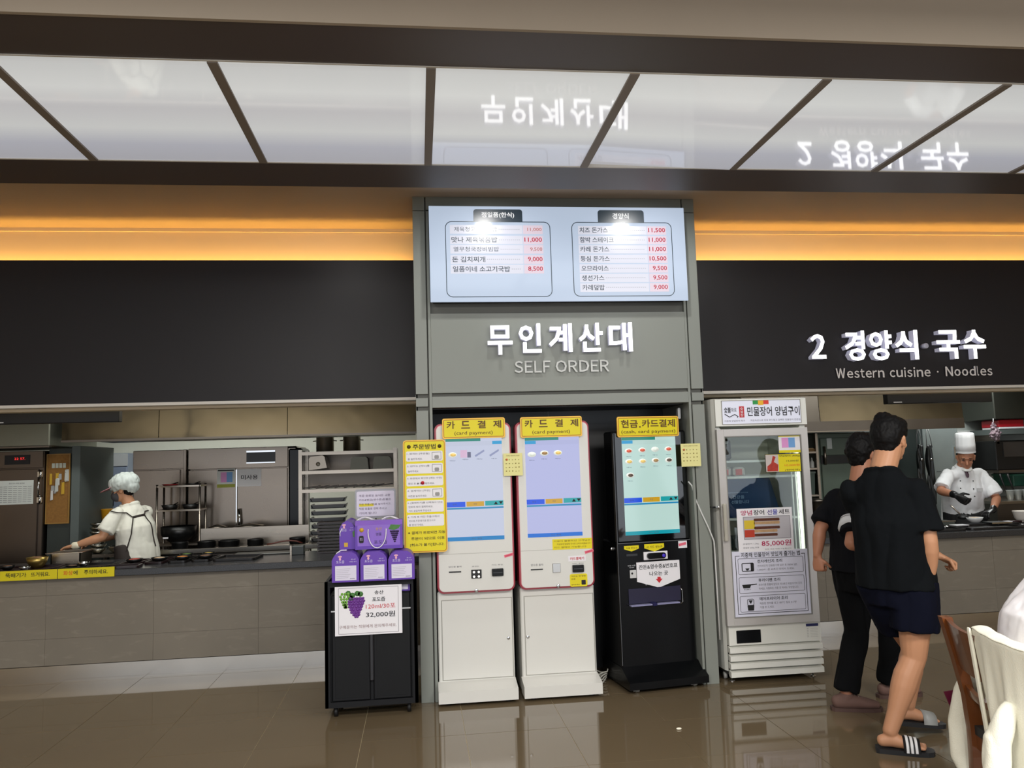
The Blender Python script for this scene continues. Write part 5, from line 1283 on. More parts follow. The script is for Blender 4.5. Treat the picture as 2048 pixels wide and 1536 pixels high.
b = MB(); loft(b, [V3(5.60, 7.69, .60), V3(5.60, 7.69, .93), V3(5.595, 7.68, .955)], [(.225, .165), (.215, .165), (.20, .15)], V3(1, 0, 0), seg=26, cap=False)
organic('apron', b, glove_m if False else M('chef apron black', (20, 20, 22), .8), root, .010, 1, .006)
box('sleeve_badge', M('badge maroon', (64, 26, 34), .6), root, 5.800, 5.822, 7.515, 7.530, 1.195, 1.245)
# ================================================================ left kitchen
def T(name, label, cat, loc, group=None): return thing(name, label, cat, loc, group)
grn_m = M('kitchen grey green', (104, 112, 104), .5, var=.08); blk_m = M('soot black', (14, 14, 15), .35, var=.3, scale=20)
app_m = M('appliance steel', (126, 116, 106), .27, 1, var=.2, scale=1.4, rvar=.10, bump=.08, bscale=2)
appd_m = M('appliance steel dark', (104, 94, 86), .34, 1, var=.25, scale=1.3, rvar=.08)
# hoods
t = T('range_hood', 'wide stainless range hood above the left kitchen, reflecting warm light', 'range hood', (-1.6, 8.4, 1.9))
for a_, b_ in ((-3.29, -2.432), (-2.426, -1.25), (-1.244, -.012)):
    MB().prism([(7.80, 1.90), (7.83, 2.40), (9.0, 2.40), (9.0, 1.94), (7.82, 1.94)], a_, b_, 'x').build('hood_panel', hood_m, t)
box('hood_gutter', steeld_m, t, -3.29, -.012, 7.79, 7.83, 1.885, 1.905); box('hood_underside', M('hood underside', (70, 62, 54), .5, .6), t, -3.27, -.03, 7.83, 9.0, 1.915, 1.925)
t = T('range_hood', 'short grey range hood at the far left above the steel cold room', 'range hood', (-3.8, 8.4, 1.85))
box('hood_panel', M('hood grey', (128, 128, 116), .35, .7), t, -4.6, -3.395, 7.80, 8.9, 1.855, 2.40, b=.01)
box('hood_gutter', steeld_m, t, -4.6, -3.39, 7.79, 7.83, 1.845, 1.86)
def display(label, xa, xb, lines):
    t = T('menu_display', label, 'display', ((xa+xb)/2, 6.6, 1.99))
    b_ = box('casing', M('display black', (12, 9, 10), .45), t, xa, xb, 6.55, 6.62, 1.988, 2.100, b=.004)
    for xx in (xa+.15, xb-.15): box('bracket', blackm_m, t, xx-.02, xx+.02, 6.58, 6.60, 2.098, 2.62)
    box('brand_mark', M('white ink', (210, 210, 214), .5, var=0), t, *lines, 6.549, 6.551, 1.997, 2.006)
display('long black menu display hanging at the top left of the left kitchen', -3.9, -2.338, (-3.225, -3.19))
display('black menu display hanging above the right kitchen under the fascia', 4.13, 5.135, (4.185, 4.265))
# cold room
t = T('cold_store', 'brown-grey steel cold store with red digital display at the far left', 'cold store', (-3.9, 8.2, 0))
box('cabinet', appd_m, t, -4.7, -3.532, 8.02, 9.2, 0, 1.822, b=.006)
dd = box('door', appd_m, t, -4.66, -3.575, 8.0, 8.02, .05, 1.652, b=.004)
box('top_rail', appd_m, t, -4.66, -3.535, 8.0, 8.02, 1.662, 1.82, b=.003)
c_ = box('controller', blackm_m, t, -3.872, -3.650, 7.992, 8.0, 1.698, 1.786)
MB().text('22 57.', -3.785, -3.690, 1.742, 1.762, 7.9915).build('digits', glow('red digits', (255, 50, 50), 1.5), c_)
p_ = box('paper_sheet', M('dull paper', (212, 216, 210), .6), t, -3.93, -3.612, 7.997, 8.0, 1.325, 1.548)
a = MB().text('생선가스 작업 일지표', -3.83, -3.69, 1.515, 1.528, 7.9965)
for r_ in range(9):
    for c in range(7): a.box(-3.92+.043*c, -3.885+.043*c, 7.9964, 7.997, 1.345+.018*r_, 1.349+.018*r_)
a.build('table_print', gink_m, p_)
for z in (1.60, 1.36): MB().lathe(-3.548, 7.99, [(.012, -.04), (.012, .04)], 10, 'z', z).box(-3.575, -3.53, 7.985, 8.0, z-.025, z+.025).build('hinge', chrome_m, t)
MB().tube([(-3.552, 7.98, 1.39), (-3.556, 7.965, 1.48), (-3.552, 7.98, 1.58)], .008, 8).build('door_handle', chrome_m, t)
# cork board on dark partition
t = T('partition', 'dark green-grey partition between cold store and doorway', 'partition', (-3.38, 8.2, 0))
box('panel', M('partition dark', (46, 52, 48), .5, var=.15), t, -3.515, -3.30, 8.08, 8.9, 0, 1.84); box('post', M('post grey', (88, 96, 94), .5), t, -3.30, -3.225, 8.06, 8.9, 0, 1.86)
t = T('cork_board', 'narrow cork board hung with keys and tags in the left kitchen', 'notice board', (-3.41, 8.05, 1.12))
box('cork', M('cork', (140, 98, 44), .8, var=.3, scale=60), t, -3.520, -3.318, 8.06, 8.078, 1.135, 1.785)
MB().frame(-3.526, -3.312, 1.128, 1.790, 8.052, 8.064, .010).build('board_frame', M('cork frame', (150, 112, 50), .5), t)
random.seed(11)
for k in range(13):
    x_ = -3.49+.155*random.random(); z_ = 1.44+.20*random.random(); h_ = random.uniform(.05, .13); w_ = random.uniform(.022, .038)
    c = [(190, 192, 184), (206, 204, 200), (160, 160, 158), (196, 156, 40)][k % 4]
    g_ = MB().prism([(x_-w_/2, z_-h_), (x_+w_/2, z_-h_*.95), (x_+w_/2*.9, z_), (x_-w_/2*.8, z_)], 8.030+.0016*k, 8.033+.0016*k).build('tag', M('tag %d' % (k % 4), c, .5), t)
    MB().lathe(x_, 8.035, [(.003, 0), (.003, .03)], 8, 'y', z_).build('hook', chrome_m, g_)
for k in range(4): box('note_slip', M('slip', (200, 204, 190), .6), t, -3.478+.033*k, -3.452+.033*k, 8.056, 8.059, 1.655, 1.70)
# doorway area
struct(MB().box(-3.99, -3.72, 9.6, 9.66, 0, 1.86).build('door_1', M('door grey green', (110, 118, 110), .5)))
t = tag(box('paper_note', pyel_m, None, -3.83, -3.74, 9.588, 9.596, 1.60, 1.665), 'small pale note taped to the grey green kitchen door', 'note')
t = T('blue_fridge', 'tall pale blue four-door commercial fridge seen through the kitchen doorway', 'fridge', (-3.78, 10.5, 0))
bf = M('fridge blue steel', (138, 148, 172), .35, .5, var=.1)
box('cabinet', bf, t, -3.95, -3.60, 10.40, 10.88, .06, 1.84, b=.01); box('control_head', M('fridge head', (168, 168, 172), .4, .3), t, -3.95, -3.60, 10.385, 10.40, 1.68, 1.835)
for za, zb in ((.10, 1.12), (1.135, 1.665)):
    for xa, xb in ((-3.945, -3.782), (-3.776, -3.605)):
        d_ = box('door', bf, t, xa, xb, 10.375, 10.40, za, zb, b=.006)
        xh = xb-.025 if xa < -3.9 else xa+.02
        MB().box(xh-.010, xh+.010, 10.360, 10.376, (zb-.30 if za < .2 else za+.06), (zb-.04 if za < .2 else za+.26), b=.003).build('door_handle', blk_m, d_)
t = T('waste_bin', 'small yellow bin behind the dark partition in the doorway', 'bin', (-3.43, 8.65, .98))
MB().lathe(-3.175, 8.62, [(.045, 0), (.060, .14), (.064, .145), (.058, .15)], 18, 'z', 1.08).build('bin_body', M('bin yellow', (226, 160, 24), .5), t)
MB().box(-3.22, -3.12, 8.55, 8.70, 0, 1.08).build('bin_stand', M('partition dark', (46, 52, 48), .5, var=.15), t)
# bowls stacked by the doorway
lo = (-3.02, 8.15)
bst = T('side_table', 'low steel side table by the kitchen doorway carrying stacked bowls', 'table', (-2.95, 8.2, 0))
box('table_top', steel_m, bst, -3.15, -2.72, 8.0, 8.5, .80, .83)
for xx in (-3.13, -2.75):
    for yy in (8.03, 8.46): MB().lathe(xx, yy, [(.014, 0), (.014, .80)], 10).build('leg', steel_m, bst)
bm_ = M('bowl steel', (190, 188, 180), .2, 1, var=.1)
def bowlm(cx, cy, z, r, h): return MB().lathe(cx, cy, [(r*.45, 0), (r*.75, h*.3), (r*.95, h*.75), (r, h), (r*.96, h), (r*.70, h*.35), (r*.40, h*.08)], 20, 'z', z)
base = None
for k in range(7):
    if base is None:
        base = T('steel_bowl', 'steel bowl in the stack by the kitchen doorway, lowest of seven', 'bowl', (-3.07, 8.12, .831), 'stacked steel bowls')
        bowlm(-3.07, 8.12, .831, .075, .045).build('bowl', bm_, base)
    else: dup(base, (-3.07, 8.12, .831+.040*k), label='steel bowl in the stack by the kitchen doorway, '+['', 'second from the bottom', 'third from the bottom', 'the middle one', 'third from the top', 'second from the top', 'topmost of seven'][k])
t = tag(bowlm(-2.90, 8.14, .831, .085, .06).build('steel_pot', bm_), 'open steel pot beside the stack of bowls by the doorway', 'pot')

# tall steel appliances
t = T('steel_cabinet', 'stainless oven cabinet behind the kitchen worker with a round light reflection', 'oven', (-2.7, 9.0, 0))
box('cabinet', app_m, t, -2.958, -2.443, 8.70, 9.5, 0, 1.815, b=.006); box('top_panel', app_m, t, -2.955, -2.446, 8.685, 8.70, 1.618, 1.812, b=.003); box('door', app_m, t, -2.945, -2.480, 8.68, 8.70, .3, 1.608, b=.004)
box('centre_post', app_m, t, -2.445, -2.415, 8.66, 8.72, .2, 1.815, b=.003)
t = T('steel_cabinet', 'wide stainless rice steamer cabinet with control window and paper sheets on its doors', 'oven', (-1.85, 9.0, 0))
box('cabinet', app_m, t, -2.41, -1.29, 8.72, 9.5, 0, 1.822, b=.02); box('top_panel', app_m, t, -2.408, -1.385, 8.70, 8.72, 1.603, 1.820, b=.004)
for a_, b_ in ((-2.405, -1.918), (-1.908, -1.392)): box('door', app_m, t, a_, b_, 8.70, 8.72, .25, 1.595, b=.004)
box('door_bar', chrome_m, t, -1.918, -1.908, 8.69, 8.72, .30, 1.59)
box('dark_side', black_m, t, -1.385, -1.235, 8.705, 9.3, .05, 1.80, b=.02, label='glossy black side panel')
c_ = box('control_window', blk_m, t, -1.812, -1.516, 8.69, 8.70, 1.662, 1.768); box('window_trim', chrome_m, c_, -1.812, -1.516, 8.686, 8.70, 1.766, 1.784); box('window_trim', chrome_m, c_, -1.812, -1.516, 8.686, 8.70, 1.650, 1.662)
MB().tube([(-1.88, 8.66, 1.18), (-1.87, 8.65, 1.05), (-1.885, 8.66, .93)], .014, 8).build('door_handle', chrome_m, t)
s_ = box('chart_sheet', M('dull paper', (212, 216, 210), .6), t, -2.112, -1.930, 8.697, 8.70, 1.405, 1.600, label='sheet with pink and blue blocks')
box('pink_block', M('pink print', (222, 150, 206), .5), s_, -2.075, -2.015, 8.6965, 8.697, 1.46, 1.565); box('blue_block', M('sky print', (110, 160, 214), .5), s_, -2.015, -1.955, 8.6965, 8.697, 1.46, 1.565)
box('olive_block', M('olive block', (150, 156, 40), .5), s_, -2.112, -1.930, 8.6965, 8.697, 1.405, 1.440); box('dark_line', ink_m, s_, -2.105, -1.94, 8.6965, 8.697, 1.578, 1.590)
s_ = box('notice_sheet', M('dull white paper', (232, 232, 234), .6), t, -1.909, -1.660, 8.697, 8.70, 1.410, 1.592, label='white sheet with black Korean writing')
MB().text('미사용', -1.868, -1.695, 1.480, 1.530, 8.6965, bold=.01).build('sheet_text', ink_m, s_)
# shelf rack with pots
t = T('shelf_rack', 'stainless shelf rack with pans and pots behind the black tray stacks', 'shelf rack', (-.72, 8.6, 0))
for xx in (-1.215, -.245):
    for yy in (8.42, 8.88): box('upright', steel_m, t, xx-.018, xx+.018, yy-.018, yy+.018, 0, 1.77)
for z in (1.735, 1.540, 1.350, .90):
    s_ = MB().box(-1.20, -.26, 8.40, 8.90, z-.006, z+.006); s_.box(-1.20, -.26, 8.395, 8.405, z-.022, z+.012).build('shelf', steel_m, t)
box('back_plate', steeld_m, t, -1.20, -.26, 8.885, 8.895, 1.36, 1.73)
pot_m = M('pot aluminium', (150, 140, 124), .35, .9, var=.2, scale=5)
for k, (xx, lab) in enumerate(((-.985, 'round steel stockpot standing on top of the rack, left one'), (-.705, 'round steel stockpot standing on top of the rack, right one'))):
    p_ = T('stockpot', lab, 'pot', (xx, 8.6, 1.741)); MB().lathe(xx, 8.6, [(.088, 0), (.092, .005), (.092, .155), (.096, .160), (.090, .160), (.086, .01)], 24, 'z', 1.742).build('pot_body', pot_m, p_)
    for sg in (-1, 1): MB().tube([(xx+sg*.090, 8.57, 1.865), (xx+sg*.118, 8.57, 1.862), (xx+sg*.118, 8.63, 1.862), (xx+sg*.090, 8.63, 1.865)], .005, 6).build('pot_handle', steel_m, p_)
pan_m = M('pan dark steel', (74, 72, 64), .3, .9)
for k, (xa, xb, lab, c) in enumerate(((-1.128, -.945, 'light steel oblong pan tipped on its side on the upper shelf', M('pan light', (150, 140, 128), .3, .9)), (-.712, -.520, 'dark oblong steamer pan on the upper shelf, middle one', pan_m), (-.478, -.285, 'dark oblong steamer pan on the upper shelf, right one', pan_m))):
    p_ = T('oblong_pan', lab, 'pan', ((xa+xb)/2, 8.55, 1.547))
    m_ = MB().prism([(xa, 1.547), (xb, 1.547), (xb-.012, 1.665), (xb-.03, 1.682), (xa+.03, 1.682), (xa+.012, 1.665)], 8.42, 8.72)
    if k == 0: m_.xf(Matrix.Translation((xa, 0, 1.547)) @ Matrix.Rotation(R(-6), 4, 'Y') @ Matrix.Translation((-xa, 0, -1.535)))
    m_.build('pan_body', c, p_); 
    if k == 0: MB().lathe((xa+xb)/2, 8.415, [(.022, 0), (.022, -.003)], 16, 'y', 1.62).build('pan_stamp', M('stamp', (180, 172, 160), .4, .5), p_)
random.seed(4)
for k in range(9):
    xx = -1.14+.095*k; p_ = T('flat_tray', 'thin dark tray lying loose on the middle rack shelf, '+['leftmost', 'second from the left', 'third from the left', 'fourth from the left', 'the middle one', 'fourth from the right', 'third from the right', 'second from the right', 'rightmost'][k], 'tray', (xx, 8.5, 1.357), 'loose trays on the middle shelf')
    m_ = MB().box(xx-.11, xx+.11, 8.41, 8.60, 0, .006, b=.002); m_.xf(Matrix.Translation((0, 0, 1.359)) @ Matrix.Translation((xx, 0, 0)) @ Matrix.Rotation(R(-6.5), 4, 'Y') @ Matrix.Translation((-xx, 0, 0)))
    m_.xf(Matrix.Translation((0, 0, .02))).build('tray_plate', M('tray black', (24, 22, 22), .3), p_)
# stacks of trays
trm = M('tray dark red', (36, 22, 24), .3, var=.2); trk = M('tray black', (24, 22, 22), .3)
def traystack(n, x0, x1, y0, y1, z0, dz, lab, grp, mat, jit=.012):
    random.seed(n)
    base = None; OR = ['lowest', 'second', 'third', 'fourth', 'fifth', 'sixth', 'seventh', 'eighth', 'ninth', 'topmost']
    for k in range(n):
        dx = random.uniform(-jit, jit)
        if base is None:
            base = T('serving_tray', lab, 'tray', ((x0+x1)/2, (y0+y1)/2, z0), grp)
            base['label'] = lab+', lowest of the stack'
            MB().prism([(x0, z0+dz*.62), (x0+.018, z0), (x1-.018, z0), (x1, z0+dz*.62), (x1-.006, z0+dz*.62), (x1-.024, z0+.006), (x0+.024, z0+.006), (x0+.006, z0+dz*.62)], y0, y1).box(x0, x1, y0, y0+.006, z0+.001, z0+dz*.62).build('tray_body', mat, base)
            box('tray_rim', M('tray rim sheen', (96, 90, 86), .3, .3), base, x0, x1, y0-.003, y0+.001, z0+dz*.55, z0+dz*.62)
        else: dup(base, ((x0+x1)/2+dx, (y0+y1)/2, z0+dz*k), label=lab+', '+('topmost of the stack' if k == n-1 else OR[k]+' from the bottom'))
tb = T('tray_stand', 'steel stand under the black tray stacks', 'stand', (-.85, 8.1, 0)); box('stand_top', steeld_m, tb, -1.10, -.55, 7.95, 8.25, .84, .86)
for xx in (-1.08, -.57): MB().lathe(xx, 8.1, [(.014, 0), (.014, .84)], 10).build('leg', steel_m, tb)
traystack(7, -1.055, -.715, 8.0, 8.24, .862, .064, 'deep black tray in the taller stack', 'taller stack of black trays', trk)
traystack(10, -.885, -.60, 7.10, 7.42, .840, .0275, 'dark tray in the tight stack beside the violet boxes', 'lower stack of dark trays', trm, .004)
# cooker with black pots
t = T('cooker', 'long low gas cooker with steel back plate behind the left counter', 'cooker', (-1.7, 8.1, 0))
box('cooker_body', steeld_m, t, -2.60, -1.12, 7.92, 8.30, 0, .80); box('back_plate', steel_m, t, -2.17, -1.118, 8.30, 8.315, .80, 1.012); box('cooker_top', blk_m, t, -2.60, -1.12, 7.92, 8.30, .80, .825)
box('front_shelf', plinth_m, t, -2.47, -.915, 7.84, 7.92, .815, .860, b=.004, label='bright steel shelf edge')
for k, (xx, w_) in enumerate(((-2.31, .075), (-2.06, .085), (-1.85, .10), (-1.60, .078), (-1.20, .078))):
    p_ = T('stone_pot', 'black earthenware pot on the gas cooker, '+('first', 'second', 'third', 'fourth', 'fifth')[k]+' from the left', 'pot', (xx, 8.1, .826), 'black pots on the cooker')
    MB().lathe(xx, 8.1, [(w_*.7, 0), (w_, .03), (w_, .075), (w_*1.04, .082), (w_*.94, .082), (w_*.85, .02)], 22, 'z', .826).build('pot_body', blk_m, p_)
m_ = MB(); m_.tube([(-1.45, 7.88, .869), (-1.40, 7.87, .876), (-1.32, 7.87, .892), (-1.24, 7.87, .898), (-1.17, 7.87, .889), (-1.12, 7.87, .869)], .007, 8)
tag(m_.build('tongs', M('tongs brown', (84, 30, 20), .4)), 'red-brown handled tongs lying on the bright steel shelf edge', 'tongs')
m_ = MB(); m_.tube([(-1.08, 7.87, .864), (-1.065, 7.87, .885), (-1.05, 7.87, .888), (-1.035, 7.87, .878), (-1.02, 7.87, .864)], .005, 8)
tag(m_.build('clip', blk_m), 'small black wire clip on the bright steel shelf beside the tongs', 'clip')
for k, (x0_, x1_) in enumerate(((-2.12, -1.95), (-1.86, -1.58))):
    p_ = T('pan_lid', ('left', 'right')[k]+' flat steel pan lid resting above the cooker back plate', 'lid', ((x0_+x1_)/2, 8.33, 1.014))
    MB().lathe((x0_+x1_)/2, 8.40, [((x1_-x0_)/2, 0), ((x1_-x0_)/2, .006), (.03, .024), (.01, .03)], 20, 'z', 1.014).build('lid_plate', steel_m, p_)
    box('lid_ledge', steeld_m, p_, x0_, x1_, 8.32, 8.50, 1.004, 1.014)
# dark oven and rack behind the worker
t = T('wire_rack', 'low steel rack with black pans behind the kitchen worker', 'rack', (-2.40, 8.3, 0))
for xx in (-2.60, -2.19):
    for yy in (8.33, 8.55): MB().lathe(xx, yy, [(.011, 0), (.011, 1.46)], 10).build('upright', steel_m, t)
for z in (1.44, 1.20, .86): box('rack_shelf', steel_m, t, -2.61, -2.18, 8.32, 8.56, z-.008, z+.008)
for k, (xx, z, c, lab) in enumerate(((-2.50, 1.449, M('lid red', (150, 30, 34), .4), 'flat red-rimmed pan on the top of the wire rack'), (-2.28, 1.449, blk_m, 'flat black pan on the top right of the wire rack'), (-2.50, 1.209, blk_m, 'black frying pan on the middle shelf of the wire rack, left one'), (-2.30, 1.209, blk_m, 'black frying pan on the middle shelf of the wire rack, right one'))):
    p_ = T('frying_pan', lab, 'pan', (xx, 8.42, z)); h_ = .014 if k < 2 else .045
    MB().lathe(xx, 8.42, [(.06, 0), (.085, h_), (.082, h_), (.058, .004)], 20, 'z', z).build('pan_body', c, p_)
    MB().tube([(xx, 8.50, z+h_*.8), (xx+.02, 8.60, z+h_+.012)], .007, 8).build('pan_handle', blk_m, p_)
t = T('deep_pan', 'large black wok standing on the lower shelf of the wire rack', 'pan', (-2.40, 8.44, .869)); MB().lathe(-2.42, 8.44, [(.07, 0), (.16, .08), (.17, .17), (.164, .17), (.15, .08), (.06, .01)], 22, 'z', .869).build('pan_body', blk_m, t)
box('pan_badge', paper_m, t, -2.52, -2.47, 8.268, 8.272, .93, .945)
# food on the worktop
WT = .8385
def tray(name, lab, cx, cy, w_, d_, rz, mat, grp=None):
    t = T(name, lab, 'tray', (cx, cy, WT), grp)
    o = MB(); o.rrect(cx-w_/2, cx+w_/2, cy-d_/2, cy+d_/2, 0, 1, .03); o.v = [(v[0], v[2], WT+.001+(.004 if v[1] > .5 else 0)) for v in o.v]
    o.build('tray_base', mat, t)
    f_ = MB(); f_.frame(cx-w_/2, cx+w_/2, cy-d_/2, cy+d_/2, 0, 1, .012, r=.03); f_.v = [(v[0], v[2], WT+.002+(.018 if v[1] > .5 else 0)) for v in f_.v]
    f_.build('tray_rim', mat, t); t.rotation_euler = (0, 0, R(rz)); return t
def ontray(name, lab, cx, cy, z, r, h, mat, food=None, cat='bowl', grp=None):
    t = T(name, lab, cat, (cx, cy, z), grp)
    MB().lathe(cx, cy, [(r*.5, 0), (r*.85, h*.5), (r, h), (r*.94, h), (r*.78, h*.5), (r*.45, h*.2)], 22, 'z', z).build(name.split('_')[-1]+'_body', mat, t)
    if food: MB().lathe(cx, cy, [(r*.80, h*.50), (r*.80, h*.72), (r*.55, h*.95), (r*.2, h*1.05)], 18, 'z', z).build('food', food, t)
    return t
brass = M('brass', (176, 150, 84), .3, .9, var=.15); f1 = M('food red', (176, 66, 50), .6, var=.4, scale=60); f2 = M('food orange', (196, 120, 40), .6, var=.4, scale=60); f3 = M('food brown', (120, 84, 60), .6, var=.5, scale=60); f4 = M('food pale', (186, 160, 130), .6, var=.3, scale=60)
tz = WT+.006
tray('serving_tray', 'dark oval-cornered tray with brass bowl at the far left of the worktop', -3.13, 6.83, .50, .32, 3, trm)
ontray('brass_bowl', 'deep brass bowl on the far left tray', -3.08, 6.92, tz, .082, .085, brass, f3)
ontray('small_bowl', 'small shiny steel bowl in front of the brass bowl', -3.10, 6.76, tz, .042, .030, chrome_m)
ontray('black_bowl', 'low black bowl at the left edge of the worktop', -3.27, 6.85, tz, .055, .035, blk_m, f3)
tray('serving_tray', 'dark tray with black dish and steel bowl above the second yellow label', -2.65, 6.85, .36, .30, 3, trk)
ontray('small_bowl', 'small shiny steel bowl on the tray left of the food row', -2.70, 6.86, tz, .045, .038, chrome_m)
ontray('black_dish', 'flat black dish beside the small steel bowl', -2.76, 6.80, tz, .050, .022, blk_m, f3)
t = T('gastro_pan', 'deep rectangular stainless food pan on the left worktop', 'pan', (-2.90, 7.15, WT))
MB().box(-3.03, -2.80, 7.04, 7.28, WT, WT+.006).box(-3.03, -3.022, 7.04, 7.28, WT, WT+.105).box(-2.808, -2.80, 7.04, 7.28, WT, WT+.105).box(-3.03, -2.80, 7.04, 7.048, WT, WT+.105).box(-3.03, -2.80, 7.272, 7.28, WT, WT+.105).build('pan_body', steel_m, t)
m_ = MB(); m_.frame(-3.06, -2.77, 7.01, 7.31, 0, 1, .030); m_.v = [(v[0], v[2], WT+.103+(.004 if v[1] > .5 else 0)) for v in m_.v]; m_.build('pan_rim', plinth_m, t)
tt_ = []
for k, (cx, cy) in enumerate(((-2.34, 6.98), (-2.155, 7.02), (-1.975, 7.03), (-1.795, 7.05))):
    tray('serving_tray', 'black tray under a filled dish in the food row, '+('first', 'second', 'third', 'fourth')[k]+' from the left', cx, cy, .150, .34, -3, trm if k < 2 else trk)
    ontray('filled_dish', ('dish heaped with red food, first of the row before the worker', 'dish with pale meat, second of the row', 'dish with orange food, third of the row', 'dish with brown and green food, fourth of the row')[k], cx, cy-.03, tz, .068, .036, blk_m, (f1, f4, f2, f3)[k], 'dish')
tray('serving_tray', 'wide empty black tray at the right end of the food row', -1.52, 7.00, .34, .32, -4, trk)
tray('serving_tray', 'empty dark red tray near the front edge left of the food row', -2.36, 6.70, .30, .16, 5, trm)
ontray('filled_dish', 'dish with green vegetables behind the food row', -2.02, 7.28, WT, .06, .035, blk_m, M('food green', (84, 110, 50), .6, var=.4, scale=60), 'dish'); ontray('filled_dish', 'dish with yellow side food behind the food row', -1.84, 7.30, WT, .055, .035, blk_m, M('food yellow', (176, 150, 70), .6, var=.4, scale=60), 'dish')
t = T('switch_box', 'small dark grey box standing on the left worktop below the tongs', 'box', (-1.03, 7.1, WT)); box('box_body', M('box slate', (56, 62, 62), .4), t, -1.10, -1.00, 7.1, 7.2, WT, WT+.075, b=.004); box('box_edge', steel_m, t, -1.115, -1.10, 7.095, 7.2, WT, WT+.08)
t = T('shallow_tray', 'long grey tray lying on the worktop right of the food row', 'tray', (-1.4, 7.2, WT)); box('tray_plate', M('slate tray', (72, 72, 68), .35), t, -1.62, -1.14, 7.24, 7.42, WT, WT+.012, b=.004)
# warning labels
for (xa, xb, s_, lab) in ((-3.200, -2.788, (('뚝배기가', -3.160, -3.010, ink_m), ('뜨거워요.', -2.975, -2.840, ink_m)), 'yellow label with all black lettering 뚝배기가 뜨거워요, left of the two'), (-2.782, -2.368, (('화상', -2.742, -2.672, M('orange red ink', (224, 90, 30), .6, var=0)), ('에', -2.668, -2.638, ink_m), ('주의하세요.', -2.590, -2.415, ink_m)), 'yellow label with two red letters 화상에 주의하세요, right of the two')):
    t = T('warning_label', lab, 'label', ((xa+xb)/2, 6.595, .786)); box('label_plate', yel_m, t, xa, xb, 6.592, 6.598, .788, .862)
    for w_, a_, b_, m_ in s_: MB().text(w_, a_, b_, .812, .846, 6.5915, bold=.01).build('label_text', m_, t)

# ================================================================ right kitchen
t = T('range_hood', 'long stainless hood over the right kitchen with a pinkish sheen', 'range hood', (5.0, 8.5, 1.9))
MB().prism([(8.0, 1.910), (8.03, 2.40), (9.0, 2.40), (9.0, 1.95), (8.02, 1.95)], 4.262, 5.91, 'x').build('hood_panel', hood_m, t)
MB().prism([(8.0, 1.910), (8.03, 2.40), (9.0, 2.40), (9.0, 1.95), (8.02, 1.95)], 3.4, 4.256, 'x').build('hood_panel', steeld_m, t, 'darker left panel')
box('hood_gutter', steeld_m, t, 3.4, 5.91, 7.99, 8.04, 1.80, 1.910); box('gutter_edge', steel_m, t, 3.4, 5.0, 7.985, 8.0, 1.795, 1.808)
t = T('range_hood', 'dark grey hood at the right edge above the red box', 'range hood', (7.6, 9.0, 1.9))
box('hood_panel', M('hood dark', (74, 76, 70), .3, .8, var=.3, scale=1), t, 6.95, 9.2, 8.85, 9.7, 1.915, 2.42, b=.01)
t = T('tall_fridge', 'tall grey-green fridge with long handle behind the second man', 'fridge', (4.72, 8.9, 0))
gf = M('fridge green grey', (92, 104, 92), .4, .3, var=.1)
box('cabinet', gf, t, 4.53, 5.45, 8.62, 9.4, 0, 1.80, b=.01)
for za, zb in ((1.545, 1.745), (.15, 1.450)):
    for xa, xb in ((4.56, 4.98), (4.99, 5.43)): d_ = box('door', gf, t, xa, xb, 8.60, 8.62, za, zb, b=.006)
box('dark_gap', blk_m, t, 4.56, 5.43, 8.605, 8.622, 1.452, 1.543); MB().lathe(4.60, 8.585, [(.014, 1.44), (.014, 1.65)], 10).build('door_handle', steel_m, t); box('label_sheet', M('dull paper', (212, 216, 210), .6), t, 4.64, 4.70, 8.597, 8.60, 1.62, 1.74)
t = T('shelf_rack', 'open rack with bottles and boxes just right of the display fridge', 'shelf rack', (4.2, 8.8, 0))
for xx in (3.90, 4.49):
    for yy in (8.56, 8.90): box('upright', steel_m, t, xx-.014, xx+.014, yy-.014, yy+.014, 0, 1.80)
for z in (1.585, 1.40, 1.10, .80): box('shelf', steel_m, t, 3.90, 4.49, 8.55, 8.91, z-.010, z+.010)
box('rack_back', M('rack brown', (72, 52, 44), .7), t, 3.92, 4.47, 8.90, 8.91, 1.0, 1.78)
for k, (xx, lab) in enumerate(((4.445, 'white squeeze bottle on the rack beside the display fridge, right one'), (4.36, 'small white bottle on the rack beside the display fridge, left one'))):
    p_ = T('squeeze_bottle', lab, 'bottle', (xx, 8.60, 1.411)); MB().lathe(xx, 8.60, [(.022, 0), (.024, .01), (.024, .065), (.012, .078), (.010, .095)], 14, 'z', 1.411).build('bottle_body', M('bottle white', (196, 198, 192), .4), p_); MB().lathe(xx, 8.60, [(.008, .095), (.004, .115)], 10, 'z', 1.411).build('nozzle', M('bottle white', (196, 198, 192), .4), p_)
t = T('cardboard_box', 'flat brown box on the upper rack shelf beside the display fridge', 'box', (4.4, 8.65, 1.596)); box('box_body', M('carton tan', (150, 116, 72), .7), t, 4.33, 4.48, 8.58, 8.80, 1.596, 1.628); box('box_flap', M('carton light', (176, 150, 110), .7), t, 4.35, 4.46, 8.57, 8.60, 1.628, 1.636)
t = T('storage_bin', 'dark green storage bin on the lower rack shelf beside the display fridge', 'bin', (4.3, 8.7, 1.11)); MB().prism([(4.20, 1.111), (4.44, 1.111), (4.455, 1.36), (4.195, 1.36)], 8.57, 8.85).build('bin_body', M('bin green', (58, 70, 62), .5), t); box('bin_rim', M('bin rim', (84, 94, 86), .5), t, 4.19, 4.46, 8.56, 8.86, 1.35, 1.37)
t = T('side_pot', 'steel pot with lid behind the worktop next to the display fridge', 'pot', (4.28, 8.1, .84)); MB().lathe(4.26, 8.2, [(.09, 0), (.095, .16), (.10, .165), (.02, .19)], 20, 'z', .90).build('pot_body', steeld_m, t); box('pot_stand', steeld_m, t, 4.10, 4.45, 8.05, 8.4, 0, .90)
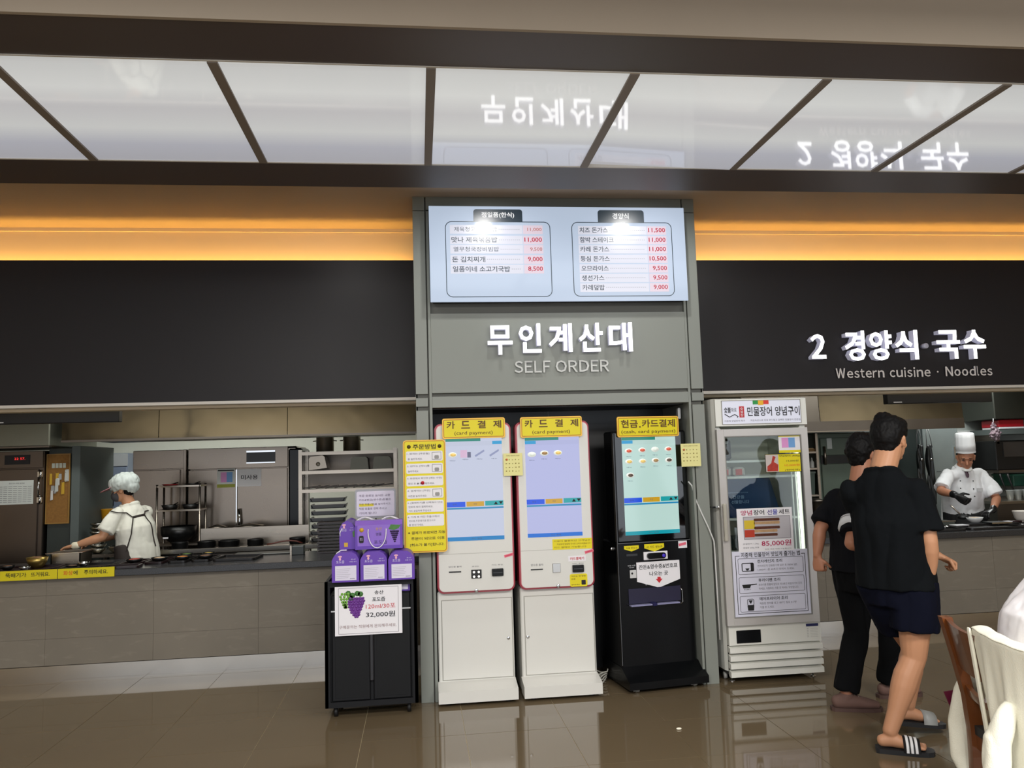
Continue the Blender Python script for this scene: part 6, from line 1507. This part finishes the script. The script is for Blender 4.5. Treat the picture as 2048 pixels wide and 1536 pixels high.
# wall pieces and passage
struct(MB().box(5.80, 6.40, 9.42, 9.55, 0, 2.4).box(6.40, 6.80, 9.42, 9.55, 0, 2.4).box(6.80, 7.30, 9.42, 9.55, 1.795, 2.4).box(7.30, 10, 9.42, 9.55, 0, 2.4).box(3.0, 5.80, 9.52, 9.6, 0, 2.4).build('wall_kitchen', M('kitchen wall grey', (142, 148, 144), .6, var=.04)))
struct(MB().box(6.785, 6.80, 9.40, 9.56, 0, 1.80).box(7.285, 7.30, 9.40, 9.56, 0, 1.80).box(6.785, 7.30, 9.40, 9.56, 1.79, 1.805).build('door_2', M('frame pale', (186, 188, 186), .4)))
t = T('tall_fridge', 'plain grey steel fridge door standing left of the kitchen passage', 'fridge', (6.2, 9.1, 0))
box('cabinet', M('panel grey', (140, 150, 150), .3, .55, var=.08), t, 5.99, 6.50, 8.92, 9.4, 0, 1.90, b=.01); box('door', M('panel grey', (140, 150, 150), .3, .55, var=.08), t, 6.02, 6.43, 8.90, 8.92, .10, 1.895, b=.006); box('door_handle', chrome_m, t, 6.405, 6.42, 8.88, 8.90, 1.45, 1.60); box('logo_plate', M('logo dull', (80, 84, 84), .4), t, 6.17, 6.23, 8.898, 8.90, 1.31, 1.318)
t = T('locker', 'brown shelf with yellow packets seen through the kitchen passage', 'shelf', (7.2, 10.4, 0))
box('shelf_case', M('shelf brown', (60, 44, 34), .7), t, 7.15, 8.1, 10.45, 10.8, 0, 1.95)
for k in range(6): box('shelf_packet', M('packet %d' % (k % 3), ((150, 108, 30), (110, 90, 60), (170, 160, 140))[k % 3], .6), t, 7.25+.11*k, 7.33+.11*k, 10.38, 10.449, 1.25+.1*(k % 2), 1.55+.12*(k % 3))
# hanging aprons
t = T('coat_hook_rail', 'steel hook rail holding the black aprons beside the chef', 'hook rail', (5.9, 8.75, 1.85)); box('rail', steel_m, t, 5.74, 6.0, 8.70, 8.715, 1.855, 1.875)
for xx in (5.79, 5.86, 5.93): MB().tube([(xx, 8.70, 1.86), (xx, 8.67, 1.85), (xx, 8.665, 1.865)], .004, 6).build('hook', chrome_m, t)
MB().box(5.80, 5.83, 8.715, 8.9, 1.86, 1.87).build('rail_arm', steel_m, t)
for k, (xx, lab) in enumerate(((5.81, 'black rubber apron hanging on the rail, left one'), (5.93, 'black rubber apron hanging on the rail, right one nearer the chef'))):
    p_ = T('hanging_apron', lab, 'apron', (xx, 8.67, .95)); b = MB(); loft(b, [(xx, 8.66, .95), (xx+.0, 8.66, 1.25), (xx, 8.66, 1.50), (xx, 8.66, 1.62)], [(.052, .022), (.050, .026), (.046, .024), (.036, .016)], V3(1, 0, 0), seg=18)
    organic('apron_cloth', b, M('apron rubber', (26, 28, 28), .35), p_, .010, 1, .02, (26, 26, 3), seed=k)
    for q in (-1, 1): MB().tube([(xx+q*.035, 8.65, 1.60), (xx+q*.022, 8.66, 1.75), (xx, 8.668, 1.852)], .005, 6).build('apron_strap', M('strap grey', (150, 150, 150), .5), p_)
    MB().lathe(xx, 8.632, [(.016, 0), (.016, -.004)], 12, 'y', 1.46).build('apron_eyelet', chrome_m, p_)
# far right equipment
t = T('wall_shelf', 'dark wall shelf at the right edge carrying a red box', 'shelf', (7.3, 9.1, 1.72)); box('shelf_board', M('shelf dark', (84, 92, 90), .5), t, 7.02, 7.9, 8.90, 9.41, 1.735, 1.80); box('shelf_bracket', steeld_m, t, 7.03, 7.06, 8.95, 9.40, 1.62, 1.735)
t = T('red_box', 'red plastic box with white lettering strip on the right wall shelf', 'box', (7.2, 9.0, 1.801)); box('box_body', M('box red', (176, 16, 34), .35), t, 7.03, 7.37, 8.90, 9.2, 1.822, 1.912, b=.008); box('box_strip', paper_m, t, 7.04, 7.36, 8.895, 9.2, 1.803, 1.822)
t = T('net_bag', 'plastic bag of mixed packets hanging beside the red box', 'bag', (6.93, 8.88, 1.66)); b = MB(); b.ell((6.945, 8.86, 1.74), .065, .05, .075); b.ell((6.93, 8.86, 1.82), .035, .03, .06)
organic('bag_body', b, M('bag mixed', (122, 104, 112), .3, var=.9, scale=40), t, .008, 1, .02, (30, 30, 30)); MB().tube([(6.93, 8.86, 1.86), (6.95, 8.88, 1.93)], .004, 6).build('bag_tie', paper_m, t)
t = T('wall_oven', 'black microwave oven under the right wall shelf', 'oven', (7.3, 9.1, 1.30)); box('oven_case', blk_m, t, 7.0, 7.5, 8.95, 9.4, 1.30, 1.66, b=.01); box('oven_window', M('oven glass', (52, 48, 46), .15), t, 7.10, 7.46, 8.94, 8.95, 1.46, 1.64); box('oven_shelf', steeld_m, t, 6.98, 7.6, 8.9, 9.41, 1.27, 1.30)
t = T('green_crate', 'dark green crate on the back counter at the right edge', 'crate', (7.35, 9.1, 1.0)); box('crate_body', M('crate green', (20, 66, 52), .5), t, 7.20, 7.75, 8.95, 9.3, 1.10, 1.24, b=.01); box('crate_rim', M('crate green rim', (30, 84, 66), .5), t, 7.19, 7.76, 8.94, 9.31, 1.225, 1.245)
t = T('back_counter', 'steel back counter behind the chef at the right edge', 'counter', (7.2, 8.9, 0)); box('counter_body', steeld_m, t, 6.56, 9.0, 8.45, 9.40, 0, .93); box('counter_top', steel_m, t, 6.54, 9.0, 8.42, 9.41, .93, .96)
for k in range(5):
    xx = 6.86+.10*k; p_ = T('stacked_cup', 'clear cup on the back counter behind the chef, '+['leftmost', 'second from the left', 'the middle one', 'second from the right', 'rightmost'][k], 'cups', (xx, 8.6, .961), 'cups on the back counter')
    MB().lathe(xx, 8.6, [(.030, 0), (.042, .11), (.044, .115), (.038, .115), (.028, .01)], 14, 'z', .961).build('cup_body', M('cup clear', (150, 154, 152), .2), p_)
for k, (x_, lean) in enumerate(((6.96, 10), (7.06, 16))):
    p_ = T('ladle', ('left', 'right')[k]+' black handled ladle standing up on the back counter', 'ladle', (x_, 8.75, .961)); MB().tube([(x_, 8.75, .97), (x_-.05, 8.75, 1.12), (x_-.09, 8.75, 1.26)], [.008, .010, .014], 8).build('ladle_handle', blk_m, p_); MB().ell((x_, 8.75, .985), .03, .03, .022).build('ladle_cup', steel_m, p_)
t = T('serving_plate', 'white plate propped upright on the back counter at the right edge', 'plate', (7.42, 8.8, .961)); MB().lathe(7.42, 8.8, [(.05, 0), (.12, -.012), (.125, -.014), (.12, -.018), (.05, -.006)], 26, 'y', 1.10).build('plate_disc', M('plate white', (206, 206, 206), .25), t)
# right worktop goods
for k, (cx, w_) in enumerate(((4.60, .60), (5.21, .54), (5.80, .54), (6.42, .58))):
    tray('serving_tray', 'black serving tray along the front of the right worktop, '+('first', 'second', 'third', 'fourth')[k]+' from the left', cx, 6.88, w_, .34, -2+k, trk)
t = T('food_cover', 'small steel lid with bright edge on the right worktop', 'lid', (5.02, 7.28, WT)); box('lid_body', M('glass grey', (120, 126, 120), .2, .5), t, 4.88, 5.14, 7.2, 7.36, WT, WT+.045, b=.006); box('lid_edge', plinth_m, t, 4.88, 5.14, 7.19, 7.2, WT+.038, WT+.050)
t = T('order_slip', 'white paper slip on the right worktop in front of the steel lid', 'paper', (5.0, 6.98, WT+.024)); m_ = MB().box(4.955, 5.085, 6.93, 7.03, WT+.022, WT+.028); m_.build('slip_sheet', paper_m, t); box('slip_stand', blk_m, t, 4.96, 5.08, 6.94, 7.02, WT+.006, WT+.022)
ontray('sauce_dish', 'tiny white sauce dish at the left of the right worktop', 4.80, 6.90, tz, .022, .020, paper_m); ontray('sauce_dish', 'tiny steel sauce dish next to the white one on the right worktop', 4.855, 6.92, tz, .020, .022, chrome_m)
ontray('white_bowl', 'white bowl tilted by the chef over the right worktop', 5.27, 7.10, WT+.03, .075, .05, M('plate white', (206, 206, 206), .25), f4); 
t = T('black_ladle', 'black ladle resting in front of the chef', 'ladle', (5.24, 7.15, WT)); MB().tube([(5.20, 7.2, .94), (5.14, 7.25, 1.03)], .007, 8).build('ladle_handle', steel_m, t); MB().ell((5.21, 7.18, .915), .05, .05, .022).build('ladle_cup', blk_m, t)
t = T('cutting_board', 'small black board with wooden edge before the chef', 'board', (5.42, 7.02, tz)); box('board_body', blk_m, t, 5.34, 5.54, 6.96, 7.10, tz+.018, tz+.030, b=.003); box('board_edge', M('wood edge', (130, 112, 84), .6), t, 5.34, 5.54, 6.955, 6.96, tz+.018, tz+.030)
t = T('cup', 'large white cup at the right end of the worktop', 'cup', (5.80, 7.18, WT)); MB().lathe(5.80, 7.12, [(.055, 0), (.078, .03), (.094, .095), (.096, .10), (.088, .10), (.07, .03)], 26, 'z', WT+.020).build('cup_body', M('cup white', (214, 206, 198), .35), t); MB().lathe(5.80, 7.12, [(.05, 0), (.055, .02)], 20, 'z', WT).build('cup_foot', M('cup white', (214, 206, 198), .35), t)
t = T('spatula', 'white scraper and black knife beside the large white cup', 'scraper', (5.60, 7.05, WT+.03)); MB().box(5.52, 5.60, 7.02, 7.08, WT+.030, WT+.036).build('blade', paper_m, t); MB().tube([(5.60, 7.05, WT+.033), (5.70, 7.03, WT+.030)], .009, 8).build('grip', M('grip maroon', (48, 24, 26), .4), t)
t = T('sauce_dish', 'pair of tiny steel dishes at the front right of the worktop', 'dish', (5.62, 6.90, tz)); 
for xx in (5.60, 5.66): MB().lathe(xx, 6.90, [(.018, 0), (.024, .014), (.020, .014)], 14, 'z', tz).build('dish_body', chrome_m, t)
# ================================================================ foreground chair, cardigan and seated person
wood_m = M('chair wood', (98, 54, 24), .28, var=.25, scale=3, stretch=(6, 6, 1), coat=.35)
ch = thing('dining_chair', 'reddish brown wooden dining chair at the right edge with a cardigan over its back', 'chair', (2.3, 2.82, 0))
d_ = V3(-.19, -.98, 0).normalized(); e_ = V3(.98, -.19, 0).normalized()           # along the back, towards the seat front
A0 = V3(2.083, 3.03, .900); W_ = .44
def CP(u, v, z): return V3(A0.x, A0.y, 0)+d_*u+e_*v+V3(0, 0, z)
def slab(mb, pts4a, pts4b): mb.poly(list(pts4a)+list(pts4b), [(0, 1, 2, 3), (7, 6, 5, 4), (0, 4, 5, 1), (1, 5, 6, 2), (2, 6, 7, 3), (3, 7, 4, 0)]); return mb
prof = [(0, .905), (.035, .75), (.065, .60), (.085, .47), (.085, .40), (.070, .20), (.045, 0)]
def post(u):
    mb = MB(); vs = []
    for v, z in prof:
        h = .019; q = .020+.010*(1 if .35 < z < .55 else 0)
        for (a, b) in ((-h, -q), (h, -q), (h, q), (-h, q)): vs.append(CP(u+a, v+b, z))
    fs = [(0, 3, 2, 1)]+[(4*i+k, 4*i+(k+1) % 4, 4*i+4+(k+1) % 4, 4*i+4+k) for i in range(len(prof)-1) for k in range(4)]+[tuple(range(4*len(prof)-4, 4*len(prof)))]
    return mb.poly(vs, fs)
for u in (0, W_): post(u).build('leg', wood_m, ch, 'rear leg running up into the back post')
def curved(name, z0, z1, v0, v1, th, sag):
    mb = MB(); vs = []; N = 10
    for k in range(N+1):
        u = .012+(W_-.024)*k/N; s_ = -sag*math.sin(PI*k/N)
        for z, vv in ((z0, v0), (z1, v1)):
            for t_ in (-th, th): vs.append(CP(u, vv+s_+t_, z-(.010*math.sin(PI*k/N) if z == z1 else 0)))
    fs = []
    for k in range(N):
        a, b = 4*k, 4*k+4
        fs += [(a, b, b+1, a+1), (a+2, a+3, b+3, b+2), (a, a+2, b+2, b), (a+1, b+1, b+3, a+3)]
    fs += [(0, 1, 3, 2), (4*N, 4*N+2, 4*N+3, 4*N+1)]
    return mb.poly(vs, fs).build(name, wood_m, ch)
curved('backrest', .715, .900, .044, .004, .009, .030); curved('back_slat', .605, .645, .066, .058, .009, .026)
MB().box(0, 1, 0, 1, 0, 1)
def bar(name, u0, v0, u1, v1, z0, z1, t_, mat=wood_m):
    a, b = CP(u0, v0, 0), CP(u1, v1, 0); dr = (b-a).normalized(); n_ = V3(-dr.y, dr.x, 0)*t_
    m_ = MB(); slab(m_, [a-n_+V3(0, 0, z0), b-n_+V3(0, 0, z0), b-n_+V3(0, 0, z1), a-n_+V3(0, 0, z1)], [a+n_+V3(0, 0, z0), b+n_+V3(0, 0, z0), b+n_+V3(0, 0, z1), a+n_+V3(0, 0, z1)]); return m_.build(name, mat, ch)
bar('seat_rail', 0, .085, W_, .085, .40, .455, .011); bar('seat_rail', 0, .09, 0, .50, .40, .455, .011); bar('seat_rail', W_, .09, W_, .50, .40, .455, .011); bar('seat_rail', 0, .50, W_, .50, .40, .455, .011)
bar('stretcher', 0, .07, 0, .50, .22, .25, .009); bar('stretcher', W_, .07, W_, .50, .22, .25, .009)
for u in (0, W_):
    m_ = MB(); c0 = CP(u, .50, 0); m_.box(c0.x-.019, c0.x+.019, c0.y-.019, c0.y+.019, 0, .45); m_.build('leg', wood_m, ch)
m_ = MB(); pts = [CP(-.01, .07, 0), CP(W_+.01, .07, 0), CP(W_+.01, .52, 0), CP(-.01, .52, 0)]
slab(m_, [p+V3(0, 0, .455) for p in pts], [p+V3(0, 0, .490) for p in pts]); m_.build('seat', M('seat dark', (34, 36, 36), .5), ch, 'dark padded seat')
# cardigan
knit = M('cream knit', (226, 224, 208), .9, var=.03, bump=.25, bscale=260)
cg = thing('cardigan', 'cream knitted cardigan draped over the back of the brown chair', 'cardigan', (2.1, 2.8, .9))
N, K = 34, 30
def sheet(name, f_, n=N, k=K, th=.006, mat=knit, par=cg):
    vs = []
    for i in range(n+1):
        for j in range(k+1): vs.append(f_(i/n, j/k))
    fs = [(i*(k+1)+j, (i+1)*(k+1)+j, (i+1)*(k+1)+j+1, i*(k+1)+j+1) for i in range(n) for j in range(k)]
    o = MB().poly(vs, fs, True).build(name, mat, par)
    m = o.modifiers.new('t', 'SOLIDIFY'); m.thickness = th; m.offset = 0; m2 = o.modifiers.new('u', 'SUBSURF'); m2.levels = 1; m2.render_levels = 1
    return o
def drape(side):
    # side -1: hangs on the outer side (towards -v), +1: on the seat side
    def f_(a, b):
        L_ = (.75 if side < 0 else .30); z = .915-b*L_*(1-.12*a); uL = .262+.36*(b*L_)**1.15; u = uL+(.62-uL*.9)*a
        fold = math.sin(a*15+b*2.2)*.011*min(1, b*2.5)+math.sin(a*33+1.3+b*3)*.004*min(1, b*3)
        lean = .006+.03*(0 if b > 0 else 0)
        v = (-.022-.055*b**1.5*(1 if side < 0 else 0)) if side < 0 else .035+.10*b
        return CP(u, v+fold-.028*math.sin(PI*min(1, a*.8)) * (1-b), z+.0012*math.sin(a*20))
    return f_
sheet('back_panel', drape(-1)); sheet('inner_panel', drape(1))
sheet('collar_fold', lambda a, b: CP(.262+.384*a, -.026+.064*b-.028*math.sin(PI*min(1, a*.8)), .915+.006*math.sin(PI*b)+.0012*math.sin(a*20)), 34, 6)
sheet('rib_band', lambda a, b: CP(.250+.022*a+.36*(b*.78)**1.15, -.032-.055*b**1.5, .917-.78*b), 4, 30, .010)
b = MB()
loft(b, [CP(.56, -.06, .72), CP(.57, -.12, .62), CP(.60, -.14, .50), CP(.62, -.12, .40), CP(.68, -.10, .36)], [(.030, .030), (.046, .040), (.052, .044), (.050, .044), (.045, .04)], V3(0, 1, 0))
organic('sleeve', b, knit, cg, .009, 3, .010, (11, 11, 6), seed=3)
b = MB()
loft(b, [CP(-.02, .10, .70), CP(-.075, .10, .60), CP(-.105, .10, .47), CP(-.095, .10, .33), CP(-.04, .10, .22)], [(.030, .035), (.040, .06), (.050, .085), (.045, .085), (.03, .05)], V3(0, 1, 0))
organic('hanging_sleeve', b, knit, cg, .009, 2, .008, (12, 12, 4), seed=6, label='sleeve hanging on the far side of the chair')
c_ = CP(-.125, -.012, 0)
m_ = MB(); q = [(0, .608), (.055, .612), (.062, .575), (.098, .535), (.082, .492), (.055, .495), (.030, .545)]
for u_ in (0,): m_.prism([(c_.x+.035+a_*.8, z_-.03) for a_, z_ in q], c_.y-.012, c_.y-.007)
m_.build('maroon_tag', M('maroon satin', (92, 16, 48), .35), cg, 'maroon fabric tag')
# seated person in white, mostly outside the frame
fw_ = V3(.98, -.19, 0); rt = fw_.cross(V3(0, 0, 1))
J = dict(fwd=fw_, face=V3(1, -.3, -.2), pelvis=V3(2.36, 2.74, .60), chest=V3(2.43, 2.74, .90), neck=V3(2.53, 2.72, 1.15), head=V3(2.62, 2.71, 1.34),
         shR=V3(2.50, 2.72, 1.075)+rt*.185, shL=V3(2.50, 2.72, 1.075)-rt*.185, elR=V3(2.58, 2.47, .84), wrR=V3(2.80, 2.52, .78), elL=V3(2.66, 2.95, .84), wrL=V3(2.86, 2.86, .78),
         hipR=V3(2.38, 2.74, .585)+rt*.09, hipL=V3(2.38, 2.74, .585)-rt*.09, knR=V3(2.82, 2.58, .53), knL=V3(2.84, 2.80, .53), anR=V3(2.84, 2.60, .10), anL=V3(2.86, 2.80, .10), toeR=fw_, toeL=fw_)
for k_ in ('chest', 'neck', 'head', 'shR', 'shL', 'elR', 'elL', 'pelvis'): J[k_] = J[k_]-V3(.09, 0, 0)
root, b, D = figure('seated person in a loose white T-shirt at the right edge, seen from behind', J, (2.4, 2.74, 0), skin_m, 1.0)
organic('body', b, skin_m, root, .007, 3)
sh_ = tshirt(root, J, D, M('white cotton', (228, 226, 230), .85, var=.02), -.02, 1.12, .050, .85, .095, 21, fold=.007)
legs_cloth(root, J, D, M('beige trousers', (206, 200, 190), .8), 1.97, 1.0, 'trousers', .105, .085, 22)
hair(root, D, hair_m, [(0, -.018, .050, .094, .110, .088), (0, -.052, .010, .088, .080, .10), (0, .045, .078, .075, .055, .050)], 8)
face_bits(root, D)
bv = BVHTree.FromObject(sh_, bpy.context.evaluated_depsgraph_get()); h_ = bv.ray_cast(V3(2.19, 1.8, .845)-org(root), V3(0, 1, 0))
yl = (h_[0]+org(root)).y if h_[0] else 2.55
box('leather_label', M('tan leather', (176, 136, 96), .6), root, 2.15, 2.23, yl-.006, yl+.012, .825, .862, label='tan label')
